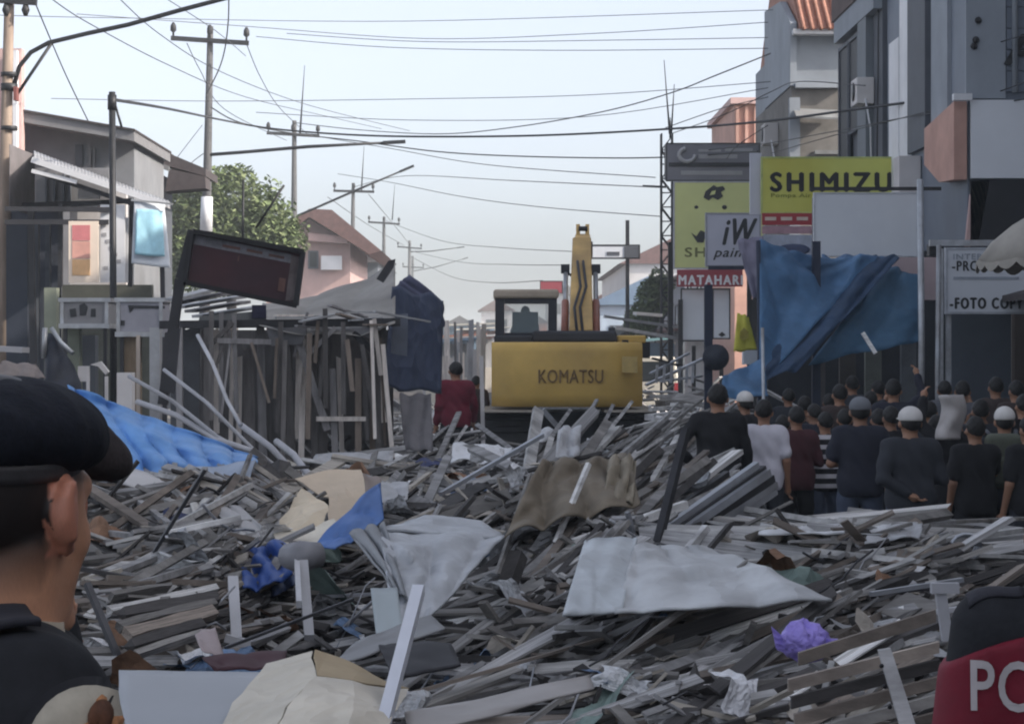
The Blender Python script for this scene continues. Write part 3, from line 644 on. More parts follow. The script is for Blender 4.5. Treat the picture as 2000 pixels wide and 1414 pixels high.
q = MB(); q.bb(at(26, 196, Y - .2), at(37, 172, Y)); q.build('junction_box', mk('rust_box', (.22, .08, .07), .7), t)

Y = 34.5
t = thing('cable_post', 'dark steel cable post standing in front of the left awning', 'pole', (PX(222, Y), Y, 0))
q = MB(); q.tube([(PX(223, Y), Y, 0), at(219, 180, Y)], [.055, .05], 10); q.build('post', DKMETAL, t)
q = MB(); q.tube([at(219, 215, Y), at(219, 186, Y)], .068, 10); q.build('cap', DKMETAL, t)
q = MB(); q.tube([at(225, 205, Y), at(238, 250, Y)], .02, 6); q.build('stay', DKMETAL, t)
for (x0, y0, x1, y1, Y, lab) in ((475, 352, 474, 520, 44, 'thin black upright rod behind the tilted red signboard'), (555, 362, 500, 445, 44, 'thin black slanting rod above the tilted red signboard')):
    q = MB(); q.tube([at(x1, y1, Y), at(x0, y0, Y)], .025, 6); q.one('rod', DKMETAL, lab, 'rod')

WN = [0]
def wire(pts, px, label, sag=0.0, group=None, n=7):
    P = [at(*p) for p in pts]; out = []
    # Catmull-Rom through the points
    for i in range(len(P) - 1):
        p0 = P[max(i - 1, 0)]; p1 = P[i]; p2 = P[i + 1]; p3 = P[min(i + 2, len(P) - 1)]
        for k in range(n):
            s = k / n
            q = .5 * (2 * p1 + (p2 - p0) * s + (2 * p0 - 5 * p1 + 4 * p2 - p3) * s * s + (3 * p1 - p0 - 3 * p2 + p3) * s ** 3)
            q.z -= sag * 4 * s * (1 - s); out.append(q)
    out.append(P[-1])
    r = .85 * px * np.mean([p[2] for p in pts]) / F / 2
    q = MB(); q.tube(out, r, 5); return q.one('overhead_cable', CABLE, label, 'cable', group)
wire([(222, 195, 34.5), (330, 213, 46), (430, 234, 62), (520, 250, 64), (640, 261, 62), (800, 267, 60), (1050, 265, 58), (1310, 252, 55), (1505, 236, 50), (1700, 210, 46), (2030, 168, 40)], 5.5, 'thickest black cable crossing the whole street from the dark cable post')
wire([(412, 210, 66), (470, 240, 70), (580, 262, 76), (700, 276, 76), (850, 296, 72), (1000, 305, 70), (1200, 309, 66), (1330, 306, 64), (1480, 296, 58)], 3.2, 'black cable drooping across mid sky to the grey swirl signboard')
wire([(575, 240, 97), (700, 254, 90), (860, 262, 80), (1010, 248, 72), (1180, 218, 66), (1310, 182, 62), (1400, 147, 58), (1505, 105, 57.9)], 2.6, 'cable rising steeply across the sky to the terracotta roofed house')
wire([(590, 262, 97), (760, 290, 90), (950, 322, 80), (1280, 347, 68)], 1.8, 'thin cable running from the spike rod pole down to the lattice mast')
wire([(690, 366, 127), (790, 344, 110), (1000, 353, 90), (1300, 367, 68)], 1.8, 'thin cable from the third pole to the side arm of the lattice mast')
wire([(660, 340, 127), (760, 356, 115), (900, 384, 100), (1060, 405, 90), (1290, 423, 75)], 1.7, 'thin sagging cable above the digger arm')
g_ = 'thin cables level across the upper sky'
for k, pts in enumerate([[(150, 28, 60), (480, 52, 64), (830, 76, 66), (1160, 66, 62), (1500, 44, 58)], [(560, 66, 66), (830, 82, 66), (1200, 79, 62), (1500, 74, 58)], [(500, 72, 66), (760, 93, 66), (1100, 99, 62), (1500, 95, 58)],
                         [(-20, 30, 50), (250, 36, 60), (800, 42, 66), (1510, 20, 58)], [(100, 193, 60), (420, 198, 66), (800, 194, 66), (1150, 186, 62), (1505, 160, 58)], [(500, 220, 70), (800, 235, 70), (1150, 228, 66), (1500, 172, 58)]]):
    wire(pts, 1.7, ('highest', 'third highest', 'fourth highest', 'second highest', 'second lowest', 'lowest')[k] + ' of the thin level cables across the upper sky', group=g_)
wire([(64, -5, 37), (92, 62, 40), (130, 150, 44), (176, 245, 45)], 3.0, 'guy cable slanting down from the left pole crossarm to the grey roof')
g_ = 'cables slanting down from the upper left'
for pts in ([(92, -8, 40), (170, 44, 46), (330, 128, 56), (480, 190, 70), (640, 228, 90), (745, 252, 97)], [(230, -5, 46), (310, 66, 52), (430, 140, 60), (600, 205, 75), (800, 256, 90)], [(320, -5, 48), (420, 60, 55), (480, 110, 66)],
            [(365, 85, 66), (392, 140, 70), (440, 215, 76), (560, 275, 97)], [(482, 88, 67), (508, 150, 75), (545, 210, 85), (600, 262, 97)]):
    wire(pts, 1.8, 'thin cable slanting down from the upper left to a farther pole', group=g_)
wire([(447, -5, 62), (446, 40, 64), (440, 92, 66.5), (428, 135, 66.8), (403, 185, 66.8)], 3.2, 'dark drop cable hanging beside the near insulator pole')
wire([(398, 300, 66.5), (378, 315, 66), (352, 340, 60), (330, 355, 55)], 2.2, 'service cable looping from the near insulator pole to the old eaves')
wire([(395, 245, 66.5), (360, 290, 60), (330, 330, 55)], 1.8, 'thin service cable from the near insulator pole down left')
g_ = 'cables fanning out to the right-hand houses'
for pts in ([(1310, 262, 66), (1420, 222, 60), (1505, 180, 57.9), (1560, 160, 54), (1690, 168, 47)], [(1312, 300, 66), (1480, 283, 57), (1640, 255, 48), (1780, 228, 43), (2030, 190, 38)], [(1505, 300, 57), (1640, 262, 48), (1900, 195, 40), (2030, 150, 38)],
            [(1420, 310, 60), (1440, 285, 58), (1500, 245, 57.6)], [(1300, 250, 66), (1410, 212, 62), (1500, 190, 57.8)], [(1850, 110, 42), (2030, 62, 37)]):
    wire(pts, 2.3, 'cable fanning out between the houses at right', group=g_)
g_ = 'far cables low over the street end'
for pts in ([(750, 430, 158), (860, 470, 130), (980, 484, 110), (1130, 492, 95)], [(800, 490, 205), (900, 512, 170), (1000, 517, 130), (1100, 518, 110)], [(800, 500, 205), (880, 540, 180), (960, 552, 140), (1060, 548, 110)], [(640, 385, 127), (720, 440, 150), (790, 480, 190)], [(720, 380, 127), (770, 440, 158), (800, 478, 200)]):
    wire(pts, 1.4, 'faint far cable low over the end of the street', group=g_)

# ================================================================== left shop front and stalls
CORR = mk('corrugated_zinc', (.40, .41, .43), .5, .2, 4, .08, metal=.35, dirt=(.2, .17, .15), dirt_amt=.5)
STEELB = mk('dark_steel_beam', (.035, .035, .04), .6, .2, 4, .05)
def corrugated(p00, p10, p11, p01, n=26, amp=.03):
    A, B, C, D = map(Vector, (p00, p10, p11, p01)); nz = (B - A).cross(D - A).normalized(); mb = MB(); mb.smooth = True
    mb.grid(lambda u, v: A.lerp(B, u).lerp(D.lerp(C, u), v) + nz * amp * math.sin(u * n * 2 * math.pi), n * 6, 3)
    return mb
Y = 36.0
t = thing('awning', 'long sloping zinc awning with pale edge over the left shop front', 'awning', (PX(180, Y), Y, 0))
q = corrugated(at(66, 318, Y), at(332, 408, Y), at(332, 395, Y + 4), at(66, 296, Y + 4), 40, .007); q.build('zinc_sheet', CORR, t, thick=.02)
q = MB(); q.beam(at(62, 312, Y - .06), at(322, 400, Y - .06), .05, .09); q.build('edge_strip', WHITE, t)
q = MB(); q.beam(at(62, 334, Y - .03), at(150, 356, Y - .03), .05, .06); q.build('edge_strip', WHITE, t)
for (x0, y0, x1, y1, yy) in ((10, 408, 215, 410, Y), (10, 434, 212, 434, Y), (70, 336, 300, 412, Y + .1), (140, 400, 258, 392, Y + .5), (10, 402, 200, 396, Y + 2), (258, 400, 254, 560, Y + .3), (118, 400, 118, 560, Y + .2)):
    q = MB(); q.beam(at(x0, y0, yy), at(x1, y1, yy), .07, .075); q.build('frame_bar', STEELB, t)
q = MB(); q.beam((PX(60, Y), Y + .4, 0), at(60, 410, Y + .4), .09, .09); q.build('post', STEELB, t)
q = MB(); q.beam((PX(315, Y), Y + .5, 0), at(315, 400, Y + .5), .07, .07); q.build('post', STEELB, t)
t = thing('shop_house', 'dark open shop front under the left awning with grey fascia board', 'shop', (PX(80, 39), 39, 0))
q = MB(); q.bb(at(18, 408, 37), at(68, 303, 39)); q.build('fascia', mk('grey_brown_fascia', (.17, .155, .16), .8, .2, 3, .1), t)
q = MB(); q.bb(at(70, 404, 40.2), at(216, 330, 40.4)); q.build('upper_board', mk('grey_board', (.19, .19, .20), .8, .2, 2, .1), t)
for x in (88, 104, 122, 134): q = MB(); q.bb(at(x, 402, 40.1), at(x + 5, 340, 40.19)); q.build('board_batten', SLATD, t)
q = MB(); q.bb((PX(-60, 40.6), 40.6, 0), at(120, 404, 40.8)); q.build('back_wall', mk('dark_interior_wall', (.04, .045, .06), .8, .3, 2, .05), t)  # near-black colour stands for the dark shop interior
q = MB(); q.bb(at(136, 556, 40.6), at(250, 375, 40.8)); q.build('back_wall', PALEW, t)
q = MB(); q.bb((PX(121, 40.6), 40.6, 0), at(300, 557, 40.8)); q.build('back_wall', mk('shaded_olive_wall', (.10, .105, .09), .8, .3, 2, .05), t)  # shade below the sunlit part is put into this darker colour
q = MB(); q.bb(at(152, 388, 38.5), at(196, 372, 38.7)); q.build('shelf_board', WHITE, t)
q = MB(); q.bb(at(150, 407, 38.5), at(196, 399, 38.7)); q.build('shelf_board', WHITE, t)
for (x0, x1, yt) in ((60, 78, 440), (88, 100, 430)): q = MB(); q.bb((PX(x0, 38), 38, 0), at(x1, yt, 38.15)); q.build('door_post', SLATD, t)
q = MB(); q.bb((PX(12, 37.5), 37.5, 0), at(56, 440, 37.6)); q.build('door_leaf', mk('night_blue_door', (.035, .042, .06), .6, .2, 2, .05), t)
def panel_sign(label, x0, y0, x1, y1, Y, m, cat='poster', name='poster', d=.03):
    a, b = at(x0, y1, Y), at(x1, y0, Y); q = MB(); q.bb((a.x, Y, a.z), (b.x, Y + d, b.z)); t = thing(name, label, cat, ((a.x + b.x) / 2, Y, a.z)); q.build('panel', m, t); return t
p = panel_sign('pink and orange sunlit poster with cream border under the left awning', 134, 432, 192, 552, 35.9, mk('cream_border', (.78, .66, .55), .7, .05, 2, 0))
def pband(t, x0, y0, x1, y1, Y, m, nm='print_patch'): return band(t, x0, y0, x1, y1, Y, m, nm, .008)
pband(p, 141, 440, 176, 470, 35.9, mk('rose_print', (.68, .24, .25), .7, .15, 4, 0)); pband(p, 141, 472, 176, 505, 35.9, mk('salmon_print', (.68, .36, .30), .7, .15, 4, 0)); pband(p, 141, 507, 176, 538, 35.9, mk('orange_print', (.68, .42, .22), .7, .2, 4, 0))
panel_sign('white sunlit wall board with small figures beside the pink poster', 196, 400, 244, 552, 36.05, WHITE, 'board', 'wall_board')
p = panel_sign('narrow white sunlit strip board behind the dark cable post', 226, 425, 250, 552, 36.2, WHITE, 'board', 'wall_board')
for k in range(6): pband(p, 200 + (k * 7) % 32, 455 + k * 13, 208 + (k * 7) % 32, 462 + k * 13, 36.05, FADE)
# blue-white banner
Y = 35.4
t = thing('banner', 'pale blue and white banner hanging from the end of the left awning', 'banner', at(293, 395, Y))
b = cloth('banner_cloth', [at(262, 392, Y), at(321, 398, Y + .1), at(333, 524, Y), at(257, 516, Y - .1)], mk('banner_white', (.66, .70, .76), .7, .04, 2, 0), 16, 20, .02, 1.2, seed=2, crumple=.01, edge=.0)
b.parent = t; b.location = b.location - ORG[t]; ORG.pop(b, None)
b = cloth('banner_print', [at(266, 408, Y - .06), at(317, 412, Y + .04), at(322, 502, Y - .06), at(264, 498, Y - .16)], mk('banner_blue', (.30, .53, .64), .7, .28, 3, 0), 12, 16, .02, 1.2, seed=2, crumple=.01, edge=.0)
b.parent = t; b.location = b.location - ORG[t]
q = MB(); q.beam(at(256, 391, Y), at(338, 399, Y), .03, .03); q.build('hanging_rod', GALV, t)

# low counters, cart and clutter in the left shop
def cart(label, x0, y0, x1, y1, Y, m, marks):
    a, b = at(x0, y1, Y), at(x1, y0, Y)
    t = thing('food_cart', label, 'cart', ((a.x + b.x) / 2, Y, 0))
    q = MB(); q.bb((a.x, Y, a.z), (b.x, Y + .7, b.z)); q.build('cabinet', m, t)
    for x in (a.x, b.x - .05): q = MB(); q.bb((x, Y - .03, a.z), (x + .05, Y - .002, b.z)); q.build('corner_post', GALV, t)
    q = MB(); q.bb((a.x - .03, Y - .03, b.z + .002), (b.x + .03, Y + .74, b.z + .06)); q.build('top', GALV, t)
    q = MB(); q.bb((a.x - .02, Y - .04, a.z - .07), (b.x + .02, Y + .72, a.z - .002)); q.build('shelf', GALV, t)
    for x in (a.x + .04, b.x - .08): q = MB(); q.bb((x, Y + .02, 0), (x + .05, Y + .08, a.z - .072)); q.build('leg', STEELB, t)
    for pts in marks: blob(t, pts, Y, INK, 'printed_mark', .01)
    return t
cart('grey food cart with a three-part dark emblem under the pink poster', 118, 590, 212, 632, 33.5, mk('cart_grey', (.20, .20, .21), .6, .15, 2, .03), [[(136, 604), (148, 602), (150, 618), (138, 620)], [(155, 596), (165, 592), (172, 600), (168, 616), (156, 616)], [(178, 603), (187, 603), (187, 619), (177, 619)]])
cart('lilac grey food cart with an angular dark mark left of the leaning pole', 228, 590, 318, 648, 32.5, mk('cart_lilac', (.30, .30, .34), .6, .15, 2, .03), [[(250, 596), (322, 598), (322, 603), (262, 602), (254, 612)], [(236, 626), (244, 626), (243, 636), (236, 636)]])
PGREEN = mk('pale_green_board', (.22, .24, .19), .8, .2, 2, .1)
for (x0, y0, x1, m, Y, nm, lab, cat) in ((86, 562, 110, PGREEN, 35, 'upright_board', 'pale green upright board behind the left clutter', 'board'), (128, 632, 155, PGREEN, 34, 'upright_board', 'wider pale green board under the emblem cart', 'board'), (158, 655, 186, SLATD, 34.5, 'upright_board', 'dark grey board under the emblem cart', 'board'),
                                        (238, 655, 272, mk('brown_panel', (.20, .15, .10), .8, .25, 3, .1, stretch=(4, 4, 1)), 32.6, 'cupboard', 'brown wooden cupboard with pale edge right of the dark cable post', 'cupboard'), (228, 728, 258, PALEW, 31, 'box', 'pale carton standing low beside the cable post', 'box'), (292, 640, 312, CORR, 32, 'upright_board', 'grey zinc strip standing beside the leaning pole', 'board')):
    q = MB(); q.bb((PX(x0, Y), Y, 0), (PX(x1, Y), Y + .25, PZ(y0, Y))); q.one(nm, m, lab, cat)
q = MB(); Y = 32.3; q.beam((PX(270, Y), Y, .2), at(270, 655, Y), .05, .05); q.one('lath', mk('pale_lath', (.55, .47, .40), .8, .1), 'pale lath at the edge of the brown cupboard', 'lath')
Y = 30.0
t = thing('plastic_chair', 'pale upturned plastic chair beside the dark cable post', 'chair', at(180, 760, Y))
q = MB(); q.bb(at(152, 745, Y), at(176, 715, Y + .05)); q.build('seat', PALEW, t)
q = MB(); q.prism([at(176, 712, Y), at(196, 706, Y), at(212, 726, Y), at(206, 732, Y), at(192, 716, Y)], (0, .12, 0)); q.build('backrest', PALEW, t)
for x in (152, 172, 208): q = MB(); q.beam(at(x, 800, Y), at(x, 735, Y), .04, .04); q.build('leg', PALEW, t)
t = thing('covered_motorbike', 'dark parked motorbike under a blackish cover with pale bars showing', 'motorbike', at(120, 800, 29))
Yb = 29.0
b = MB(); b.smooth = True
def bike(u, v):
    x = 88 + 70 * u; top = np.interp(u, [0, .1, .28, .55, .8, 1], [690, 650, 655, 690, 715, 752]); y = top + (830 - top) * v
    p = at(x, y, Yb - .5 * math.sin(v * 1.4) + .08 * vnoise((x * .06, y * .05, 0), 3)); return p
b.grid(bike, 18, 12); b.build('cover', mk('blackish_cover', (.022, .026, .04), .7, .4, 4, .2), t, thick=.02)
q = MB(); q.tube([at(100, 640, Yb - .1), at(118, 668, Yb - .1), at(142, 690, Yb - .2)], .03, 6); q.build('handlebar', GALV, t)
q = MB(); q.tube([at(88, 640, Yb - .1), at(86, 700, Yb - .1)], .035, 6); q.build('mirror_stem', GALV, t)
for k, (x, y) in enumerate(((95, 806), (150, 806))): q = MB(); c = at(x, 870, Yb); q.tube([c + Vector((-.05, 0, 0)), c + Vector((.05, 0, 0))], .28, 16); q.build('wheel', BLACK, t)
panelY = 31
q = MB(); q.beam(at(-20, 680, 30), at(50, 684, 30), .5, .07); q.one('shelf_board', FADE, 'grey shelf board at the left edge above the officer', 'board')
c_ = cloth('tarp', [at(-30, 705, 27), at(70, 712, 27), at(90, 740, 26), at(-30, 745, 26)], mk('dusty_cloth', (.20, .17, .16), .9, .2, 3, .1), 14, 8, .08, 3, seed=4)
tag(c_, 'dusty brown cloth heaped at the left edge above the beret', 'cloth')

# tilted dark red signboard on a leaning pole
Y = 24.0
t = thing('signboard', 'dark red tilted signboard with black frame on a leaning pole', 'sign', (PX(325, Y), Y, .5))
TL, TR, BR, BL = at(376, 452, Y), at(592, 492, Y + .3), at(578, 597, Y + .3), at(362, 552, Y)
nrm = Vector((0, 1, 0))
def lerp4(u, v): return TL.lerp(TR, u).lerp(BL.lerp(BR, u), v)
q = MB(); q.prism([lerp4(0, 0), lerp4(1, 0), lerp4(1, 1), lerp4(0, 1)], (0, .1, 0)); q.build('panel', mk('dark_maroon', (.055, .018, .023), .55, .3, 2, .02, dirt=(.03, .02, .03), dirt_amt=.8), t)
q = MB(); q.prism([lerp4(.02, .05) - nrm * .006, lerp4(.90, .09) - nrm * .006, lerp4(.90, .25) - nrm * .006, lerp4(.02, .24) - nrm * .006], (0, .004, 0)); q.build('title_strip', mk('faded_title', (.17, .17, .19), .7, .4, 9, 0), t)
q = MB(); q.prism([lerp4(.90, .10) - nrm * .007, lerp4(.985, .10) - nrm * .007, lerp4(.985, .9) - nrm * .007, lerp4(.90, .95) - nrm * .007], (0, .004, 0)); q.build('end_strip', mk('grey_strip_print', (.12, .10, .10), .7, .4, 5, 0), t)
for (u, v, w_, h_) in ((.43, .30, .012, .1), (.50, .14, .14, .05), (.28, .14, .16, .05), (.70, .15, .14, .05), (.82, .55, .06, .25)):
    q = MB(); q.prism([lerp4(u, v) - nrm * .012, lerp4(u + w_, v) - nrm * .012, lerp4(u + w_, v + h_) - nrm * .012, lerp4(u, v + h_) - nrm * .012], (0, .004, 0)); q.build('faded_print', mk('maroon_faded_print', (.13, .07, .06), .7, .3, 6, 0), t)
for a, b in ((TL, TR), (TR, BR), (BR, BL), (BL, TL)): q = MB(); q.beam(a - nrm * .01, b - nrm * .01, .05, .14, (0, 1, 0)); q.build('frame_bar', BLACK, t)
q = MB(); q.beam(at(318, 790, Y), at(352, 545, Y), .1, .1); q.beam(at(352, 545, Y), at(376, 450, Y), .09, .09); q.build('pole', STEELB, t)
q = MB(); q.prism([at(312, 760, Y - .06), at(340, 770, Y - .06), at(352, 640, Y - .06), at(322, 650, Y - .06)], (0, .05, 0)); q.build('pole_plate', STEELB, t)

# timber stall in the middle left: every board on its own
Y = 26.0
x0, x1 = PX(332, Y), PX(765, Y); zt = PZ(640, Y)
t = thing('timber_stall', 'half demolished timber market stall with upright boards and a grey sheet roof', 'stall', ((x0 + x1) / 2, Y + 1, 0))
SB = [mk('stall_board_' + n_, c_, .85, .3, 4, .2, stretch=(5, 5, .7), rand=.3) for n_, c_ in (('dark', (.13, .122, .12)), ('grey', (.28, .27, .275)), ('brown', (.20, .165, .14)), ('pale', (.62, .57, .53)))]
q = MB(); q.bb((x0 - .3, Y + 2.6, 0), (x1 - .1, Y + 2.7, zt)); q.build('back_wall', SB[0], t)
x = x0; rnd = random.Random(11)
px_pale = (420, 432, 455, 468, 500, 520, 552, 585, 603, 620, 658, 680, 702, 722)
while x < x1 - .1:
    wd = rnd.uniform(.05, .16); pxc = CX + (x + wd / 2) / Y * F
    pale = any(abs(pxc - k) < 7 for k in px_pale)
    if pxc < 402: wd = rnd.uniform(.12, .2)
    if pale: wd = rnd.uniform(.04, .07)
    top = zt + .02 - (rnd.uniform(0, .5) if rnd.random() < .35 and pxc > 405 else 0)
    bot = 0 if not pale else rnd.uniform(.3, 1.2)
    lean = rnd.uniform(-.05, .05)
    b = MB(); yo = rnd.uniform(0, .1)
    b.beam((x + wd / 2 + lean, Y + yo, bot), (x + wd / 2, Y + yo + .02, top), .022, wd, (0, 1, 0)) if False else b.prism([(x + lean, Y + yo, bot), (x + wd + lean, Y + yo, bot), (x + wd, Y + yo, top), (x, Y + yo, top + rnd.uniform(-.05, .03))], (0, .022, 0))
    if rnd.random() < .22 and pxc > 410: x += wd; continue            # boards already torn away
    b.build('board', SB[3] if pale else rnd.choice((SB[0], SB[0], SB[0], SB[1], SB[1], SB[1], SB[2], SB[2], SB[3] if wd < .09 else SB[0])) if pxc > 402 else mk('stall_zinc', (.10, .105, .115), .6, .2, 4, .1), t)
    x += wd + (rnd.uniform(.0, .05) if pxc > 420 else .004)
q = MB(); q.beam((x0 - .1, Y - .1, zt + .03), (x1 + .1, Y - .1, zt + .06), .1, .09); q.build('top_beam', STEELB, t)
for (a, b, m) in (((405, 640), (404, 900), SB[0]), ((560, 640), (572, 900), SB[0]), ((735, 640), (740, 900), SB[0]), ((575, 640), (640, 840), SB[1]), ((650, 720), (655, 905), SB[1]), ((700, 700), (700, 900), SB[2]), ((350, 640), (352, 900), SB[1])):
    q = MB(); q.beam(at(a[0], a[1], Y - .16), at(b[0], b[1], Y - .16), .07, .08); q.build('stud', m, t)
for (a, b, m, w_) in (((395, 690), (455, 630), SB[0], .05), ((690, 650), (735, 690), BLACK, .07), ((618, 818), (715, 818), SB[3], .05), ((605, 690), (655, 640), SB[1], .05), ((425, 665), (530, 668), SB[1], .06)):
    q = MB(); q.beam(at(a[0], a[1], Y - .22), at(b[0], b[1], Y - .22), w_, w_); q.build('brace', m, t)
rs = random.Random(33)
for k in range(26):
    xa = rs.uniform(405, 755); ya = rs.uniform(600, 680); L_ = rs.uniform(60, 240); dx_ = rs.gauss(0, 14)
    q = MB(); yy = Y - rs.uniform(.12, .5); q.beam(at(xa, ya, yy), at(xa + dx_, ya + L_, yy), rs.uniform(.025, .06), .03); q.build('loose_stud', rs.choice((SB[1], SB[2], SB[2], SB[3], SB[0], SB[0])), t)
for k in range(12):
    xa = rs.uniform(340, 740); ya = rs.uniform(592, 640); q = MB(); yy = Y - rs.uniform(.1, .6); q.beam(at(xa, ya, yy), at(xa + rs.uniform(30, 110), ya + rs.gauss(0, 12), yy + .3), rs.uniform(.03, .1), .02); q.build('loose_batten', rs.choice((SB[1], SB[2], SB[3], CORR)), t)
q = MB(); q.prism([at(520, 640, Y - .24), at(600, 640, Y - .24), at(590, 672, Y - .24), at(530, 676, Y - .24)], (0, .03, 0)); q.build('torn_board', mk('stall_sheet', (.16, .16, .17), .8, .2), t)
q = MB(); q.prism([at(682, 640, Y - .26), at(738, 640, Y - .26), at(734, 668, Y - .26), at(700, 650, Y - .26)], (0, .03, 0)); q.build('torn_board', mk('stall_sheet', (0, 0, 0)), t)
for k, (xa, ya, xb, yb) in enumerate(((335, 585, 430, 562), (345, 592, 465, 568), (350, 600, 470, 580), (372, 608, 478, 590), (385, 618, 505, 600))):
    q = MB(); q.beam(at(xa, ya, Y + k * .25), at(xb, yb, Y + k * .25 + .6), .22, .035); q.build('roof_slat', CORR if k % 2 == 0 else SB[1], t)
q = MB(); q.prism([at(385, 640, Y - .05), at(520, 640, Y - .05), at(520, 606, Y - .05), at(390, 618, Y - .05)], (0, .05, 0)); q.build('lintel_board', mk('stall_lintel', (.13, .135, .135), .8, .2), t)
q = MB(); q.bb(at(492, 622, Y - .08), at(520, 596, Y - .06)); q.build('dark_gap', mk('gap_navy', (.02, .02, .045), .7), t)  # dark panel standing for the gap here
q = cloth('roof_sheet', [at(512, 590, Y + 2.4), at(772, 512, Y + 2.6), at(772, 636, Y - .25), at(505, 634, Y - .25)], mk('grey_roof_sheet', (.30, .29, .275), .9, .18, 2, .1, dirt=(.12, .11, .1)), 34, 20, .05, 2.6, sag=.12, seed=6, crumple=.05)
q.location = q.location - ORG[t]; q.parent = t
q = MB(); q.prism([at(735, 545, Y), at(758, 510, Y), at(772, 506, Y), at(768, 522, Y), at(748, 552, Y)], (0, .1, 0)); q.build('ridge_scrap', STEELB, t)

c_ = cloth('tarp', [at(766, 560, 27), at(866, 585, 28.5), at(862, 768, 28), at(748, 760, 26.6)], mk('navy_tarp', (.055, .072, .125), .65, .2, 3, .1, crum=3), 22, 26, .05, 2.2, seed=8, crumple=.05)
tag(c_, 'dark navy blue tarp hung over the end of the timber stall', 'tarp')
c_ = cloth('tarp', [at(772, 560, 27.6), at(800, 536, 28), at(866, 590, 29), at(868, 640, 29)], mk('indigo_tarp', (.09, .10, .17), .65, .2, 3, .1), 14, 10, .05, 2, seed=3)
tag(c_, 'indigo tarp peak slumped over the stall corner post', 'tarp')
q = MB(); q.prism([at(768, 615, 26.3), at(797, 612, 26.3), at(795, 696, 26.3), at(763, 690, 26.3)], (0, .02, 0)); q.one('hanging_board', mk('blue_grey_board', (.17, .19, .24), .7, .15), 'blue grey board hanging on the navy tarp', 'board')
c_ = cloth('cloth', [at(780, 772, 27), at(842, 770, 27), at(846, 880, 26), at(790, 880, 26)], mk('grey_cloth', (.15, .145, .155), .9, .2, 3, .1), 12, 14, .05, 2, seed=5)
tag(c_, 'grey cloth hanging below the navy tarp', 'cloth')

# thin pale stakes in the gap between stall and digger
rnd = random.Random(5)
for k in range(22):
    px = rnd.uniform(865, 958); Y = rnd.uniform(38, 50); y0 = rnd.uniform(615, 700)
    q = MB(); q.beam((PX(px, Y), Y, 0), at(px + rnd.uniform(-6, 6), y0, Y), rnd.uniform(.04, .12), .04)
    sm_ = rnd.choice((SB[3], SB[3], SB[1], CORR, PALEW)); q.one('stake', sm_, 'upright ' + {SB[3].name: 'pale wooden', SB[1].name: 'grey wooden', CORR.name: 'zinc grey', PALEW.name: 'whitish'}[sm_.name] + ' stake in the gap ' + ('close to the digger' if px > 925 else 'close to the navy tarp' if px < 892 else 'midway between navy tarp and digger'), 'stake', 'stakes in the gap beside the digger')

# ================================================================== the digger
YEL = mk('digger_yellow', (.62, .41, .11), .5, .12, 1.5, .04, dirt=(.30, .19, .07), dirt_amt=.5)
YEL2 = mk('boom_yellow', (.60, .40, .15), .6, .2, 2, .05, dirt=(.25, .17, .09), dirt_amt=.6)
TRACK = mk('track_steel', (.035, .034, .036), .8, .3, 6, .2)
DBODY = mk('digger_dark', (.03, .032, .04), .6, .2, 4, .05)
E = thing('excavator', 'yellow tracked excavator seen from behind with its arm raised', 'excavator', (1.17, 40, .1))
def rbox(a, b, r, name, m, par, seg=3):
    q = MB(); q.bb(a, b); ob = q.build(name, m, par); md = ob.modifiers.new('bevel', 'BEVEL'); md.width = r; md.segments = seg; return ob
Y0 = 38.0
def ex(px, py, Y): return at(px, py, Y)
a, b = ex(960, 795, Y0), ex(1258, 668, Y0)
# counterweight: bowed back face with rounded ends
cw = MB(); n = 18; prof = []
for i in range(n + 1):
    u = i / n * 2 - 1; prof.append((a.x + (b.x - a.x) * (u + 1) / 2, Y0 + .42 * abs(u) ** 4 + .0))
rows = [(a.z, .10), (a.z + .06, .03), (a.z + .2, 0), (b.z - .16, 0), (b.z - .05, .04), (b.z, .14)]
cw.smooth = True
cw.add([(x, y + off, z) for z, off in rows for x, y in prof], [(j * (n + 1) + i, j * (n + 1) + i + 1, (j + 1) * (n + 1) + i + 1, (j + 1) * (n + 1) + i) for j in range(len(rows) - 1) for i in range(n)])
cw.smooth = False
cw.add([(x, y + .14, b.z) for x, y in prof] + [(prof[-1][0], Y0 + 1.1, b.z), (prof[0][0], Y0 + 1.1, b.z)], [tuple(range(n + 3))])
cw.add([(x, y + .10, a.z) for x, y in prof] + [(prof[-1][0], Y0 + 1.1, a.z), (prof[0][0], Y0 + 1.1, a.z)], [tuple(range(n + 2, -1, -1))])
for xx, fl in ((prof[0][0], 1), (prof[-1][0], 0)):
    f = (0, 1, 2, 3); cw.add([(xx, Y0 + .5, a.z), (xx, Y0 + 1.1, a.z), (xx, Y0 + 1.1, b.z), (xx, Y0 + .5, b.z)], [f if fl == 0 else f[::-1]])
cwo = cw.build('counterweight', YEL, E)
text('KOMATSU', 1052, 722, 1178, 748, Y0 - .012, mk('worn_black', (.17, .105, .04), .6, .3, 6, 0), cwo, bold=.015)
q = MB(); q.bb(ex(1215, 728, Y0 + .03), ex(1245, 696, Y0 + .05)); q.build('sticker', mk('sticker', (.48, .35, .13), .6), cwo)
for x in (1000, 1216): q = MB(); q.bb(ex(x, 672, Y0 + .3), ex(x + 10, 664, Y0 + .5)); q.build('lifting_eye', DBODY, cwo)
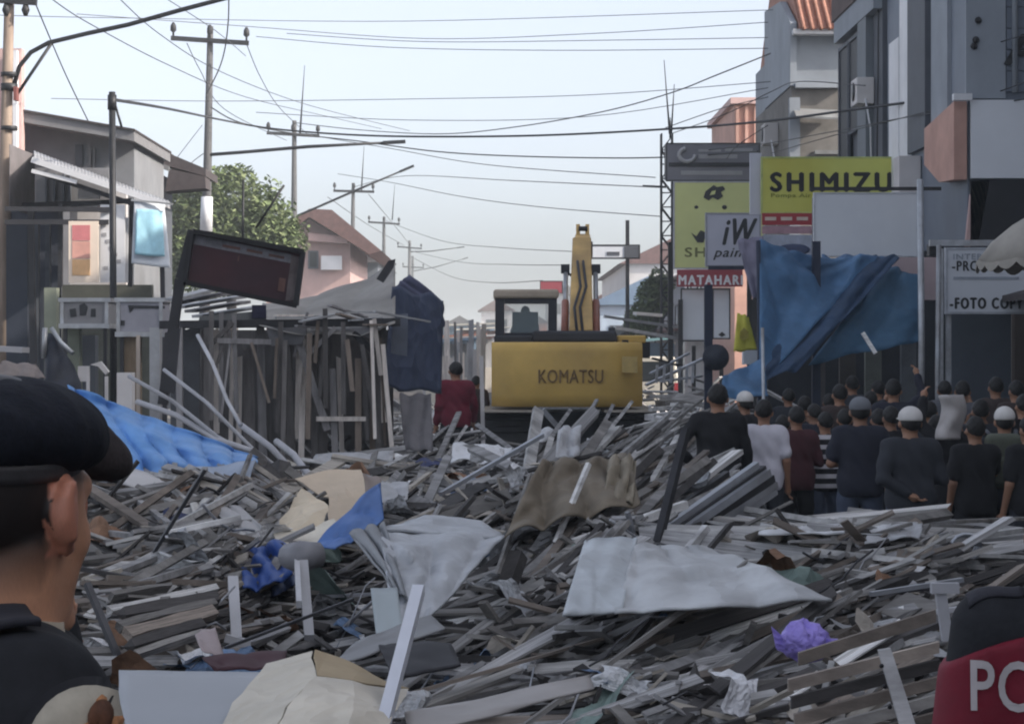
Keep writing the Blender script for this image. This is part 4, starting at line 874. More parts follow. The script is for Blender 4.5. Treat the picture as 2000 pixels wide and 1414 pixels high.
# house body, hood, deck
rbox((a.x + .02, Y0 + 1.08, 1.2), (b.x - .02, Y0 + 4.0, 2.1), .05, 'engine_house', YEL, E)
rbox(ex(1040, 668, Y0 + .9), Vector((PX(1205, Y0 + .9), Y0 + 2.8, PZ(646, Y0 + .9))), .05, 'hood', DBODY, E)
rbox(ex(965, 672, Y0 + .9), Vector((PX(1040, Y0 + .9), Y0 + 1.5, PZ(655, Y0 + .9))), .04, 'deck', DBODY, E)
q = MB(); q.tube([ex(1195, 665, 40.5), ex(1195, 640, 40.5)], .06, 8); q.build('exhaust_pipe', DBODY, E)
for (px0, px1) in ((1206, 1262),): rbox(ex(px0, 670, 39.6), Vector((PX(px1, 39.6), 41, PZ(655, 39.6))), .03, 'side_deck', YEL, E)
q = MB(); q.bb(ex(1255, 700, 40.4), ex(1268, 668, 40.6)); q.build('side_lamp', DBODY, E)
# cab with see-through windows
YC0, YC1 = 39.6, 41.3
xl, xr = PX(967, YC0), PX(1088, YC0); zb, zt_ = 1.9, PZ(572, YC0)
for (xx0, xx1, y0_, y1_) in ((xl, xl + .16, YC0, YC0 + .14), (xr - .15, xr, YC0, YC0 + .14), (xl, xl + .1, YC1 - .12, YC1), (xr - .1, xr, YC1 - .12, YC1)):
    q = MB(); q.bb((xx0, y0_, zb), (xx1, y1_, zt_ - .1)); q.build('cab_pillar', DBODY, E)
q = MB(); q.bb((xl + .162, YC0 + .002, zb), (xr - .152, YC0 + .12, PZ(650, YC0))); q.build('cab_rear_panel', DBODY, E)
q = MB(); q.bb((xl + .162, YC0 + .002, zt_ - .19), (xr - .152, YC0 + .12, zt_ - .1)); q.build('cab_rear_header', DBODY, E)
q = MB(); q.bb((xl + .102, YC1 - .1, zb), (xr - .102, YC1, 2.15)); q.build('cab_front_panel', DBODY, E)
gl = mk('cab_glass', (.45, .56, .60), .1, .05, 2, 0, alpha=.16, spec=.3)
q = MB(); q.bb((xl + .165, YC0 + .05, PZ(650, YC0) + .003), (xr - .155, YC0 + .056, zt_ - .193)); q.build('rear_window', gl, E)
q = MB(); q.bb((xl + .11, YC1 - .05, 2.153), (xr - .11, YC1 - .045, zt_ - .103)); q.build('front_window', gl, E)
rf = rbox((xl - .03, YC0 - .06, zt_ - .098), (xr + .03, YC1 + .1, zt_ + .06), .05, 'cab_roof', mk('dusty_roof', (.42, .36, .29), .8, .15, 3, .05), E)
q = MB(); q.bb((xl + .3, YC0 + .6, 1.9), (xl + .75, YC0 + .75, 2.72)); q.build('seat', BLACK, E)
# boom: box-section arm going up and away, with cylinders, lamps and stick
def tapered(p0, w0, h0, p1, w1, h1, name, m, par):
    p0, p1 = Vector(p0), Vector(p1); d = (p1 - p0).normalized(); x = Vector((1, 0, 0)); z = x.cross(d)
    vs = []
    for p, w_, h_ in ((p0, w0, h0), (p1, w1, h1)):
        for sx, sz in ((-1, -1), (1, -1), (1, 1), (-1, 1)): vs.append(p + x * sx * w_ / 2 + z * sz * h_ / 2)
    q = MB(); q.add(vs, [(3, 2, 1, 0), (4, 5, 6, 7), (0, 1, 5, 4), (1, 2, 6, 5), (2, 3, 7, 6), (3, 0, 4, 7)])
    ob = q.build(name, m, par); md = ob.modifiers.new('bevel', 'BEVEL'); md.width = .03; md.segments = 2; return ob
BY = 41.2
tapered(ex(1134, 668, BY), .43, .5, ex(1136, 490, BY + 3.2), .36, .6, 'boom', YEL2, E)
tapered(ex(1136, 505, BY + 3.0), .35, .5, ex(1138, 476, BY + 5.0), .30, .4, 'boom_tip', YEL2, E)
for sx in (-1, 1):
    q = MB(); q.tube([ex(1134 + sx * 31, 660, BY + .3), ex(1134 + sx * 30, 590, BY + 1.2)], .07, 10); q.build('boom_cylinder', mk('rust_red_cylinder', (.34, .14, .10), .5, .2), E)
    q = MB(); q.tube([ex(1134 + sx * 30, 590, BY + 1.2), ex(1134 + sx * 29, 535, BY + 1.9)], .045, 10); q.build('cylinder_rod', GALV, E)
    q = MB(); q.bb(ex(1134 + sx * 30 - 8, 534, BY + 1.9), ex(1134 + sx * 30 + 8, 517, BY + 2.1)); q.build('work_lamp', DBODY, E)
    q = MB(); q.beam(ex(1134 + sx * 30, 532, BY + 2.0), ex(1134 + sx * 14, 540, BY + 2.0), .05, .05); q.build('lamp_bracket', DBODY, E)
    q = MB(); q.beam(ex(1138 + sx * 9, 500, BY + 4.6), ex(1138 + sx * 9, 441, BY + 4.9), .08, .12); q.build('stick_plate', YEL2, E)
q = MB(); q.bb(ex(1122, 502, BY + 3.4), ex(1156, 474, BY + 3.8)); q.build('stick_bracket', DBODY, E)
q = MB(); q.tube([ex(1130, 447, BY + 4.75), ex(1147, 447, BY + 4.75)], .05, 8); q.build('pivot_pin', DBODY, E)
for sx in (-6, 5):
    q = MB(); q.tube([ex(1134 + sx, 655, BY - .35), ex(1128 + sx, 600, BY + .5), ex(1140 + sx, 560, BY + 1.15), ex(1134 + sx, 510, BY + 2.1)], .025, 6); q.build('hose', DBODY, E)
# undercarriage
for (pxa, pxb, k) in ((940, 1048, 0), (1172, 1284, 1)):
    xa, xb = PX(pxa, Y0 + .6), PX(pxb, Y0 + .6)
    zt2 = PZ(808, Y0 + .6); rad = (zt2 - .1) / 2
    tr = MB(); n = 46; L = 3.9; pts = []
    path = []
    per = 2 * L + 2 * math.pi * rad
    for i in range(n):
        s_ = per * i / n
        if s_ < L: p = (Y0 + .6 + rad + s_, zt2); ang = 0
        elif s_ < L + math.pi * rad: a_ = (s_ - L) / rad; p = (Y0 + .6 + rad + L + rad * math.sin(a_), .1 + rad + rad * math.cos(a_)); ang = -a_
        elif s_ < 2 * L + math.pi * rad: p = (Y0 + .6 + rad + L - (s_ - L - math.pi * rad), .1); ang = math.pi
        else: a_ = (s_ - 2 * L - math.pi * rad) / rad; p = (Y0 + .6 + rad - rad * math.sin(a_), .1 + rad - rad * math.cos(a_)); ang = math.pi - a_
        path.append((p, ang))
    tb = bpy.data.meshes.new('track_shoe'); qq = MB(); qq.box((0, 0, 0), (xb - xa, per / n * .9, .05)); qq.box((0, 0, .04), (xb - xa, .03, .04)); tb = qq.mesh('track_shoe', Vector((0, 0, 0))); tb.materials.append(TRACK)
    tk = MB(); tk.bb((xa + .12, Y0 + 1.0, .3), (xb - .12, Y0 + .6 + 2 * rad + L - .4, zt2 - .2)); tko = tk.build('track', TRACK, E)
    for (p, ang) in path:
        o = bpy.data.objects.new('track_shoe', tb); COL.objects.link(o); o.parent = tko
        o.location = Vector(((xa + xb) / 2, p[0], p[1])) - ORG[E]; o.rotation_euler = (ang, 0, 0)
    q = MB(); q.bb((xa + .05, Y0 + .12, zt2 + .035), (xb - .05, Y0 + 3.8, zt2 + .075)); q.build('track_cover', mk('lit_dusty_cover', (.40, .36, .31), .9, .2, 4, .1), E)  # pale colour carries the light on the dusty track tops
q = MB(); q.bb((PX(1048, 39), 39.4, .45), (PX(1172, 39), 42, 1.0)); q.build('undercarriage', DBODY, E)
# ================================================================== the debris heap
CZX = [-6, -4, -2.4, -1.2, -.9, -.05, .15, .5, .95, 1.2, 2.2, 2.7, 3.2]
CZZ = [1.1, 1.3, 1.42, 1.36, 1.14, 1.06, 1.20, 1.31, 1.28, 1.2, 1.14, .75, .15]
def heap(X, Y):
    X = np.asarray(X, float); Y = np.asarray(Y, float)
    cz = np.interp(X * 12 / np.maximum(np.interp(Y, [4, 12], [7, 12]), 1), CZX, CZZ)
    cy = np.interp(X, [-4, .9, 1.2, 3], [12.5, 12.5, 10.7, 10.4])
    t = np.clip((Y - 4.6) / (cy - 4.6), 0, 1)
    near = .42 + (cz - .42) * t ** 1.15
    k = np.clip((Y - cy) / 1.6, 0, 1); k = k * k * (3 - 2 * k)
    plat = np.interp(Y, [13, 24, 29, 31], [.85, .78, .6, .0]) * (1 - np.clip((X - .7) / .5, 0, 1) * np.clip((Y - 12.5) / 2, 0, 1))
    far = cz * (1 - k) + plat * k
    h = np.where(Y < cy, near, far)
    h = h * np.clip((Y - 1.2) / 2.5, .35, 1)
    h = h - .30 * np.exp(-((X + .74) / .42) ** 2 - ((Y - 9.2) / .9) ** 2) - .12 * np.exp(-((X - .0) / .3) ** 2 - ((Y - 8.6) / .6) ** 2)
    lim = np.interp(Y, [4, 6.5, 9, 11], [1.3, 1.5, 2.3, 3.2])
    edge = np.clip((lim - X) / .7, 0, 1); h = h * edge * edge * (3 - 2 * edge)
    edge = np.clip((X + 7.5) / 2, 0, 1); h = h * edge
    lump = .06 * np.sin(X * 4.1 + 1.3 * np.sin(Y * 2.1)) + .055 * np.sin(Y * 4.7 + X * 2.3) + .045 * np.sin(X * 9 + Y * 5) + .03 * np.sin(X * 15 - Y * 9)
    return np.maximum(h + lump * np.clip(h, 0, 1), .01)
YS = np.concatenate([np.arange(4.4, 14, .03), np.arange(14, 32, .1)])
def hit(px, py, lift=0.0):
    z = H - (py - CY) / F * YS; x = (px - CX) / F * YS
    below = np.nonzero(z <= heap(x, YS) + lift)[0]
    Y = YS[below[0]] if len(below) else 29.0
    return at(px, py, Y)
nx, ny = 200, 300
gx = np.linspace(-8, 3.6, nx); gy = np.concatenate([np.linspace(1.0, 14, 220), np.linspace(14.1, 32, 80)])
XX, YY = np.meshgrid(gx, gy); ZZ = heap(XX, YY) - .06 + .035 * np.random.randn(*XX.shape)
vs = np.stack([XX, YY, ZZ], -1).reshape(-1, 3)
me = bpy.data.meshes.new('rubble_heap')
me.from_pydata(vs.tolist(), [], [(j * nx + i, j * nx + i + 1, (j + 1) * nx + i + 1, (j + 1) * nx + i) for j in range(ny - 1) for i in range(nx - 1)])
tag(link_mesh('rubble_heap', me, mk('rubble', (.085, .08, .08), .95, .5, 5, .4, dirt=(.09, .085, .08), dirt_amt=.7)), 'dark mass of crushed rubble under the loose boards', kind='stuff')

WD = {}
for n_, c_, st in (('grey', (.48, .475, .48), 0), ('pale', (.74, .73, .72), 0), ('dark', (.085, .08, .08), 0), ('brown', (.30, .255, .22), 0), ('mid', (.35, .335, .32), 0), ('cream', (.66, .60, .52), 0)):
    WD[n_] = mk('plank_' + n_, c_, .85, .36, 3, .3, rand=.42, stretch=(1.2, 5, 5), dirt=(.06, .054, .052), dirt_amt=.6)
METAL = [mk('tube_galv', (.42, .44, .48), .42, .2, 6, .05, metal=.55, rand=.2, dirt=(.18, .16, .15), dirt_amt=.6), mk('tube_dark', (.05, .05, .056), .5, .3, 6, .05, metal=.3, rand=.3)]

# unit plank meshes: slightly bowed boards with broken ends
def plank_mesh(seed, jag=.03, bow=.012):
    rnd = random.Random(seed); q = MB(); n = 5; vs = []; b1 = rnd.uniform(-bow, bow) * 14
    for i in range(n + 1):
        u = i / n - .5
        for (y, z) in ((-.5, -.5), (.5, -.5), (.5, .5), (-.5, .5)):
            du = rnd.uniform(-jag, jag) if i in (0, n) else 0
            vs.append((u + du, y + rnd.uniform(-.06, .06), z + b1 * (.25 - u * u) * 4 + rnd.uniform(-.1, .1)))
    fs = [(3, 2, 1, 0), tuple(n * 4 + k for k in range(4))]
    for i in range(n):
        for k in range(4): fs.append((i * 4 + k, i * 4 + (k + 1) % 4, (i + 1) * 4 + (k + 1) % 4, (i + 1) * 4 + k))
    q.add(vs, fs); return q
PM = [plank_mesh(k) for k in range(7)]
PMESH = {}
def plank_data(k, m):
    key = (k, m.name)
    if key not in PMESH:
        me = PM[k].mesh('plank', Vector((0, 0, 0))); me.materials.append(m); PMESH[key] = me
    return PMESH[key]
def frame_of(p0, p1, roll):
    d = p1 - p0; L = d.length; x = d / L; up = Vector((0, -.35, 1)).normalized()
    if abs(x.dot(up)) > .95: up = Vector((0, -1, 0))
    y = up.cross(x).normalized(); z = x.cross(y); M = Matrix((x, y, z)).transposed()
    return M @ Matrix.Rotation(roll, 3, 'X'), L
def put_plank(name, label, cat, group, p0, p1, wd, th, m, roll=0.0, k=None):
    M, L = frame_of(p0, p1, roll)
    o = bpy.data.objects.new(name, plank_data(random.randrange(7) if k is None else k, m)); COL.objects.link(o)
    o.matrix_world = Matrix.Translation((p0 + p1) / 2) @ M.to_4x4() @ Matrix.Diagonal((L, wd, th, 1))
    return tag(o, label, cat, group)

# flow of the boards: screen boxes (photo px) with a rise to the right (degrees), spread, length (px), width (m)
ZONES = [
    # x0, y0, x1, y1, angle, spread, len0, len1, w0, w1, count, palette, phrase
    (1390, 1018, 1860, 1125, -2, 6, 160, 460, .03, .09, 75, ('grey', 'pale', 'pale', 'mid', 'grey'), 'in the flat stack before the crowd'),
    (1400, 1095, 1840, 1180, 4, 12, 100, 320, .03, .08, 34, ('dark', 'mid', 'dark', 'grey'), 'under the flat stack before the crowd'),
    (960, 900, 1340, 1190, 37, 10, 110, 330, .03, .08, 85, ('grey', 'mid', 'dark', 'brown', 'pale', 'grey'), 'sloping up the middle mound'),
    (1010, 865, 1360, 950, 30, 20, 60, 190, .03, .07, 60, ('pale', 'grey', 'mid', 'pale', 'dark'), 'on the mound crest before the digger'),
    (1225, 830, 1365, 1010, 20, 12, 80, 200, .03, .08, 36, ('pale', 'grey', 'mid', 'pale'), 'fanned out beside the crowd'),
    (800, 1150, 1840, 1300, 14, 9, 200, 560, .025, .07, 110, ('grey', 'mid', 'pale', 'brown', 'mid', 'dark'), 'in the broad front layer'),
    (850, 1290, 1640, 1430, 17, 10, 220, 620, .025, .075, 95, ('grey', 'mid', 'brown', 'grey', 'dark', 'pale'), 'in the lower front sweep'),
    (780, 1080, 1110, 1300, 32, 13, 120, 330, .025, .06, 46, ('mid', 'grey', 'dark', 'pale'), 'poking out beside the fan-shaped sheet'),
    (190, 1120, 450, 1300, 13, 11, 90, 260, .03, .07, 46, ('dark', 'mid', 'brown', 'grey'), 'in the bundle beside the officer'),
    (190, 960, 560, 1130, 12, 26, 60, 220, .02, .06, 80, ('mid', 'grey', 'dark', 'pale', 'brown'), 'scattered behind the officer'),
    (395, 925, 570, 1020, -30, 7, 80, 200, .02, .045, 30, ('mid', 'cream', 'brown', 'grey'), 'in the slatted run'),
    (440, 1120, 790, 1300, 6, 24, 100, 280, .012, .03, 20, ('dark', 'dark', 'mid', 'grey'), 'in the dark hollow'),
    (590, 860, 1010, 1010, 4, 32, 40, 150, .04, .12, 100, ('pale', 'grey', 'mid', 'grey', 'dark', 'cream'), 'strewn over the far debris field'),
    (660, 980, 1000, 1060, -14, 18, 60, 180, .02, .06, 40, ('pale', 'grey', 'dark', 'cream'), 'above the fan-shaped sheet'),
    (230, 900, 420, 990, -14, 15, 50, 140, .02, .06, 22, ('pale', 'grey', 'brown'), 'below the blue tarp'),
]
cand = []
rnd = random.Random(21)
for zi, (x0, y0, x1, y1, ang, spr, l0, l1, w0, w1, cnt, pal, phr) in enumerate(ZONES):
    for k in range(cnt * 2):
        cx, cy = rnd.uniform(x0, x1), rnd.uniform(y0, y1)
        a = R(rnd.gauss(ang, spr)); Lp = rnd.uniform(l0, l1) * 1.22 * (1 if k < cnt else .8)
        pa = (cx - math.cos(a) * Lp / 2, cy + math.sin(a) * Lp / 2); pb = (cx + math.cos(a) * Lp / 2, cy - math.sin(a) * Lp / 2)
        c = hit(cx, cy, rnd.uniform(.0, .06 if k >= cnt else .16)); Yc = c.y
        def endp(p):
            q = hit(p[0], p[1]); dy = max(-.16 * Yc, min(.16 * Yc, q.y - Yc)); return at(p[0], p[1], Yc + dy * .8)
        A, B = endp(pa), endp(pb)
        if (B - A).length > 4.2 or (B - A).length < .12: continue
        wd = rnd.uniform(w0, w1) * rnd.choice((.55, .7, .8, 1.0)); th = rnd.uniform(.012, .028)
        cand.append((Lp * wd * F / Yc, zi, A, B, wd, th, rnd.choice(pal), rnd.uniform(-.7, .7)))
cand.sort(key=lambda c: -c[0])
LAND = [((1570, 1252), 'purple bag'), ((780, 1280), 'white pole'), ((1350, 1130), 'long grey sheet'), ((860, 1120), 'fan-shaped sheet'), ((1400, 980), 'square tube bundle'), ((1310, 950), 'leaning dark post'), ((1150, 950), 'brown canvas'), ((600, 1000), 'beige tarp'), ((690, 1010), 'blue flap'), ((330, 1040), 'navy board'), ((320, 860), 'bright blue tarp'), ((520, 1110), 'royal blue plastic'), ((1690, 1330), 'slatted crate'), ((1880, 1066), 'wire coil'), ((600, 1170), 'broken table'), ((600, 1340), 'cream tarp'), ((380, 1360), 'flat grey board'), ((890, 800), 'red top person'), ((1110, 780), 'digger'), ((1840, 1200), 'steel bracket'), ((1610, 1030), 'crowd'), ((1000, 1120), 'charred stub'), ((1330, 1265), 'cream paper scrap'), ((970, 1380), 'long pale strip')]
CN = dict(grey='grey', mid='dull grey', pale='pale grey', dark='blackish', brown='brown', cream='cream')
for sc, zi, A, B, wd, th, pn, roll in cand[:285]:
    c = (A + B) / 2; px, py = CX + c.x / c.y * F, CY - (c.z - H) / c.y * F; Lp = sc / wd / F * c.y
    (lx, ly), ln = min(LAND, key=lambda l: (l[0][0] - px) ** 2 + (1.6 * (l[0][1] - py)) ** 2)
    dx, dy = px - lx, (py - ly) * 1.6
    rel = ('right of' if dx > 0 else 'left of') if abs(dx) > abs(dy) else ('below' if dy > 0 else 'above')
    sz = ('very long ' if Lp > 440 else 'long ' if Lp > 290 else 'short ' if Lp < 150 else '') + ('wide ' if wd > .06 else 'thin ' if wd < .028 else '')
    if len((sz + CN[pn] + ZONES[zi][12] + rel + ln).split()) > 11: sz = ''
    put_plank('loose_board', sz + CN[pn] + ' board ' + ZONES[zi][12] + ', ' + rel + ' the ' + ln, 'board', 'boards ' + ZONES[zi][12], A, B, wd, th, WD[pn], roll)
# the rest, and thousands of splinters and scraps, as one mass
PN = list(WD); mass = MB()
for sc, zi, A, B, wd, th, pn, roll in cand[285:]:
    M, L = frame_of(A, B, roll); mass.cm = PN.index(pn); c = (A + B) / 2
    mass.box(c, (L, wd, th), M)
for k in range(1900):
    px = rnd.uniform(160, 1860); py = rnd.uniform(850, 1430)
    if px > 1380 and py < 1015 + (px - 1380) * .05: continue
    if px < 560 and py < 930: continue
    c = hit(px, py, rnd.uniform(-.02, .03))
    if c.y > 28.5: continue
    L = rnd.choice((.1, .18, .3, .45)) * rnd.uniform(.7, 1.4) * (c.y / 12) ** .5; wd = rnd.uniform(.012, .05); th = rnd.uniform(.006, .02)
    if rnd.random() < .16: L = rnd.uniform(.08, .2); wd = L * rnd.uniform(.6, 1); th = .01
    mass.cm = rnd.choice((0, 0, 4, 4, 3, 2, 2, 1, 5)) ; ang = rnd.gauss(.35 if px > 900 else .1, .55)
    mass.box(c, (L, wd, th), Euler((rnd.uniform(-.6, .6), rnd.gauss(-.1, .35), ang)))
tag(mass.build('splinters', [WD[n_] for n_ in PN]), 'mass of splinters and small scraps filling the debris heap', kind='stuff')

# steel tubes and rods among the boards
TB = []
def tube_piece(pa, pb, wpx, m, label, lift=.06, group=None, sq=True, dy=None, name='steel_tube', cat='tube'):
    A = hit(*pa, lift); B = hit(*pb, lift)
    if dy is not None: B = at(pb[0], pb[1], A.y + dy)
    w_ = wpx * A.y / F; q = MB()
    if sq: q.beam(A, B, w_, w_)
    else: q.tube([A, A.lerp(B, .5) + Vector((0, 0, .01)), B], w_ / 2, 8)
    return q.one(name, m, label, cat, group)
g_ = 'bundle of square tubes leaning beside the white-shirted person'
for k, (pa, pb, w_) in enumerate([((1290, 1040), (1478, 908), 14), ((1300, 1050), (1492, 915), 14), ((1306, 1056), (1500, 922), 16), ((1318, 1062), (1508, 934), 15), ((1328, 1068), (1514, 946), 14), ((1285, 1020), (1420, 925), 12), ((1340, 1076), (1512, 958), 16), ((1262, 1030), (1330, 990), 12)]):
    tube_piece(pa, pb, w_, METAL[0] if k % 2 == 0 else METAL[1], ('lowest', 'second', 'third', 'fourth', 'fifth', 'short upper', 'topmost right', 'short loose')[k] + ' square tube of the bundle leaning towards the white T-shirt', dy=.5 + .02 * k, lift=.02, group=g_)
X = [((320, 722), (565, 930), 8, 'thin pale rail running down from the leaning pole to the beige tarp'), ((386, 655), (470, 830), 8, 'pale bent rail falling steeply before the timber stall'), ((470, 830), (640, 975), 13, 'pale rail section folded down onto the heap'), ((252, 735), (500, 895), 9, 'long pale rail along the back edge of the bright blue tarp'), ((268, 785), (490, 880), 12, 'white rail lying on the upper hem of the bright blue tarp'), ((540, 862), (640, 960), 14, 'twisted whitish strip above the beige tarp')]
for pa, pb, w_, lab in X:
    A = at(pa[0], pa[1], 13.6); B = at(pb[0], pb[1], 12.9); q = MB(); ww = w_ * 13 / F
    q.tube([A, A.lerp(B, .35) + Vector((.0, 0, .02)), A.lerp(B, .7) - Vector((0, 0, .02)), B], ww / 2, 8); q.one('rail', mk('pale_rail', (.46, .46, .49), .5, .2, 5, .05, rand=.15, dirt=(.25, .23, .22)), lab, 'rail')
g_ = 'dark steel rods in the heap'
RODS = [((1285, 1060), (1340, 838), 15, METAL[1], 'dark upright steel post leaning in front of the black jacketed person', .2), ((1290, 912), (1400, 912), 8, METAL[1], 'dark crossbar on the leaning steel post', .1), ((985, 1160), (1012, 1082), 30, WD['dark'], 'short charred post stub beside the fan-shaped sheet', .1), ((800, 1180), (1110, 1158), 8, METAL[1], 'thin dark rod lying level right of the white pole', .3),
        ((240, 1305), (170, 1140), 12, METAL[1], 'dark steel strip leaning beside the officer', .2), ((440, 1265), (690, 1170), 6, METAL[1], 'thin dark rod slanting through the dark hollow', .4), ((630, 1165), (730, 1160), 6, METAL[0], 'short pale rod level in the dark hollow', .1), ((660, 1235), (745, 1160), 6, METAL[0], 'thin pale rod slanting behind the white pole', .2), ((850, 1350), (1110, 1190), 7, METAL[1], 'long dark rod rising beside the white pole', .6), ((950, 1335), (1560, 1180), 9, METAL[1], 'very long dark rod across the broad front layer', .9),
        ((300, 1080), (400, 918), 7, METAL[1], 'thin dark rod over the navy board behind the officer', .1), ((860, 965), (1060, 850), 8, METAL[0], 'pale rod running up to the mound crest', .7), ((1085, 1060), (1150, 905), 9, WD['pale'], 'pale lath standing up the middle mound', .15), ((1060, 800), (1130, 880), 9, METAL[0], 'pale lath sticking up before the digger tracks', .1), ((1225, 1000), (1245, 1070), 8, METAL[0], 'thin pale strip hanging over the right grey sheet', .05), ((1120, 1060), (1340, 985), 16, WD['pale'], 'pale lath crossing behind the right grey sheet', .3), ((330, 1040), (470, 1010), 10, WD['pale'], 'pale lath behind the blue scraps', .1), ((1330, 1090), (1380, 1030), 14, WD['grey'], 'short grey lath at the foot of the tube bundle', .1), ((1700, 1160), (1880, 1132), 9, METAL[0], 'pale rod at the right end of the front layer', .2), ((1560, 1170), (1820, 1148), 9, METAL[1], 'dark rod edge along the top of the slatted crate', .15)]
for pa, pb, w_, m, lab, dy in RODS: tube_piece(pa, pb, w_, m, lab, dy=dy, lift=.1, name='rod', cat='rod')

# the white pole leaning at the front
A, B = at(818, 1150, 6.5), at(742, 1440, 6.0); q = MB(); q.beam(A, B, .033, .033)
q.one('white_pole', mk('white_alu', (.66, .68, .74), .4, .08, 4, .02, metal=.2), 'bright white square pole leaning in the foreground', 'pole')

# ------------------------------------------------------------------ tarps and sheets
BLUE = mk('blue_tarp', (.13, .32, .68), .5, .2, 3, .12, crum=4, dirt=(.30, .45, .70), dirt_amt=.7)  # pale blue patches stand for light along the folds
ROYAL = mk('royal_tarp', (.03, .075, .26), .5, .25, 3, .12)
BEIGE = mk('beige_tarp', (.66, .56, .42), .75, .14, 3, .12, crum=6, dirt=(.33, .27, .2), dirt_amt=.5)
CREAM = mk('cream_tarp', (.70, .65, .55), .75, .12, 3, .12, crum=6, dirt=(.36, .33, .29), dirt_amt=.5)
GREYT = mk('grey_tarp', (.46, .48, .51), .6, .2, 3.5, .3, crum=5, dirt=(.24, .24, .25), dirt_amt=.8)
BROWNT = mk('brown_tarp', (.22, .185, .14), .85, .25, 4, .25, crum=4, dirt=(.08, .07, .06))
def sheet(label, pts, m, nu=26, nv=18, name='tarp', cat='tarp', **k):
    o = cloth(name, [at(*p) for p in pts], m, nu, nv, **k); return tag(o, label, cat)
sheet('bright blue tarp sagging behind the officer', [(128, 752, 12.9), (505, 892, 12.7), (480, 950, 12.2), (215, 925, 12.2)], BLUE, 80, 34, fold=.07, freq=6, seed=1.3, crumple=.075, dirn=(.3, -1, .1))
sheet('pale blue lower hem hanging from the bright blue tarp', [(300, 925, 12.15), (500, 900, 12.3), (470, 985, 11.9), (330, 965, 11.9)], mk('pale_blue_tarp', (.36, .42, .52), .6, .15, 3, .1), 20, 10, fold=.03, freq=3, seed=4, crumple=.03)
sheet('long whitish board under the bright blue tarp', [(232, 908, 12.1), (420, 962, 11.9), (372, 985, 11.6), (240, 948, 11.7)], mk('whitish_sheet', (.48, .47, .47), .7, .1, 3, .05), 12, 6, name='sheet', cat='sheet', fold=.01, freq=1, seed=2, crumple=.015)
def facets(label, P, faces, m, name='tarp', cat='tarp', sub=3, amp=.012, thick=.005):
    """a stiff tarp of flat facets with sharp folds between them"""
    bm = bmesh.new(); vv = [bm.verts.new(at(*p)) for p in P]
    for f in faces: bm.faces.new([vv[i] for i in f])
    bmesh.ops.triangulate(bm, faces=[f for f in bm.faces if len(f.verts) > 4])
    bmesh.ops.subdivide_edges(bm, edges=bm.edges[:], cuts=sub, use_grid_fill=True)
    for v in bm.verts: v.co += Vector((vnoise(v.co * 14, 1), vnoise(v.co * 11, 2), vnoise(v.co * 13, 4))) * amp
    mb = MB(); bm.verts.index_update(); mb.smooth = False
    mb.add([v.co.copy() for v in bm.verts], [[v.index for v in f.verts] for f in bm.faces]); bm.free()
    o = mb.build(name, m, None, thick=thick); return tag(o, label, cat)
facets('pale beige tarp peak standing up left of the blue flap', [(535, 1038, 10.9), (592, 952, 11.2), (642, 990, 10.9), (612, 1008, 10.75), (632, 1026, 10.7), (560, 1046, 10.6)], [(0, 1, 3, 5), (1, 2, 3), (3, 2, 4), (3, 4, 5)], BEIGE)
facets('tan tarp fold behind the peaked beige flap', [(575, 935, 11.6), (640, 922, 11.7), (706, 916, 11.7), (718, 998, 11.2), (645, 1030, 10.9), (640, 975, 11.35)], [(0, 1, 5), (1, 2, 3, 5), (5, 3, 4)], mk('beige_tarp_shaded', (.56, .46, .35), .75, .14, 3, .12))  # darker beige copy: facet shade put into the colour
facets('cream tarp lip lying below the peaked flap', [(532, 1042, 10.6), (600, 1030, 10.7), (655, 1012, 10.75), (662, 1045, 10.5), (600, 1068, 10.35), (548, 1060, 10.4)], [(0, 1, 4, 5), (1, 2, 3, 4)], CREAM)
sheet('blue tarp flap beside the beige tarp', [(612, 1064, 10.3), (742, 940, 10.8), (750, 1015, 10.6), (655, 1076, 10.2)], mk('mid_blue_tarp', (.07, .15, .38), .5, .2, 3, .12, dirt=(.14, .24, .48), dirt_amt=.6), 22, 14, fold=.03, freq=2, seed=1.9, crumple=.02)
sheet('grey canvas fold beside the blue flap', [(700, 925, 12.0), (745, 935, 12.0), (745, 990, 11.7), (690, 1000, 11.7)], mk('taupe_canvas', (.27, .23, .21), .85, .15, 3, .1), 12, 10, fold=.03, freq=1, seed=1.1)
sheet('navy blue board standing among rubble behind the officer', [(322, 985, 11.2), (376, 978, 11.3), (352, 1085, 10.6), (288, 1090, 10.6)], mk('navy_sheet', (.02, .028, .085), .6, .15, 3, .05), 10, 10, name='sheet', cat='sheet', fold=.01, freq=1, seed=2)
sheet('crumpled royal blue plastic in the dark hollow', [(468, 1075, 10.3), (560, 1058, 10.4), (575, 1130, 9.9), (478, 1160, 9.8)], ROYAL, 22, 18, fold=.07, freq=2, seed=2.2, crumple=.07)
sheet('deep blue plastic strip behind the crumpled royal blue plastic', [(520, 1060, 10.5), (600, 1090, 10.3), (590, 1140, 10.0), (530, 1165, 9.9)], mk('deep_blue_tarp', (.018, .035, .10), .5, .2, 3, .1), 16, 12, fold=.05, freq=2, seed=6, crumple=.04)
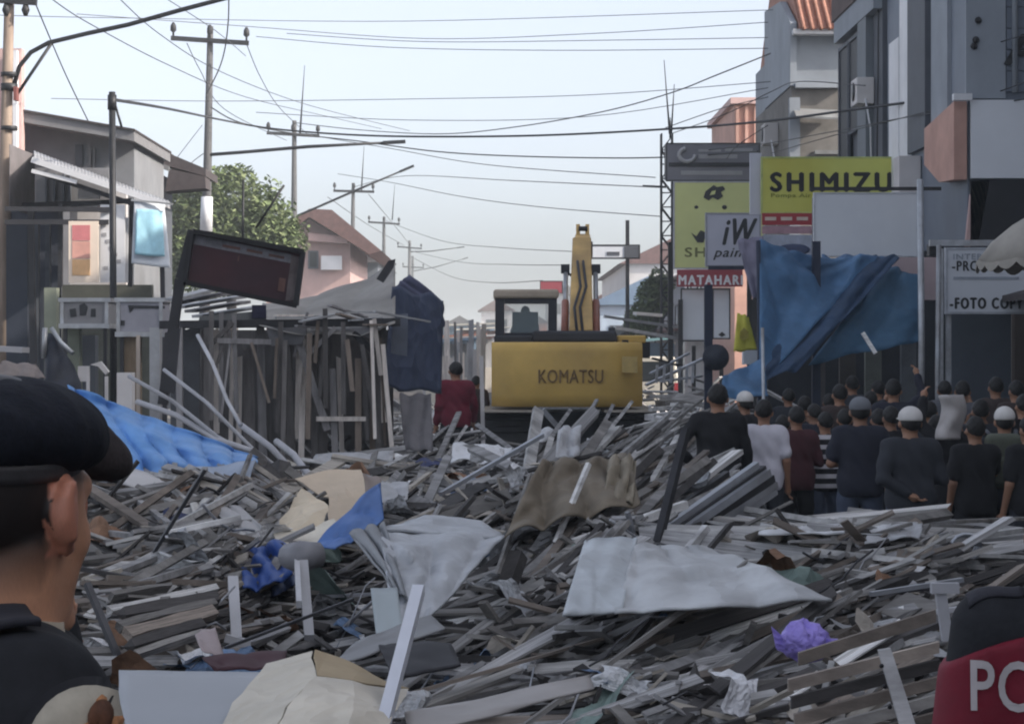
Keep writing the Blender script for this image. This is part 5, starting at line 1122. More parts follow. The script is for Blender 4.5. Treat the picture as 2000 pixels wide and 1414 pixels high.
# the two large grey sheets
sheet('big fan-shaped grey sheet bent over the middle of the heap', [(742, 1030, 9.5), (985, 1048, 9.7), (800, 1248, 8.1), (762, 1180, 8.4)], GREYT, 34, 26, fold=.03, freq=2.6, seed=1.6, crumple=.06, edge=.0, thick=.01)
sheet('bulging upper part of the fan-shaped grey sheet', [(742, 1038, 9.5), (830, 1008, 9.9), (940, 1018, 10.0), (985, 1052, 9.7)], GREYT, 20, 10, fold=.01, freq=1, seed=1.0, crumple=.02, edge=0, thick=.01)
sheet('pleated left flap of the fan-shaped grey sheet', [(682, 1040, 9.4), (752, 1024, 9.5), (795, 1168, 8.4), (765, 1150, 8.6)], mk('grey_tarp_pleat', (.24, .25, .265), .65, .15, 3, .1), 24, 16, fold=.05, freq=2.5, seed=2.4, crumple=.02, edge=0, thick=.008)
sheet('grey sheet folded at the left end of the long right sheet', [(1142, 1055, 9.3), (1245, 1050, 9.4), (1215, 1196, 8.5), (1098, 1205, 8.3)], mk('light_grey_sheet', (.54, .58, .61), .6, .15, 3.5, .25, crum=5, dirt=(.30, .30, .31), dirt_amt=.8), 20, 16, fold=.02, freq=1.2, seed=2.0, crumple=.025, edge=0, thick=.01)
sheet('long grey sheet tapering to the right over the front layer', [(1240, 1062, 9.3), (1390, 1072, 9.3), (1625, 1172, 8.5), (1200, 1196, 8.45)], mk('long_grey_sheet', (.52, .535, .55), .6, .18, 3, .3, crum=5, dirt=(.27, .27, .28), dirt_amt=.8), 36, 18, fold=.02, freq=3, seed=3.1, crumple=.07, edge=0, thick=.01)
sheet('brown canvas slumped over the middle mound', [(1060, 905, 11.4), (1222, 890, 11.6), (1250, 985, 10.9), (985, 1040, 10.4)], BROWNT, 34, 24, fold=.09, freq=3, seed=1.2, crumple=.08)
sheet('small brown canvas end hanging at the right of the slumped canvas', [(1190, 895, 11.4), (1242, 900, 11.4), (1236, 985, 10.9), (1180, 970, 10.9)], mk('khaki_canvas', (.28, .245, .19), .85, .2, 4, .2), 14, 14, fold=.06, freq=2, seed=4.2, crumple=.05)
sheet('small pale board standing left of the white pole', [(724, 1152, 8.2), (776, 1150, 8.2), (790, 1246, 7.9), (736, 1250, 7.9)], mk('pale_board', (.42, .47, .49), .6, .08, 2, .04), 8, 8, name='sheet', cat='sheet', fold=.003, freq=1, seed=1, crumple=.004, edge=0, thick=.012)
sheet('grey panel lying behind the white pole', [(690, 1255, 7.6), (840, 1200, 8.2), (870, 1228, 7.9), (640, 1310, 7.2)], mk('grey_panel', (.25, .255, .265), .7, .15, 2, .08), 16, 10, name='sheet', cat='sheet', fold=.01, freq=1, seed=2)
sheet('dark sheet in the gap right of the white pole', [(740, 1260, 7.5), (880, 1255, 7.8), (900, 1300, 7.3), (770, 1330, 7.0)], mk('black_sheet', (.022, .021, .027), .7, .2, 2, .08), 12, 10, name='sheet', cat='sheet', fold=.02, freq=1, seed=2)
sheet('grey flat board beside the officer sleeve at lower left', [(232, 1312, 6.7), (522, 1316, 6.8), (520, 1450, 6.1), (232, 1450, 6.1)], mk('flat_grey_board', (.40, .42, .45), .6, .06, 1.2, .05, dirt=(.24, .25, .27)), 12, 10, name='sheet', cat='sheet', fold=.0, freq=1, seed=2, crumple=.006, edge=0, thick=.012)
facets('cream tarp heaped at the bottom edge', [(420, 1460, 6.0), (455, 1372, 6.3), (520, 1294, 6.6), (606, 1270, 6.7), (618, 1322, 6.35), (560, 1385, 6.05), (515, 1470, 5.75)], [(1, 2, 3, 4, 5), (0, 1, 5, 6)], CREAM, amp=.008)
facets('cream tarp fold right of the heaped cream tarp', [(616, 1322, 6.33), (690, 1330, 6.3), (800, 1350, 6.5), (770, 1395, 6.1), (735, 1470, 5.75), (650, 1470, 5.65), (520, 1470, 5.74), (562, 1386, 6.03), (690, 1385, 5.95)], [(0, 1, 8, 7), (1, 2, 3, 8), (8, 3, 4, 5), (7, 8, 5, 6)], mk('cream_tarp_shaded', (.62, .57, .48), .75, .12, 3, .12, crum=6, dirt=(.33, .3, .27)), amp=.008)  # darker cream copy: shade of the folds put into the colour
facets('tan tarp flap turned back on the cream tarp', [(612, 1268, 6.68), (640, 1278, 6.7), (705, 1306, 6.62), (800, 1348, 6.52), (690, 1328, 6.32), (619, 1320, 6.34)], [(0, 1, 5), (1, 2, 4, 5), (2, 3, 4)], mk('tan_facet', (.42, .33, .21), .85, .15, 3, .1), amp=.006)  # darker tan facet of the same cream tarp
sheet('long pale sheet strip sweeping along the bottom edge', [(790, 1395, 6.4), (1150, 1320, 7.0), (1160, 1345, 6.9), (800, 1440, 6.1)], mk('long_strip', (.40, .38, .37), .7, .15, 2, .1), 24, 8, name='sheet', cat='sheet', fold=.01, freq=1, seed=5)
sheet('dusty rose scrap in the dark hollow beside the bundle', [(380, 1240, 8.3), (420, 1225, 8.4), (440, 1290, 7.9), (395, 1270, 7.9)], mk('rose_scrap', (.34, .28, .28), .8, .12, 3, .1), 8, 8, fold=.02, freq=1, seed=3, name='sheet', cat='sheet')
sheet('dark red cloth in the hollow above the flat grey board', [(395, 1285, 7.6), (560, 1270, 7.8), (560, 1305, 7.3), (420, 1310, 7.3)], mk('dark_red_cloth', (.055, .022, .028), .85, .2, 3, .1), 14, 8, fold=.03, freq=2, seed=3, name='cloth', cat='cloth')
sheet('whitish crumpled sheet at the head of the dark board bundle', [(372, 985, 11.2), (440, 968, 11.3), (460, 1010, 11.0), (385, 1030, 10.9)], mk('whitish_crumple', (.48, .47, .45), .7, .1, 3, .1), 14, 10, fold=.03, freq=2, seed=7, name='sheet', cat='sheet')
sheet('pale twisted sheet below the slatted run', [(400, 985, 11.0), (470, 990, 11.0), (530, 1045, 10.6), (490, 1060, 10.5)], mk('pale_twist', (.42, .415, .42), .6, .12, 3, .1), 16, 8, fold=.025, freq=1.5, seed=9, name='sheet', cat='sheet')
# scraps in the far field
SCR = [((880, 870), (1000, 905), 'pale', 'pale tray-like scrap in front of the digger track'), ((610, 880), (770, 905), 'grey', 'long grey sheet at the foot of the timber stall'), ((805, 890), (870, 915), 'navy', 'navy cloth scrap in the far field of debris'), ((1035, 835), (1085, 870), 'pale', 'rounded pale scrap on the crest before the digger'), ((1085, 830), (1135, 895), 'grey', 'crumpled grey scrap standing on the crest before the digger'), ((880, 930), (960, 965), 'blue', 'small blue scrap in the far field of debris'), ((700, 940), (800, 985), 'grey', 'grey sheet scrap above the fan-shaped sheet'), ((905, 975), (990, 1010), 'cream', 'cream scrap left of the brown canvas'), ((1140, 850), (1200, 890), 'pale', 'pale scrap on the mound right of the crest'), ((1250, 850), (1350, 905), 'pale', 'pale sheet scrap beside the black jacketed person'), ((1600, 1250), (1640, 1265), 'grey', 'grey scrap beside the purple bag'), ((1280, 1245), (1370, 1285), 'cream', 'cream paper scrap in the front sweep'), ((1430, 1050), (1490, 1085), 'cream', 'dusty triangular scrap at the left of the layered stack'), ((1480, 1018), (1740, 1046), 'pale', 'long pale sheet on top of the layered stack before the crowd'), ((1690, 1022), (1800, 1058), 'grey', 'grey sheet at the right end of the layered stack top')]
CM = dict(pale=mk('scrap_pale', (.62, .63, .65), .6, .15, 3, .1, crum=5), grey=mk('scrap_grey', (.40, .405, .42), .65, .2, 3, .1, crum=5), navy=mk('scrap_navy', (.035, .045, .12), .7, .2, 3, .1), blue=mk('scrap_blue', (.09, .15, .26), .6, .2, 3, .1), cream=mk('scrap_cream', (.46, .42, .37), .7, .15, 3, .1))
for k, ((x0, y0), (x1, y1), m, lab) in enumerate(SCR):
    bl = hit((x0 + x1) / 2, y1, .04); Yb = bl.y; d = min(.5, .04 * Yb)
    sheet(lab, [(x0 + 6, y0 + (k % 3) * 5, Yb + d), (x1, y0 + 4, Yb + d * .9), (x1 - 4, y1 - 4, Yb - .05), (x0, y1, Yb - .08)], CM[m], 14, 9, name='scrap', cat='scrap', fold=.04 * Yb / 12, freq=1.6, seed=k * 1.3 + 1, crumple=.05, edge=.03)

# crumpled off-cuts and bent rods scattered through the heap
def crumple_mesh(seed):
    rn = random.Random(seed); q = MB(); n = 8; cr = [(rn.uniform(0, math.pi), rn.uniform(-.4, .4), rn.uniform(.12, .5), rn.choice((-1, 1)) * rn.uniform(.06, .2)) for _ in range(7)]
    def fn(u, v):
        x, y = u - .5 + rn.uniform(-.03, .03), v - .5 + rn.uniform(-.03, .03); z = 0
        for a, d, w_, am in cr: z += am * max(0, 1 - abs(x * math.cos(a) + y * math.sin(a) - d) / w_)
        return Vector((x * (1 + .2 * math.sin(v * 5 + seed)), y * (1 + .2 * math.sin(u * 4 + seed)), z))
    q.grid(fn, n, n); return q
CQ = [crumple_mesh(k) for k in range(6)]; CMESH = {}
CMATS = [('pale', CM['pale']), ('grey', CM['grey']), ('grey', GREYT), ('cream', CM['cream']), ('white', mk('scrap_white', (.72, .72, .74), .6, .12, 3, .1, crum=5)), ('dull blue', mk('scrap_dull_blue', (.14, .22, .36), .55, .2, 3, .1, crum=5)), ('rust brown', mk('scrap_rust', (.24, .14, .09), .85, .3, 4, .2)), ('greenish', mk('scrap_green', (.20, .27, .25), .6, .2, 3, .1))]
rc_ = random.Random(77)
def landmark(px, py):
    (lx, ly), ln = min(LAND, key=lambda l: (l[0][0] - px) ** 2 + (1.6 * (l[0][1] - py)) ** 2); dx, dy = px - lx, (py - ly) * 1.6
    return (('right of' if dx > 0 else 'left of') if abs(dx) > abs(dy) else ('below' if dy > 0 else 'above')) + ' the ' + ln
for k in range(74):
    while True:
        px, py = rc_.uniform(200, 1840), rc_.uniform(880, 1400)
        if not (px > 1370 and py < 1040) and not (px < 560 and py < 960): break
    c = hit(px, py, .07)
    if c.y > 26: continue
    kind, m = rc_.choice(CMATS); mi = rc_.randrange(6)
    if (mi, m.name) not in CMESH: me_ = CQ[mi].mesh('sheet_scrap', Vector((0, 0, 0))); me_.materials.append(m); CMESH[(mi, m.name)] = me_
    o = bpy.data.objects.new('sheet_scrap', CMESH[(mi, m.name)]); COL.objects.link(o)
    L_ = rc_.uniform(.10, .28) * (c.y / 10) ** .6; o.location = c; o.scale = (L_ * rc_.uniform(.8, 1.7), L_ * rc_.uniform(.5, 1), L_ * rc_.uniform(.6, 1.2)); o.rotation_euler = (rc_.uniform(-.2, .9), rc_.uniform(-.5, .5), rc_.uniform(0, 6.28))
    tag(o, 'crumpled ' + kind + ' sheet scrap on the heap, ' + landmark(px, py), 'scrap', 'crumpled sheet scraps on the heap')
for k in range(26):
    px, py = rc_.uniform(260, 1780), rc_.uniform(960, 1380)
    if px > 1370 and py < 1060: continue
    a_ = rc_.gauss(.35, .5); L_ = rc_.uniform(60, 190); c = hit(px, py, .1); P_ = []
    for i in range(6):
        u = i / 5 - .5; P_.append(at(px + math.cos(a_) * L_ * u, py - math.sin(a_) * L_ * u - 26 * math.sin(i * 1.1 + k) * (.3 + rc_.random() * .5), c.y + u * .3 + rc_.uniform(-.03, .03)))
    q = MB(); q.tube(P_, rc_.uniform(.003, .007), 6); q.one('bent_rod', METAL[k % 2], 'bent ' + ('pale', 'dark')[k % 2] + ' thin rod curling out of the heap, ' + landmark(px, py), 'rod', 'bent thin rods in the heap')

# broken table on the left: two pale legs and a grey round top
t = thing('broken_table', 'upturned broken table with pale splayed legs under the beige tarp', 'table', at(590, 1240, 9.0))
Y = 9.3
for (xt, yt, xb, yb, w_) in ((592, 1098, 604, 1245, 18), (580, 1098, 584, 1180, 10), (455, 1130, 462, 1250, 20)):
    q = MB(); q.beam(at(xt, yt, Y), at(xb, yb, Y - .35), w_ * Y / F, .03); q.build('leg', mk('pale_leg', (.46, .46, .48), .5, .15, 4, .05), t)
q = MB(); q.tube([at(560, 1085, Y + .1), at(585, 1088, Y + .05), at(625, 1082, Y + .1)], [.05, .07, .05], 10); q.build('top', mk('grey_top', (.22, .22, .24), .5, .15, 3, .05), t)
q = MB(); q.beam(at(440, 1245, Y - .35), at(490, 1258, Y - .35), .04, .03); q.build('foot', mk('pale_leg', G(0)), t)

# dark stacked beams behind the officer
for k, (xa, ya, xb, yb, m, w_) in enumerate(((215, 1165, 330, 1148, 'mid', 10), (210, 1195, 425, 1150, 'pale', 15), (240, 1200, 425, 1168, 'dark', 24), (230, 1225, 420, 1178, 'mid', 16), (245, 1240, 420, 1195, 'brown', 26), (255, 1262, 395, 1220, 'dark', 22), (262, 1280, 390, 1240, 'mid', 12))):
    put_plank('beam', 'long beam in the stacked bundle just right of the officer', 'beam', 'stacked beams beside the officer', at(xa, ya, 8.9 - k * .1), at(xb, yb, 9.2 - k * .1), w_ * 9 / F * .9, .04, WD[m], .5)

# slatted crate panel at the lower right: each slat a part
t = thing('slatted_crate', 'dark slatted wooden crate at the lower right corner with a diagonal batten', 'crate', at(1690, 1400, 5.9))
Y = 5.9
for k in range(7):
    ya = 1285 + k * 34; x0 = 1540 + k * 6
    b = MB(); b.prism([at(x0, ya + 42, Y - .02 * k), at(1835, ya - 40 + 8, Y + .1 - .02 * k), at(1835, ya - 40 + 30, Y + .1 - .02 * k), at(x0, ya + 66, Y - .02 * k)], (0, .022, 0))
    b.build('slat', WD[('brown', 'dark', 'brown', 'mid', 'brown', 'dark', 'brown')[k]], t)
b = MB(); b.prism([at(1716, 1270, Y - .16), at(1740, 1266, Y - .16), at(1800, 1450, Y - .3), at(1768, 1450, Y - .3)], (0, .02, 0)); b.build('batten', WD['grey'], t)
b = MB(); b.prism([at(1560, 1275, Y + .25), at(1828, 1190, Y + .4), at(1828, 1215, Y + .4), at(1560, 1300, Y + .25)], (0, .02, 0)); b.build('top_rail', WD['brown'], t)
for k, x in enumerate((1722, 1728, 1738)): q = MB(); q.ball(at(x, 1300 + 40 * k, Y - .2), .006, 8, 6); q.build('nail_head', BLACK, t)
# white bracket
t = thing('steel_bracket', 'pale steel bracket sticking up beside the red vest at the corner', 'bracket', at(1838, 1245, 7))
for (x0, y0, x1, y1, w_) in ((1836, 1150, 1850, 1250, 20), (1818, 1148, 1872, 1148, 20), (1830, 1195, 1886, 1186, 9)):
    yb_ = 7.2 - w_ * .0011 - (.012 if y0 == y1 else 0); q = MB(); q.beam(at(x0, y0, yb_), at(x1, y1, yb_), w_ * 7.2 / F, .03, (0, 1, 0)); q.build('arm', mk('bracket_pale', (.46, .46, .49), .5, .1), t)
# wire coil
q = MB()
c = at(1882, 1066, 10.2)
for k in range(3): q.tube([c + Vector((.055 * math.cos(a) * (1 + .1 * k), -.03 * k, .045 * math.sin(a) * (1 + .15 * k))) for a in [i * .45 for i in range(15)]], .008, 6)
q.one('wire_coil', METAL[0], 'small coil of pale wire at the right end of the layered stack', 'wire')
# purple bag
t_pts = at(1570, 1252, 7.3); mb = MB(); mb.smooth = True; nu, nv = 26, 16; vs = []
for j in range(nv + 1):
    th = math.pi * j / nv
    for i in range(nu):
        a = 2 * math.pi * i / nu; d = Vector((math.sin(th) * math.cos(a), math.sin(th) * math.sin(a), math.cos(th)))
        r_ = 1 + .16 * vnoise(d * 4.5, 3) + .10 * math.sin(a * 7 + 3 * math.cos(th)) * math.sin(th); vs.append(t_pts + Vector((d.x * .078 * r_, d.y * .06 * r_, d.z * .058 * r_)) + Vector((0, 0, .012 * math.sin(a * 2))))
mb.add(vs, [(j * nu + i, (j + 1) * nu + i, (j + 1) * nu + (i + 1) % nu, j * nu + (i + 1) % nu) for j in range(nv) for i in range(nu)])
t = mb.one('plastic_bag', mk('purple_plastic', (.34, .27, .74), .35, .15, 6, .2, crum=16), 'crumpled purple plastic bag on the front layer of boards', 'bag')
for s_ in (-1, 1):
    q = MB(); q.prism([t_pts + Vector((s_ * .06, -.01, .01)), t_pts + Vector((s_ * .105, -.02, .03 - .02 * s_)), t_pts + Vector((s_ * .09, -.02, -.02)), t_pts + Vector((s_ * .06, -.01, -.025))], (0, .01, 0)); q.build('handle', mk('purple_plastic', G(0)), t)
# broken lattice and rails right of the digger
for k, (xa, ya, xb, yb, Y, w_, m) in enumerate(((1262, 752, 1375, 700, 44, 9, METAL[0]), (1270, 730, 1345, 690, 46, 7, METAL[0]), (1265, 775, 1375, 770, 40, 12, WD['grey']), (1270, 800, 1370, 790, 38, 14, WD['pale']), (1290, 745, 1370, 735, 45, 8, METAL[0]), (1262, 830, 1380, 815, 36, 20, WD['mid']), (1315, 790, 1355, 800, 37, 14, WD['pale']), (1200, 640, 1330, 662, 60, 12, CORR), (1180, 618, 1330, 640, 64, 10, CORR), (1240, 612, 1290, 616, 66, 12, PALEW), (1275, 700, 1330, 715, 46, 7, WD['dark']), (1290, 790, 1370, 770, 39, 30, WD['mid']), (1268, 815, 1330, 808, 37, 24, WD['grey']))):
    q = MB(); q.beam(at(xa, ya, Y), at(xb, yb, Y + .6), w_ * Y / F, w_ * Y / F * .5); q.one('wreck_bar', m, 'bent bar or panel of wrecked stall right of the digger', 'bar', 'wrecked stall pieces right of the digger')
g_ = 'short upright sticks of the wrecked stall right of the digger'
for x in (1282, 1296, 1310, 1326, 1340, 1352): q = MB(); q.beam(at(x, 748, 43), at(x + 2, 712 + x % 7, 43), .05, .05); q.one('stick', METAL[0], 'short upright stick of the wrecked stall right of the digger', 'stick', g_)
m_ = MB(); r0 = random.Random(9)
for k in range(900):
    Y = r0.uniform(33, 62); x = r0.uniform(2.6, 5.4) if r0.random() < .6 else r0.uniform(-2.2, -.3); z = abs(r0.gauss(.1, .5)) if x > 0 else abs(r0.gauss(0, .3)); z = min(z, 1.3)
    m_.cm = r0.choice((0, 1, 4, 2, 1)); m_.box((x, Y, z), (r0.uniform(.2, 1.1), r0.uniform(.05, .25), .03), Euler((r0.uniform(-.5, .5), r0.gauss(0, .4), r0.uniform(-.8, .8))))
tag(m_.build('far_debris', [WD[n_] for n_ in PN]), 'far debris scattered around the digger', kind='stuff')

# ------------------------------------------------------------------ tarps behind the crowd
NAVY = mk('stall_blue_tarp', (.09, .20, .36), .6, .3, 2, .15, crum=1.6, dirt=(.03, .06, .12))
sheet('wide blue tarp draped from posts behind the crowd', [(1484, 470, 31.2), (1600, 505, 32), (1735, 505, 32.5), (1482, 745, 30)], NAVY, 34, 26, fold=.08, freq=2, seed=2.7, crumple=.08)
sheet('deep blue tarp band sweeping diagonally to the ground behind the crowd', [(1690, 502, 32.4), (1760, 502, 32.4), (1560, 720, 30.2), (1425, 768, 29.8)], mk('deep_stall_tarp', (.035, .07, .135), .6, .25, 2, .12, crum=1.6), 20, 30, fold=.06, freq=1.6, seed=1.4, crumple=.07)
sheet('teal end of the blue tarp by the pale steel pole', [(1728, 520, 32.6), (1800, 540, 32.6), (1802, 668, 32), (1580, 712, 31)], mk('teal_tarp', (.065, .15, .25), .65, .25, 2, .12, crum=1.6), 22, 16, fold=.06, freq=2, seed=3.4, crumple=.06)
sheet('lighter blue tarp strip hanging under the blank white sign', [(1604, 502, 33), (1690, 502, 33), (1640, 600, 32.6), (1604, 650, 32.6)], mk('light_stall_tarp', (.09, .16, .28), .6, .2, 2, .1), 16, 16, fold=.05, freq=1.5, seed=5.4, crumple=.05)
sheet('low blue tarp corner touching the black jacketed person', [(1412, 735, 29.6), (1490, 700, 30), (1500, 775, 29.4), (1405, 780, 29.2)], NAVY, 16, 10, fold=.04, freq=2, seed=7.4, crumple=.05)
sheet('grey violet plastic hung in front of the lilac sign', [(1440, 470, 31.6), (1490, 462, 31.6), (1500, 560, 31.4), (1470, 590, 31.4)], mk('violet_plastic', (.20, .19, .26), .6, .15, 2, .1), 12, 14, fold=.05, freq=1.6, seed=2, crumple=.05)
sheet('yellow pennant flag with a darker emblem above the crowd', [(1440, 612, 31), (1462, 618, 31), (1478, 682, 31), (1432, 690, 31)], mk('yellow_flag', (.56, .52, .08), .7, .12, 2, .05), 10, 12, fold=.03, freq=1.2, seed=2, name='flag', cat='flag', crumple=.02)
q = MB(); q.prism([at(1446, 648, 30.9), at(1453, 640, 30.9), at(1462, 648, 30.9), at(1462, 660, 30.9), at(1452, 666, 30.9), at(1445, 660, 30.9)], (0, .02, 0)); q.one('flag_emblem', mk('olive_emblem', (.36, .30, .06), .7), 'darker round emblem on the yellow pennant flag', 'emblem')
q = MB(); q.bb(at(1452, 712, 32), at(1478, 684, 32.2)); q.one('small_sign', BLANK, 'small pale card below the yellow pennant flag', 'sign')
q = MB(); q.bb(at(1745, 586, 33), at(1822, 505, 33.4)); q.one('wall_box', mk('dusty_pink_panel', (.42, .33, .34), .75, .08, 1.5, .04), 'dusty pink panel behind the pale steel poles', 'panel')
DK = mk('dark_stall_interior', (.02, .022, .028), .8, .3, 2, .08)  # near-black colour stands for the dark interior behind the crowd
q = MB(); q.bb((PX(1500, 36.5), 36.5, 0), (PX(1850, 36.5), 36.7, PZ(520, 36.5))); q.one('stall_backdrop', DK, 'near-black backdrop for the dark stall interior behind the blue tarps and crowd', 'stall')
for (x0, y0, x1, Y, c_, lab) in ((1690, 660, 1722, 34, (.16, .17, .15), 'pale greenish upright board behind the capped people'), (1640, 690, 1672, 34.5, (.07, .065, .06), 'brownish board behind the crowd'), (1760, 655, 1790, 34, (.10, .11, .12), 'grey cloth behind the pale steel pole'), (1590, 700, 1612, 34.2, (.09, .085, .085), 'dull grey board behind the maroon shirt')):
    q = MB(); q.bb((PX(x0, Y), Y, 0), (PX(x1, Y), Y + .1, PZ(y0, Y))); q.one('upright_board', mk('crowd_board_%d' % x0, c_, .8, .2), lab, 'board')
q = MB(); q.beam(at(1710, 690, 30), at(1685, 650, 30), .05, .05); q.one('stick', WD['pale'], 'pale stick raised behind the crowd', 'stick')

# parasol at the right edge
Y = 21.0; c = at(2078, 398, Y); rr = .78
t = thing('parasol', 'dusty beige scalloped parasol at the right edge', 'parasol', (c.x, Y, 0))
PB = mk('dusty_parasol', (.30, .28, .25), .85, .2, 3, .1, dirt=(.14, .13, .12), dirt_amt=.6)
ns = 40; rimz = PZ(508, Y); cn = MB(); cn.smooth = True; rings = [(0.02, c.z), (.3, c.z - .06), (.6, c.z - .2), (.85, c.z - .36), (1.0, rimz)]
vs = [Vector((c.x + math.cos(2 * math.pi * i / ns) * rr * k, Y + math.sin(2 * math.pi * i / ns) * rr * k, z - (.03 * k * abs(math.sin(4 * 2 * math.pi * i / ns))))) for k, z in rings for i in range(ns)]
cn.add(vs, [(j * ns + i, (j + 1) * ns + i, (j + 1) * ns + (i + 1) % ns, j * ns + (i + 1) % ns) for j in range(4) for i in range(ns)]); cn.build('canopy', PB, t, thick=.01)
vl = MB(); vs = []
for j in range(2):
    for i in range(ns * 3):
        a = 2 * math.pi * i / (ns * 3); z = rimz - (.035 + .05 * abs(math.sin(a * 12)) if j else 0) - .03 * abs(math.sin(4 * a)); vs.append((c.x + math.cos(a) * rr * (1.0 + .01 * j), Y + math.sin(a) * rr * (1.0 + .01 * j), z))
vl.add(vs, [(i, ns * 3 + i, ns * 3 + (i + 1) % (ns * 3), (i + 1) % (ns * 3)) for i in range(ns * 3)]); vl.build('valance', PB, t, thick=.01)
q = MB(); q.tube([(c.x, Y, 0), (c.x, Y, c.z + .05)], .022, 8); q.build('pole', GALV, t)
# ================================================================== people (bodies grown from smooth distance fields)
def f_cap(a, b, ra, rb):
    a, b = np.array(a, float), np.array(b, float); ba = b - a; bb = max(ba @ ba, 1e-9)
    def f(P):
        d = P - a; t = np.clip((d @ ba) / bb, 0, 1)
        return np.linalg.norm(d - t[..., None] * ba, axis=-1) - (ra + (rb - ra) * t)
    r = max(ra, rb); return f, np.minimum(a, b) - r, np.maximum(a, b) + r
def f_ell(c, r, rot=None):
    c, r = np.array(c, float), np.array(r, float); M = None if rot is None else np.array(Euler(rot).to_matrix())
    def f(P):
        d = P - c
        if M is not None: d = d @ M
        k0 = np.linalg.norm(d / r, axis=-1); k1 = np.linalg.norm(d / (r * r), axis=-1)
        return k0 * (k0 - 1) / np.maximum(k1, 1e-6)
    m = r.max() if rot is not None else r; return f, c - m, c + m
def f_box(c, hs, rd, rot=None):
    c, hs = np.array(c, float), np.array(hs, float); M = None if rot is None else np.array(Euler(rot).to_matrix())
    def f(P):
        d = P - c
        if M is not None: d = d @ M
        q = np.abs(d) - (hs - rd)
        return np.linalg.norm(np.maximum(q, 0), axis=-1) + np.minimum(q.max(-1), 0) - rd
    m = np.full(3, np.linalg.norm(hs)) if rot is not None else hs; return f, c - m, c + m

def field(prims, h, pad=.03, cut=None):
    lo = np.min([p[0][1] for p in prims], 0) - pad - h; hi = np.max([p[0][2] for p in prims], 0) + pad + h
    n = np.ceil((hi - lo) / h).astype(int) + 1
    ax = [lo[i] + h * np.arange(n[i]) for i in range(3)]
    Fd = np.full(n, .3, np.float32)
    for (f, a, b), k in prims:
        m = max(k, .0) * 1.0 + 2 * h + .02
        i0 = np.maximum(((a - m - lo) / h).astype(int), 0); i1 = np.minimum(((b + m - lo) / h).astype(int) + 2, n)
        sl = tuple(slice(i0[i], i1[i]) for i in range(3))
        P = np.stack(np.meshgrid(*[ax[i][sl[i]] for i in range(3)], indexing='ij'), -1)
        d = f(P); o = Fd[sl]
        if k > 0:
            hh = np.clip(.5 + .5 * (o - d) / k, 0, 1); Fd[sl] = o * (1 - hh) + d * hh - k * hh * (1 - hh)
        elif k < 0: Fd[sl] = np.maximum(o, -d)
        else: Fd[sl] = np.minimum(o, d)
    if cut is not None:
        P = np.stack(np.meshgrid(*ax, indexing='ij'), -1); Fd = cut(Fd, P)
    return Fd, lo, h
def surfnets(Fd, lo, h):
    s = Fd < 0; nx_, ny_, nz_ = Fd.shape
    C = {}
    offs = [(i, j, k) for i in (0, 1) for j in (0, 1) for k in (0, 1)]
    sh = lambda A, o: A[o[0]:nx_ - 1 + o[0], o[1]:ny_ - 1 + o[1], o[2]:nz_ - 1 + o[2]]
    cnt = sum(sh(s, o).astype(np.int8) for o in offs); act = (cnt > 0) & (cnt < 8)
    I = np.argwhere(act); vals = np.stack([Fd[I[:, 0] + o[0], I[:, 1] + o[1], I[:, 2] + o[2]] for o in offs], 1)
    acc = np.zeros((len(I), 3)); num = np.zeros(len(I))
    for a in range(8):
        for b in range(a + 1, 8):
            d = [abs(offs[a][q] - offs[b][q]) for q in range(3)]
            if sum(d) != 1: continue
            va, vb = vals[:, a], vals[:, b]; m = (va < 0) != (vb < 0)
            t = np.where(m, va / np.where(m, va - vb, 1), 0)
            p = np.array(offs[a]) + t[:, None] * (np.array(offs[b]) - np.array(offs[a]))
            acc[m] += p[m]; num[m] += 1
    V = lo + h * (I + acc / num[:, None])
    idx = np.full(act.shape, -1, np.int64); idx[tuple(I.T)] = np.arange(len(I)); faces = []
    for ax_ in range(3):
        sl0 = [slice(1, -1)] * 3; sl0[ax_] = slice(0, -1); sl1 = list(sl0); sl1[ax_] = slice(1, None)
        A, B = s[tuple(sl0)], s[tuple(sl1)]; E_ = np.argwhere(A != B)
        if not len(E_): continue
        base = E_.copy()
        for q in range(3):
            if q != ax_: base[:, q] += 1
        u, v = [(1, 2), (2, 0), (0, 1)][ax_]; du = np.eye(3, dtype=int)[u]; dv = np.eye(3, dtype=int)[v]
        q4 = np.stack([idx[tuple((base - du - dv).T)], idx[tuple((base - dv).T)], idx[tuple(base.T)], idx[tuple((base - du).T)]], 1)
        inside = A[tuple(E_.T)]
        q4 = np.where(inside[:, None], q4, q4[:, ::-1]); faces.append(q4)
    return V, np.concatenate(faces)
def sdf_mesh(name, prims, h, cut=None, pad=.03, smooth_it=1):
    V, Q = surfnets(*field(prims, h, pad, cut))
    for _ in range(smooth_it):                      # light relaxation
        acc = np.zeros_like(V); n = np.zeros(len(V))
        for a, b in ((0, 1), (1, 2), (2, 3), (3, 0)):
            np.add.at(acc, Q[:, a], V[Q[:, b]]); np.add.at(acc, Q[:, b], V[Q[:, a]]); np.add.at(n, Q[:, a], 1); np.add.at(n, Q[:, b], 1)
        V = V * .5 + .5 * acc / np.maximum(n, 1)[:, None]
    me = bpy.data.meshes.new(name); me.from_pydata(V.tolist(), [], Q.tolist()); me.update()
    me.polygons.foreach_set('use_smooth', [True] * len(me.polygons))
    return me

SKINM = mk('skin_brown', (.30, .16, .10), .55, .12, 6, .03, rand=.15)
HAIRM = mk('black_hair', (.012, .011, .011), .6, .4, 30, .25)

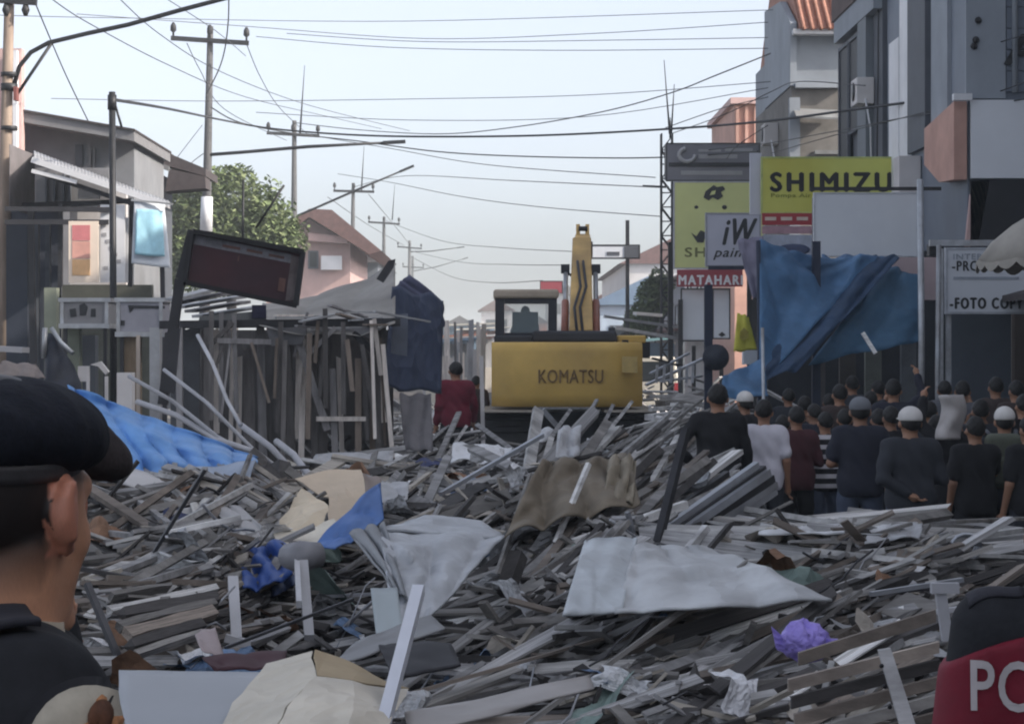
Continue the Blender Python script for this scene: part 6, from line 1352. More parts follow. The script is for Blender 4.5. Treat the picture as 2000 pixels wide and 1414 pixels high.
def hand_prims(wr, d, side, g=0):
    """palm and five bent fingers continuing direction d from the wrist; side = +1 / -1 gives the thumb side"""
    wr = np.array(wr, float); d = np.array(d, float); d /= np.linalg.norm(d)
    u = np.cross(d, [0, 0, 1.0]) if abs(d[2]) < .8 else np.array([0, 1.0, 0]); u = u - d * (u @ d); u /= np.linalg.norm(u); w_ = np.cross(d, u)
    pr = [(f_cap(wr, wr + d * .05, .024, .026), .015), (f_ell(wr + d * .055, (.034, .034, .034)), .012)]
    for k, (o, L) in enumerate(((.030, .068), (.011, .076), (-.009, .07), (-.028, .055))):
        p0 = wr + d * .075 + u * o; p1 = p0 + d * L * .55 + w_ * side * .012; p2 = p1 + d * L * .35 + w_ * side * .028
        pr += [(f_cap(p0, p1, .0095, .009), .004), (f_cap(p1, p2, .009, .008), .002)]
    t0 = wr + d * .03 + u * .028; t1 = t0 + d * .028 + u * .026 + w_ * side * .01; t2 = t1 + d * .028 + u * .006 + w_ * side * .012
    pr += [(f_cap(t0, t1, .013, .011), .006), (f_cap(t1, t2, .011, .009), .003)]
    return pr
SH = {  # elbow, wrist for the right side (x > 0); shoulder is (.165, 0, 1.345)
    'down': ((.215, -.03, 1.08), (.225, .05, .84)), 'akimbo': ((.36, -.10, 1.13), (.20, .03, .98)), 'front': ((.235, -.02, 1.09), (.07, .20, 1.08)),
    'phone': ((.22, .14, 1.16), (.10, .26, 1.42)), 'raise': ((.30, .10, 1.48), (.24, .20, 1.70)), 'behind': ((.24, -.10, 1.10), (.06, -.15, .98)), 'loose': ((.235, .02, 1.09), (.25, .12, .88))}
def skel(right, left, bend=0.0, head=0.0):
    out = {}
    for sx, p in ((1, right), (-1, left)):
        e, w_ = SH[p]; out[sx] = (np.array((.165 * sx, 0, 1.345)), np.array((e[0] * sx, e[1], e[2])), np.array((w_[0] * sx, w_[1], w_[2])))
    return out
TPL = {}
def template(right, left, sleeve, bottom, cover, stance):
    key = (right, left, sleeve, bottom, cover, stance)
    if key in TPL: return TPL[key]
    A = skel(right, left); hd = 0.0
    kn = {1: np.array((.105 + stance * .3, .02 + stance * .5, .46)), -1: np.array((-.105 - stance * .3, .02 - stance * .4, .46))}
    an = {1: np.array((.115 + stance * .5, -.02 + stance * .6, .08)), -1: np.array((-.115 - stance * .5, -.02 - stance * .9, .08))}
    head = [(f_ell((0, .0, 1.55), (.073, .092, .105)), .0), (f_ell((0, .035, 1.475), (.052, .055, .058)), .03), (f_cap((0, .088, 1.535), (0, .105, 1.505), .01, .014), .012)]
    for sx in (-1, 1): head.append((f_ell((.078 * sx, -.005, 1.53), (.012, .026, .034), (0, 0, -.4 * sx)), .006))
    neck = [(f_cap((0, -.015, 1.34), (0, .0, 1.49), .058, .05), .03)]
    torso = [(f_ell((0, 0, 1.21), (.165, .105, .2)), .0), (f_ell((0, 0, 1.02), (.145, .098, .17)), .05), (f_ell((0, -.005, .9), (.158, .115, .12)), .05), (f_cap((-.14, -.005, 1.345), (.14, -.005, 1.345), .058, .058), .05)]
    arms = []; legs = []
    for sx in (-1, 1):
        s, e, w_ = A[sx]; arms += [(f_cap(s, e, .05, .039), .03), (f_cap(e, w_, .039, .026), .015)] + hand_prims(w_, (w_ - e), sx)
        legs += [(f_cap((.085 * sx, 0, .88), kn[sx], .082, .056), .04), (f_cap(kn[sx], an[sx], .055, .036), .02), (f_cap(an[sx] + [0, -.03, -.04], an[sx] + [.01 * sx, .14, -.045], .036, .03), .03)]
    M = {}
    M['body'] = sdf_mesh('person', torso + neck + head + arms + legs, .0115)
    infl = lambda pr, r: [((lambda f, r=r: (lambda P: f(P) - r))(p[0]), p[1] - r, p[2] + r) for p, k in pr]
    g = lambda pr, r, k=.03: [(q, k) for q in infl(pr, r)]
    hem = .80 if bottom != 'skirt' else .86
    sl = []
    for sx in (-1, 1):
        s, e, w_ = A[sx]
        if sleeve == 'long': sl += [(f_cap(s, e, .067, .054), .03), (f_cap(e, w_ + (e - w_) * .06, .053, .042), .02)]
        else: sl += [(f_cap(s, s + (e - s) * .72, .066, .066), .03)]
    fold = lambda P: .004 * np.sin(P[..., 2] * 38 + 6 * np.sin(P[..., 0] * 9)) + .003 * np.sin(P[..., 0] * 55 + P[..., 2] * 21)
    def cs(Fd, P):
        Fd = Fd + fold(P); Fd = np.maximum(Fd, hem - P[..., 2]); n_ = np.linalg.norm(P - np.array((0, .02, 1.45)), axis=-1) - .07
        return np.maximum(Fd, -n_)
    M['shirt'] = sdf_mesh('shirt', g(torso, .02, .05) + [(f_box((0, 0, .93), (.172, .122, .16), .09), .06)] + sl, .0135, cs)
    if bottom == 'skirt':
        M['skirt'] = sdf_mesh('skirt', [(f_cap((0, 0, .9), (0, 0, .12), .165, .235), .0), (f_ell((0, 0, .92), (.17, .13, .12)), .04)], .016, lambda Fd, P: np.maximum(np.maximum(Fd + fold(P) * 2, .1 - P[..., 2]), P[..., 2] - 1.0))
    else:
        M['trousers'] = sdf_mesh('trousers', g(torso[2:3], .012) + g([l for i, l in enumerate(legs) if i % 3 != 2], .02, .03), .0135, lambda Fd, P: np.maximum(np.maximum(Fd + fold(P) * .9, .085 - P[..., 2]), P[..., 2] - 1.0))
    M['shoe'] = {sx: sdf_mesh('shoe', [(f_cap(an[sx] + [0, -.035, -.04], an[sx] + [.01 * sx, .15, -.042], .044, .037), .0)], .012, lambda Fd, P: np.maximum(Fd, P[..., 2] - .09)) for sx in (1, -1)}
    if cover == 'hair': M['hair'] = sdf_mesh('hair', [(f_ell((0, -.006, 1.562), (.084, .099, .108)), .0)], .010, lambda Fd, P: np.maximum(Fd + .004 * np.sin(P[..., 0] * 130) * np.sin(P[..., 2] * 110), np.minimum(P[..., 1] * .75 - (P[..., 2] - 1.545), 1)))
    if cover in ('cap', 'capb'):
        M['hair'] = sdf_mesh('hair', [(f_ell((0, -.006, 1.55), (.081, .097, .108)), .0)], .010, lambda Fd, P: np.maximum(np.maximum(Fd, P[..., 1] * .8 - (P[..., 2] - 1.535)), 1.455 - P[..., 2]))
        bd = 1 if cover == 'cap' else -1
        M['cap'] = sdf_mesh('cap', [(f_ell((0, -.002, 1.585), (.09, .107, .092)), .0), (f_ell((0, .115 * bd, 1.572), (.075, .075, .012)), .01)], .010, lambda Fd, P: np.maximum(Fd, 1.557 - P[..., 2]))
    if cover == 'hijab': M['headscarf'] = sdf_mesh('headscarf', [(f_ell((0, -.01, 1.55), (.094, .108, .12)), .0), (f_cap((0, -.02, 1.5), (0, -.02, 1.33), .09, .16), .05), (f_ell((0, -.03, 1.28), (.17, .12, .12)), .05)], .0125, lambda Fd, P: np.maximum(Fd + fold(P), -(np.linalg.norm((P - np.array((0, .12, 1.53))) / np.array((.062, .08, .085)), axis=-1) - 1) * .07))
    TPL[key] = M; return M
CL = {}
def cloth_m(n_, c_, **k): 
    if n_ not in CL: CL[n_] = mk('cloth_' + n_, c_, .85, .14, 5, .12, rand=.05, **k)
    return CL[n_]
NAVYC = cloth_m('navy', (.020, .022, .036)); BLK = cloth_m('black', (.013, .013, .016)); CHAR = cloth_m('charcoal', (.03, .033, .042)); DENIM = cloth_m('denim', (.06, .075, .115)); WHT = cloth_m('white', (.62, .60, .66)); MAR = cloth_m('maroon', (.07, .022, .028))
RED = cloth_m('red', (.13, .012, .028)); OLIVE = cloth_m('olive', (.10, .11, .085)); KHAKI = cloth_m('khaki', (.17, .165, .14)); STRIPE = cloth_m('stripe', (.5, .5, .52), stripes=((.55, .53, .56), (.012, .012, .016), 9.5, .45)); GREYC = cloth_m('grey', (.10, .105, .12)); SHOEM = cloth_m('shoe', (.02, .018, .018)); CAPW = cloth_m('capwhite', (.60, .58, .56)); CAPG = cloth_m('capgrey', (.17, .18, .20)); BROWNC = cloth_m('brown', (.055, .04, .038)); PINKC = cloth_m('pink', (.30, .18, .19))
def person(label, px, py_head, Y, pose, shirt, trou, cover='hair', sleeve='short', cov_m=None, turn=0, ground=0.0, width=1.0, bottom='trousers', stance=.05, group=None):
    """head top at the photo height py_head at depth Y; feet on the ground"""
    top = PZ(py_head, Y); base_h = 1.655 if cover == 'hair' else 1.672
    sc = (top - ground) / base_h
    T = template(pose[0], pose[1], sleeve, bottom, cover, stance)
    if not T['body'].materials: T['body'].materials.append(SKINM)
    o = bpy.data.objects.new('person', T['body']); COL.objects.link(o)
    o.location = (PX(px, Y), Y, ground); o.rotation_euler = (0, 0, R(turn)); o.scale = (sc * width, sc * width, sc); ORG[o] = Vector(o.location)
    tag(o, label, 'person', group or 'crowd watching on the right')
    def part(nm, me, m):
        c = bpy.data.objects.new(nm, me); COL.objects.link(c); c.parent = o
        if not me.materials: me.materials.append(m)
        c.material_slots[0].link = 'OBJECT'; c.material_slots[0].material = m
    part('shirt', T['shirt'], shirt)
    if bottom == 'skirt': part('skirt', T['skirt'], trou)
    else: part('trousers', T['trousers'], trou)
    for sx in (1, -1): part('shoe', T['shoe'][sx], SHOEM)
    if 'hair' in T: part('hair', T['hair'], HAIRM)
    if 'cap' in T: part('cap', T['cap'], cov_m or CAPW)
    if 'headscarf' in T: part('headscarf', T['headscarf'], cov_m or BLK)
    return o
person('person in a black jacket with one hand on the hip, leftmost of the crowd', 1402, 752, 20.5, ('loose', 'akimbo'), BLK, BLK, sleeve='long', width=1.05)
person('person in dark clothes with a white-topped cap behind the black jacket', 1455, 764, 24, ('down', 'down'), BLK, CHAR, cover='cap', cov_m=CAPW, turn=20)
person('person in a white T-shirt with an elbow out beside the steel tubes', 1492, 782, 20.9, ('down', 'akimbo'), WHT, CHAR, turn=-8)
person('person in a maroon top between the white and striped shirts', 1556, 795, 21.5, ('front', 'front'), MAR, BLK, sleeve='long', turn=10)
person('person in a black and white striped shirt', 1612, 806, 21.8, ('front', 'down'), STRIPE, DENIM, turn=12, stance=.12)
person('person in a dark navy shirt wearing a grey cap', 1680, 775, 19.6, ('down', 'front'), NAVYC, DENIM, cover='cap', cov_m=CAPG, turn=-5, width=1.08)
person('person in a white shirt mostly hidden behind the navy shirted back', 1716, 800, 21.8, ('down', 'down'), WHT, CHAR, turn=8)
person('person in a dark jacket and white cap at the front of the crowd', 1778, 794, 17.6, ('front', 'behind'), CHAR, DENIM, cover='cap', cov_m=CAPW, sleeve='long', width=1.08, turn=6)
person('person in a khaki shirt half hidden by the dark jacket', 1830, 812, 19.5, ('front', 'down'), KHAKI, BLK, turn=-10)
person('person in black lifting a pale bundle on the shoulder', 1868, 790, 19.2, ('down', 'raise'), BLK, BLK, sleeve='long', turn=5)
person('person with a white cap and grey-green backpack near the right edge', 1962, 794, 18.6, ('down', 'front'), CHAR, BLK, cover='cap', cov_m=CAPW, sleeve='long', turn=-6)
person('tall dark clothed person at the right edge behind the backpack', 2000, 772, 22, ('down', 'down'), BLK, BLK, turn=10)
person('dark clothed person between the lifted bundle and the backpack', 1915, 782, 21.5, ('phone', 'phone'), CHAR, BLK, turn=0)
person('person in black with arm raised towards the pale steel pole', 1745, 742, 25, ('raise', 'phone'), NAVYC, BLK, sleeve='long', turn=-12)
person('dark haired person in brown behind the grey cap', 1640, 752, 26, ('phone', 'down'), BROWNC, BLK, turn=5)
person('dark haired person under the blue tarp behind the maroon top', 1572, 775, 25.5, ('down', 'front'), BLK, BLK, turn=-12)
person('dark clothed person deep in the crowd under the teal tarp', 1700, 765, 27, ('front', 'front'), CHAR, BLK, turn=14)
person('person in grey deep in the crowd by the photocopy sign', 1880, 745, 26, ('phone', 'phone'), GREYC, BLK, turn=-8)
person('dark haired person in front of the brown shutter', 1945, 738, 27, ('phone', 'down'), BROWNC, BLK, turn=6)
person('person in dark grey far back by the pale greenish board', 1665, 735, 30, ('down', 'front'), CHAR, BLK, turn=0)
EXTRA = [(1435, 800, 23.5, 'person bending behind the white T-shirt', CHAR), (1528, 812, 23, 'dark haired person squeezed between white and maroon shirts', BLK), (1590, 790, 24.5, 'person in dark blue behind the striped shirt', NAVYC), (1650, 800, 22.5, 'person in black at the left elbow of the grey cap', BLK), (1740, 795, 21, 'person in black between grey cap and white cap', BLK), (1815, 785, 22.5, 'person in charcoal behind the khaki shirt', CHAR), (1905, 815, 18.2, 'person in black right of the lifted bundle', BLK), (2010, 815, 18, 'person in black at the very right edge of the crowd', BLK), (1845, 745, 28, 'small far head in front of the photocopy shop', GREYC), (1985, 745, 26, 'person in brown under the parasol', BROWNC), (1620, 770, 28, 'far dark head behind the striped shirt', BLK), (1540, 760, 29, 'far dark head under the sagging blue tarp', CHAR), (1715, 745, 29, 'far dark head left of the raised arm', BLK)]
for k, (px, py, Y, lab, m) in enumerate(EXTRA):
    person(lab, px, py, Y, (('down', 'front'), ('front', 'front'), ('phone', 'down'), ('down', 'down'))[k % 4], m, (BLK, CHAR, DENIM)[k % 3], turn=(-15, 8, 20, -5, 12)[k % 5], sleeve='long' if k % 4 in (1,) else 'short')
# things carried
Yp = 19.0
q = MB(); q.smooth = True
q.grid(lambda u, v: at(1835 + 44 * u + 6 * math.sin(v * 5), 772 + 86 * v, Yp - .12 * math.sin(u * 3.14) + .03 * vnoise((u * 6, v * 6, 0), 2)), 12, 16)
q.one('bundle', mk('pale_bundle', (.46, .43, .42), .8, .15, 4, .15), 'pale cloth bundle carried on the shoulder in the crowd', 'bundle', thick=.03)
t = thing('backpack', 'grey-green backpack on the person with the white cap near the right edge', 'backpack', at(1962, 950, 18.4))
c = at(1960, 900, 18.44)
me = sdf_mesh('pack_body', [(f_box((0, 0, 0), (.15, .075, .22), .06), 0), (f_box((0, -.07, -.08), (.12, .04, .11), .035), .015)], .012); o = link_mesh('pack_body', me, OLIVE, t); o.location = c - ORG[t]
for sx in (-1, 1): q = MB(); q.tube([c + Vector((sx * .1, .0, .2)), c + Vector((sx * .12, .1, .24)), c + Vector((sx * .13, .2, .1))], .018, 6); q.build('strap', GREYC, t)
person('person in a red top walking past the timber stall', 890, 708, 34, ('loose', 'down'), RED, BLK, cover='hair', sleeve='long', turn=15, ground=.02, group='people beyond the heap', width=1.1)
person('dark clothed person just ahead of the red top', 930, 735, 41, ('down', 'down'), BROWNC, BLK, turn=-10, group='people beyond the heap')
person('digger operator sitting dark behind the cab window', 1026, 599, 40.35, ('front', 'front'), BLK, BLK, turn=0, ground=1.22, group='operator')
for k, (px, py, Y, lab) in enumerate(((1218, 650, 62, 'distant person in dark blue far right of the digger boom'), (1206, 655, 66, 'distant person in white far right of the digger boom'), (1190, 658, 70, 'distant person in black close to the boom base'))):
    person(lab, px, py, Y, ('down', 'down'), (DENIM, WHT, BLK)[k], BLK, turn=k * 30, group='distant people beyond the digger')

# ------------------------------------------------------------------ the officer with the beret, close at the left
OY = 2.42; ang = 70.0; HEAD = 19.0                               # facing: clockwise from straight away, towards the right
ex_, ez_ = PX(10, OY), PZ(985, OY)                  # head centre column, eye line
def officer_parts():
    Hc = np.array((0, 0, 1.545))
    head = [(f_ell((0, -.008, 1.575), (.0765, .097, .098)), .0),          # cranium
            (f_ell((0, .030, 1.515), (.066, .068, .085)), .03),           # mid face
            (f_ell((0, .036, 1.462), (.050, .052, .046)), .03),           # jaw
            (f_ell((0, .070, 1.437), (.022, .020, .018)), .025),          # chin
            (f_ell((.040, .058, 1.508), (.024, .022, .020)), .02), (f_ell((-.040, .058, 1.508), (.024, .022, .020)), .02),   # cheekbones
            (f_cap((-.045, .080, 1.560), (.045, .080, 1.560), .012, .012), .02),                                            # brow
            (f_cap((0, .094, 1.545), (0, .113, 1.508), .009, .0135), .012), (f_ell((.013, .103, 1.503), (.009, .010, .008)), .006), (f_ell((-.013, .103, 1.503), (.009, .010, .008)), .006),
            (f_cap((-.02, .092, 1.478), (.02, .092, 1.478), .0065, .0065), .006), (f_cap((-.018, .090, 1.466), (.018, .090, 1.466), .007, .007), .006),
            (f_ell((.034, .088, 1.545), (.017, .010, .011)), -1), (f_ell((-.034, .088, 1.545), (.017, .010, .011)), -1)]
    for sx in (-1, 1):                              # ear: rim, lobe and hollow
        rim = [np.array((sx * (.080 + .012 * math.sin(a) * .6), -.012 - .020 * math.cos(a + .5) - .012 * 0, 1.530 + .033 * math.sin(a))) for a in np.linspace(-.9, 3.4, 8)]
        rim = [np.array((sx * (.076 + .014 * (y_ < -.012)), y_, z_)) for y_, z_ in ((.006, 1.545), (.006, 1.560), (-.006, 1.569), (-.020, 1.566), (-.028, 1.552), (-.027, 1.534), (-.018, 1.518), (-.006, 1.505))]
        for a, b in zip(rim[:-1], rim[1:]): head.append((f_cap(a, b, .0068, .0068), .005))
        head.append((f_ell((sx * .077, -.013, 1.538), (.0165, .024, .029), (0, 0, .45 * sx)), .006)); head.append((f_ell((sx * .078, -.002, 1.505), (.007, .008, .010)), .005))
    neck = [(f_cap((0, -.028, 1.33), (0, -.016, 1.50), .062, .054), .025), (f_cap((.03, .02, 1.34), (.045, -.02, 1.50), .02, .02), .03), (f_cap((-.03, .02, 1.34), (-.045, -.02, 1.50), .02, .02), .03)]
    torso = [(f_ell((0, 0, 1.19), (.175, .115, .2)), .0), (f_ell((0, 0, 1.02), (.15, .10, .17)), .05), (f_ell((0, -.005, .9), (.16, .115, .12)), .05), (f_cap((-.15, -.01, 1.352), (.15, -.01, 1.352), .06, .06), .05)]
    return head, neck, torso
hd, nk, ts = officer_parts()
A = skel('down', 'down'); arms = []; legs = []
for sx in (-1, 1):
    s, e, w_ = A[sx]; s = s + np.array((.015 * sx, 0, -.005)); arms += [(f_cap(s, e, .055, .043), .03), (f_cap(e, w_, .042, .028), .015)] + hand_prims(w_, w_ - e, sx)
    legs += [(f_cap((.09 * sx, 0, .88), (.11 * sx, .02, .46), .086, .058), .04), (f_cap((.11 * sx, .02, .46), (.12 * sx, -.02, .08), .057, .038), .02), (f_cap((.12 * sx, -.05, .04), (.13 * sx, .13, .035), .038, .032), .03)]
me = sdf_mesh('person', ts + nk + arms + legs + hd, .0056, smooth_it=1)
# colour of the skin and of the close-cropped sides, as a vertex attribute
co = np.array([v.co[:] for v in me.vertices])
x_, y_, z_ = co.T
line = 1.535 + np.clip((y_ + .005) * 1.1, -.06, .03) ; line = np.where(y_ < -.03, 1.462 + (y_ + .03) * .25, np.interp(y_, [-.03, -.005, .02, .055], [1.458, 1.515, 1.535, 1.565]))
mask = np.clip((z_ - line) / .055, 0, 1) * (z_ > 1.42); mask = mask ** .7 * .985
earm = (np.abs(x_) > .068) & (z_ > 1.495) & (z_ < 1.578) & (y_ > -.032) & (y_ < .012); earm = earm | ((np.abs(x_) > .0792) & (z_ > 1.48) & (z_ < 1.585) & (y_ > -.06) & (y_ < .02)); mask = np.where(earm, 0, mask)
mask = mask * (1 - np.clip((y_ - .05) / .02, 0, 1))
ca = me.color_attributes.new('tint', 'FLOAT_COLOR', 'POINT')
warm = np.clip(.5 + .5 * np.sin(x_ * 40 + z_ * 31), 0, 1) * .12
sk = np.stack([.60 * (1 - warm), .305 * (1 - warm), .185 * (1 - warm)], 1); sk = np.where(earm[:, None], np.array((.52, .22, .145)), sk)
hr = np.array((.014, .013, .014)); colr = sk * (1 - mask[:, None]) + hr * mask[:, None]
ca.data.foreach_set('color', np.concatenate([colr, np.ones((len(colr), 1))], 1).astype(np.float32).ravel())
sm = bpy.data.materials.new('officer_skin'); sm.use_nodes = True; N = sm.node_tree.nodes; L = sm.node_tree.links; b = N['Principled BSDF']
at_ = N.new('ShaderNodeAttribute'); at_.attribute_name = 'tint'
ns_ = N.new('ShaderNodeTexNoise'); ns_.inputs['Scale'].default_value = 220; ns_.inputs['Detail'].default_value = 4
mx = N.new('ShaderNodeMapRange'); mx.inputs[3].default_value = .82; mx.inputs[4].default_value = 1.18; L.new(ns_.outputs['Fac'], mx.inputs[0])
vs_ = N.new('ShaderNodeVectorMath'); vs_.operation = 'SCALE'; L.new(at_.outputs['Color'], vs_.inputs[0]); L.new(mx.outputs[0], vs_.inputs['Scale'])
L.new(vs_.outputs[0], b.inputs['Base Color']); b.inputs['Roughness'].default_value = .48; b.inputs['Subsurface Weight'].default_value = .12; b.inputs['Subsurface Radius'].default_value = (.012, .005, .003); b.inputs['Subsurface Scale'].default_value = .4
bp = N.new('ShaderNodeBump'); bp.inputs['Strength'].default_value = .12; bp.inputs['Distance'].default_value = .001; L.new(ns_.outputs['Fac'], bp.inputs['Height']); L.new(bp.outputs[0], b.inputs['Normal'])
me.materials.append(sm)
def twist(p):
    t = min(1, max(0, (p[2] - 1.37) / .09)); t = t * t * (3 - 2 * t)
    if p[2] < 1.45: t *= 1 - min(1, max(0, (math.hypot(p[0], p[1] + .012) - .10) / .03))
    a = R(ang - HEAD) * t; c_, s_ = math.cos(a), math.sin(a); x, y = p[0], p[1] + .012
    return (x * c_ - y * s_, x * s_ + y * c_ - .012, p[2])
def twist_mesh(m_):
    for v in m_.vertices: v.co = twist(v.co)
    m_.update()
twist_mesh(me)
OFF = bpy.data.objects.new('person', me); COL.objects.link(OFF)
OSC = 1.07
OFF.scale = (OSC,) * 3; OFF.rotation_euler = (0, 0, R(-ang))
OFF.location = (ex_, OY, ez_ - 1.545 * OSC)
tag(OFF, 'officer in a black beret and dark uniform with a sleeve badge, facing away at left', 'person')
def opart(nm, me_, m):
    if nm in ('beret', 'beret_band', 'eye'): twist_mesh(me_)
    for mm in (m if isinstance(m, list) else [m]): me_.materials.append(mm)
    c_ = bpy.data.objects.new(nm, me_); COL.objects.link(c_); c_.parent = OFF; return c_
UNI = mk('uniform_black', (.014, .015, .019), .85, .25, 30, .15)
BER = mk('beret_felt', (.007, .009, .016), .9, .35, 120, .25)
infl = lambda pr, r, k=.03: [((lambda f: (lambda P: f(P) - r))(p[0]), p[1] - r, p[2] + r) for p, _ in pr]
slv = []
for sx in (-1, 1):
    s, e, w_ = A[sx]; s = s + np.array((.012 * sx, 0, 0)); slv += [(f_cap(s, e, .072, .058), .035), (f_cap(e, w_ + (e - w_) * .05, .056, .044), .02)]
def cs(Fd, P):
    Fd = Fd + .003 * np.sin(P[..., 2] * 44 + 5 * np.sin(P[..., 0] * 11)) + .002 * np.sin(P[..., 0] * 60 + P[..., 2] * 30)
    ax = np.array((0, -.02, 1.40)); n_ = np.linalg.norm((P - ax) / np.array((.070, .075, .075)), axis=-1) - 1
    return np.maximum(np.maximum(Fd, -n_ * .07), .78 - P[..., 2])
opart('jacket', sdf_mesh('jacket', [(q, .05) for q in infl(ts, .022)] + [(f_cap((-.16, -.01, 1.342), (.16, -.01, 1.342), .075, .075), .05)] + slv, .0085, cs), UNI)
# collar: standing band round the neck, beige lining inside
def collar(r0, r1, z0, z1, nm, m, tk):
    q = MB(); q.smooth = True; n = 40
    q.grid(lambda u, v: Vector(((r0 + (r1 - r0) * v) * math.sin(2 * math.pi * u * .93 + .22), -.02 + (r0 + (r1 - r0) * v) * 1.04 * math.cos(2 * math.pi * u * .93 + .22), z0 + (z1 - z0) * v - .018 * math.cos(2 * math.pi * u * .93 + .22))), n, 4)
    c_ = opart(nm, q.mesh(nm, Vector((0, 0, 0))), m); md = c_.modifiers.new('t', 'SOLIDIFY'); md.thickness = tk; md.offset = 0
collar(.080, .072, 1.365, 1.447, 'collar_lining', mk('beige_lining', (.42, .36, .28), .8, .1, 40, .1), .004)
collar(.092, .086, 1.350, 1.392, 'collar', UNI, .006)
# beret: padded disc leaning to the wearer's right, over a narrow band
RB_ = Euler((R(-4), R(9), 0)).to_matrix()
band_ = MB(); band_.smooth = True
def bandpt(a, v): 
    p = Vector((.0805 * math.sin(a), -.006 + .1005 * math.cos(a), 1.5835 + .018 * v)); d = p - Vector((0, 0, 1.59)); p = Vector((0, 0, 1.59)) + RB_ @ d; p.z += .016 * math.cos(a); return p
band_.grid(lambda u, v: bandpt(2 * math.pi * u, v), 48, 3)
c_ = opart('beret_band', band_.mesh('beret_band', Vector((0, 0, 0))), mk('band_leather', (.045, .042, .045), .45, .15, 60, .1, spec=.5)); md = c_.modifiers.new('t', 'SOLIDIFY'); md.thickness = .006; md.offset = 1
rot_b = (R(4), R(9), 0)
def beret_mesh(flop):
    pr = [(f_ell((0, -.004, 1.615), (.089, .109, .050), (R(3), R(7), 0)), .0), (f_ell((.004, -.004, 1.626), (.085, .108, .032), (R(-2), R(8), 0)), .03)]
    if flop: pr += [(f_ell((.066, .078, 1.608), (.058, .072, .034), (R(-14), R(32), R(-20))), .03), (f_ell((.012, .01, 1.634), (.09, .11, .034), (R(-2), R(10), 0)), .03)]
    else: pr += [(f_ell((.030, .030, 1.616), (.058, .070, .034), (R(-6), R(20), R(-10))), .03)]
    return sdf_mesh('beret', pr, .006, lambda Fd, P: np.maximum(Fd + .0015 * np.sin(P[..., 0] * 60 + 4 * np.sin(P[..., 1] * 40)), -(np.linalg.norm((P - np.array((0, -.006, 1.56))) / np.array((.080, .100, .055)), axis=-1) - 1) * .05), smooth_it=3)
BR1 = opart('beret', beret_mesh(False), BER)
ey = [MB(), MB()]
for k, sx in enumerate((-1, 1)): ey[k].ball((sx * .033, .075, 1.545), .0125, 12, 8); opart('eye', ey[k].mesh('eye', Vector((0, 0, 0))), mk('eye_white', (.6, .58, .55), .3, .02, 3, 0))
# epaulette and sleeve badge sit on the jacket surface
jk = [c for c in OFF.children if c.name.startswith('jacket')][0].data
bv = BVHTree.FromPolygons([v.co[:] for v in jk.vertices], [p.vertices[:] for p in jk.polygons])
def on_jacket(p, d, off=.003):
    h_ = bv.ray_cast(Vector(p), Vector(d)); 
    if h_[0] is None or (h_[0] - Vector(p)).length > .5: n_ = bv.find_nearest(Vector(p) + Vector(d) * .28); return n_[0] + n_[1] * off
    return h_[0] + h_[1] * off
for sx in (-1, 1):
    q = MB(); q.smooth = True
    q.grid(lambda u, v: on_jacket((sx * (.085 + .10 * u), -.045 + .05 * v - .0, 1.6), (0, 0, -1), .007), 10, 5)
    c_ = opart('epaulette', q.mesh('epaulette', Vector((0, 0, 0))), mk('epaulette_cloth', (.022, .022, .03), .8, .2, 60, .1)); md = c_.modifiers.new('t', 'SOLIDIFY'); md.thickness = .006; md.offset = 1
s, e, w_ = A[1]; s = Vector(s) + Vector((.012, 0, 0)); e = Vector(e); axis = (e - s).normalized()
bc = Vector((s.x, s.y + .040, 1.342))                                # badge centre height down the sleeve
cam_dir = Vector((.99, -.12, 0)).normalized()       # outwards-back on the upper arm
sdv = cam_dir.cross(Vector((0, 0, 1))).normalized()
def badge(w0, h0, off, nm, m, shape, dx=0, dz=0):
    q = MB(); q.smooth = True; n = 28; pts = []
    for k in range(n):
        a = 2 * math.pi * k / n; x, z = shape(a); pts.append((x * w0 + dx, z * h0 + dz))
    rings = [[on_jacket(bc + sdv * x * f + Vector((0, 0, 1)) * z * f + cam_dir * .3, -cam_dir, off) for x, z in pts] for f in (1, .66, .33)]
    ctr = on_jacket(bc + sdv * dx + Vector((0, 0, dz)) + cam_dir * .3, -cam_dir, off)
    vs = [p for r_ in rings for p in r_] + [ctr]
    fs = [(j * n + i, j * n + (i + 1) % n, (j + 1) * n + (i + 1) % n, (j + 1) * n + i) for j in range(2) for i in range(n)] + [(2 * n + i, 2 * n + (i + 1) % n, 3 * n) for i in range(n)]
    q.add(vs, fs); c_ = opart(nm, q.mesh(nm, Vector((0, 0, 0))), m); md = c_.modifiers.new('t', 'SOLIDIFY'); md.thickness = .002; md.offset = 0; return c_
shield = lambda a: (math.sin(a) * (1 if math.cos(a) > -.2 else max(0, 1.15 + .75 * math.cos(a))), math.cos(a) if math.cos(a) > 0 else math.cos(a) * 1.25)
badge(.058, .060, .003, 'badge_border', mk('badge_black', (.012, .012, .016), .7, .1, 60, .1), shield)
badge(.050, .052, .0055, 'badge_field', mk('badge_beige', (.42, .38, .31), .8, .1, 60, .1), shield)
badge(.020, .030, .008, 'badge_emblem', mk('badge_gold', (.42, .19, .08), .7, .3, 90, .1), lambda a: (math.sin(a) * (.7 + .3 * math.cos(5 * a)), math.cos(a) * (.8 + .2 * math.cos(4 * a))), dx=-0.014, dz=.012)
badge(.010, .012, .0095, 'badge_emblem', mk('badge_brown', (.10, .04, .02), .7, .3, 90, .1), lambda a: (math.sin(a), math.cos(a)), dx=-.012, dz=.026)
opart('trousers', sdf_mesh('trousers', [(q, .03) for q in infl(ts[2:3], .014)] + [(q, .03) for q in infl([l for i, l in enumerate(legs) if i % 3 != 2], .022)], .014, lambda Fd, P: np.maximum(np.maximum(Fd, .09 - P[..., 2]), P[..., 2] - .98)), UNI)
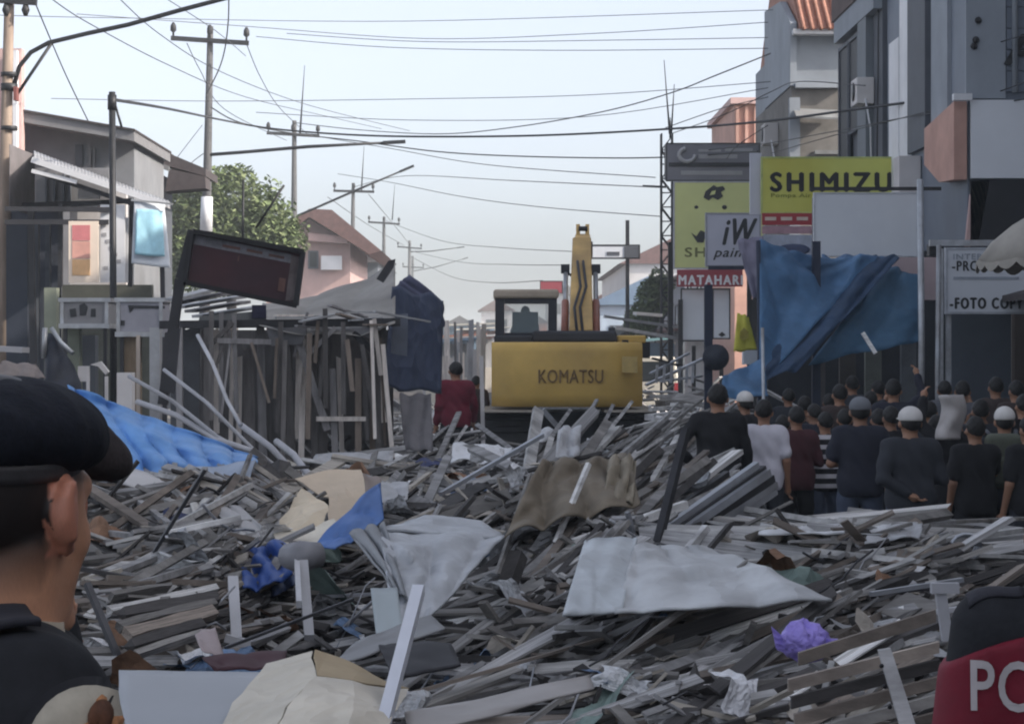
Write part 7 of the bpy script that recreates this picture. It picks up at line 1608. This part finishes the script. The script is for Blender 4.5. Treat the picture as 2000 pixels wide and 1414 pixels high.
for sx in (-1, 1): opart('boot', sdf_mesh('boot', [(f_cap((.12 * sx, -.055, .042), (.13 * sx, .15, .038), .048, .042), 0), (f_cap((.12 * sx, -.03, .06), (.12 * sx, -.02, .22), .052, .056), .03)], .012), BLACK)

# the officer standing just beyond him: only the beret and a sliver of the rest show
OF2 = copy_tree(OFF); OY2 = 3.3
OF2.location = (PX(44, OY2), OY2, PZ(972, OY2) - 1.545 * OSC)
for c in list(OF2.children):
    if c.name.startswith('beret') and not c.name.startswith('beret_band'):
        m2 = beret_mesh(True); twist_mesh(m2); m2.materials.append(mk('beret_dark_brown', (.034, .027, .028), .9, .35, 120, .25)); c.data = m2
for c in list(OF2.children):
    if c.name.startswith(('badge', 'epaulette')): bpy.data.objects.remove(c)
    elif c.name.startswith(('jacket', 'collar')): c.scale = (1, .66, 1)
m2 = OF2.data.copy(); OF2.data = m2
def turn_more(m_):
    for v in m_.vertices:
        t = min(1, max(0, (v.co.z - 1.37) / .09)); t *= 1 if v.co.z > 1.45 else 1 - min(1, max(0, (math.hypot(v.co.x, v.co.y + .012) - .10) / .03)); a = R(34) * t; x, y = v.co.x, v.co.y + .012; v.co.x, v.co.y = x * math.cos(a) - y * math.sin(a), x * math.sin(a) + y * math.cos(a) - .012
turn_more(m2)
for v in m2.vertices:
    if v.co.z < 1.37: v.co.y *= .6
for c in OF2.children:
    if c.name.startswith('eye'): c.data = c.data.copy(); turn_more(c.data)
OF2['label'] = 'second officer whose drooping black beret shows behind the nearer officer'
# ------------------------------------------------------------------ second officer at the lower right corner: red vest over black
VY = 4.9; vx = PX(2088, VY)
T = template('down', 'down', 'long', 'trousers', 'hair', .05)
vs_c = 1.05; vz = PZ(1178, VY) - 1.40 * vs_c
if not T['body'].materials: T['body'].materials.append(SKINM)
PO = bpy.data.objects.new('person', T['body']); COL.objects.link(PO); PO.location = (vx, VY, vz); PO.scale = (vs_c * .98, vs_c * .98, vs_c); PO.rotation_euler = (0, 0, R(-3))
tag(PO, 'police officer in a dark red vest with pale capitals at the lower right corner', 'person')
def ppart(nm, me_, m):
    c_ = bpy.data.objects.new(nm, me_); COL.objects.link(c_); c_.parent = PO
    if not me_.materials: me_.materials.append(m)
    c_.material_slots[0].link = 'OBJECT'; c_.material_slots[0].material = m; return c_
ppart('hair', T['hair'], HAIRM); ppart('trousers', T['trousers'], BLK)
for sx in (1, -1): ppart('shoe', T['shoe'][sx], SHOEM)
A2 = skel('down', 'down'); slv = []
for sx in (-1, 1):
    s, e, w_ = A2[sx]; slv += [(f_cap(s, e, .078, .062), .04), (f_cap(e, w_, .06, .046), .02)]
tor2 = [(f_ell((0, 0, 1.21), (.19, .125, .22)), .0), (f_ell((0, 0, 1.0), (.17, .12, .2)), .05), (f_cap((-.15, -.01, 1.345), (.15, -.01, 1.345), .078, .078), .06), (f_cap((0, -.03, 1.36), (0, -.01, 1.44), .085, .075), .04)]
ppart('jacket', sdf_mesh('jacket', tor2 + slv, .011, lambda Fd, P: np.maximum(np.maximum(Fd + .003 * np.sin(P[..., 2] * 40 + 5 * np.sin(P[..., 0] * 11)), .8 - P[..., 2]), P[..., 2] - 1.47)), UNI)
jb = bpy.data.objects[[c.name for c in PO.children if c.name.startswith('jacket')][0]].data
bj = BVHTree.FromPolygons([v.co[:] for v in jb.vertices], [p.vertices[:] for p in jb.polygons])
def drop(x, y, off):
    h_ = bj.ray_cast(Vector((x, y, 2)), Vector((0, 0, -1))); return h_[0] + h_[1] * off if h_[0] else Vector((x, y, 1.35))
for sx in (-1, 1):
    q = MB(); q.smooth = True; q.grid(lambda u, v: drop(sx * (.10 + .11 * u), -.05 + .05 * v, .006), 10, 4)
    c_ = ppart('shoulder_strap', q.mesh('shoulder_strap', Vector((0, 0, 0))), mk('strap_cloth', (.03, .03, .04), .8, .2, 60, .1)); md = c_.modifiers.new('t', 'SOLIDIFY'); md.thickness = .005; md.offset = 1
q = MB(); n_ = 24
q.grid(lambda u, v: Vector(((.088 - .008 * v) * math.sin(6.283 * u), -.02 + (.085 - .008 * v) * math.cos(6.283 * u), 1.425 + .05 * v)), n_, 3); ppart('collar', q.mesh('collar', Vector((0, 0, 0))), UNI)
VEST = mk('vest_red', (.20, .010, .028), .7, .14, 14, .1)
def vcut(Fd, P):
    rr_ = np.sqrt((P[..., 0] / .345) ** 2 + (np.maximum(P[..., 2] - 1.13, 0) / .225) ** 2) - 1
    return np.maximum(np.maximum(Fd, rr_ * .15), .88 - P[..., 2])
vest = sdf_mesh('vest', [((q[0][0], q[0][1] - .02, q[0][2] + .02), k) for q, k in [((lambda p: (((lambda P, f=p[0]: f(P) - .016), p[1], p[2]),))(p), kk) for p, kk in tor2 + slv[0::2]]], .010, vcut)
ppart('vest', vest, VEST)
bv2 = BVHTree.FromPolygons([v.co[:] for v in vest.vertices], [p.vertices[:] for p in vest.polygons])
cv = bpy.data.curves.new('t', 'FONT'); cv.body = 'POLISI'; cv.offset = .012; cv.resolution_u = 4; cv.space_character = 1.08
tmp = bpy.data.objects.new('t', cv); COL.objects.link(tmp); bpy.context.view_layer.update()
tm = bpy.data.meshes.new_from_object(tmp.evaluated_get(bpy.context.evaluated_depsgraph_get())); bpy.data.objects.remove(tmp)
bm = bmesh.new(); bm.from_mesh(tm); bmesh.ops.triangulate(bm, faces=bm.faces)
for _ in range(2): bmesh.ops.subdivide_edges(bm, edges=[e for e in bm.edges if e.calc_length() > .12], cuts=1, use_grid_fill=True)
mnx = min(v.co.x for v in bm.verts); mxx = max(v.co.x for v in bm.verts); mny = min(v.co.y for v in bm.verts); mxy = max(v.co.y for v in bm.verts)
sx_ = vs_c * .98
xl_ = (PX(1908, VY - .13) - vx) / sx_; xr_ = (PX(2192, VY - .13) - vx) / sx_; zt1 = (PZ(1292, VY - .13) - vz) / vs_c; zb1 = (PZ(1393, VY - .13) - vz) / vs_c
for v in bm.verts:
    x = xl_ + (xr_ - xl_) * (v.co.x - mnx) / (mxx - mnx); z = zb1 + (zt1 - zb1) * (v.co.y - mny) / (mxy - mny)
    h_ = bv2.ray_cast(Vector((x, -1, z)), Vector((0, 1, 0))); y = h_[0].y if h_[0] else -.15
    v.co = (x, y - .006, z)
bm.to_mesh(tm); bm.free()
tm.update(); ppart('lettering', tm, mk('pale_letters', (.50, .46, .47), .7, .08, 20, .03))

# ------------------------------------------------------------------ thin morning haze: one closed box round everything
q = MB(); q.bb((-460, -70, -1), (460, 1610, 15.5))
hz = q.build('haze', []); hz['kind'] = 'stuff'; hz['label'] = 'thin pale haze down the street'
hm = bpy.data.materials.new('haze'); hm.use_nodes = True; N = hm.node_tree.nodes; N.remove(N['Principled BSDF'])
pv = N.new('ShaderNodeVolumePrincipled'); pv.inputs['Color'].default_value = (.91, .965, .985, 1); pv.inputs['Density'].default_value = .0014; pv.inputs['Anisotropy'].default_value = .1
hm.node_tree.links.new(pv.outputs[0], N['Material Output'].inputs['Volume']); hz.data.materials.append(hm)
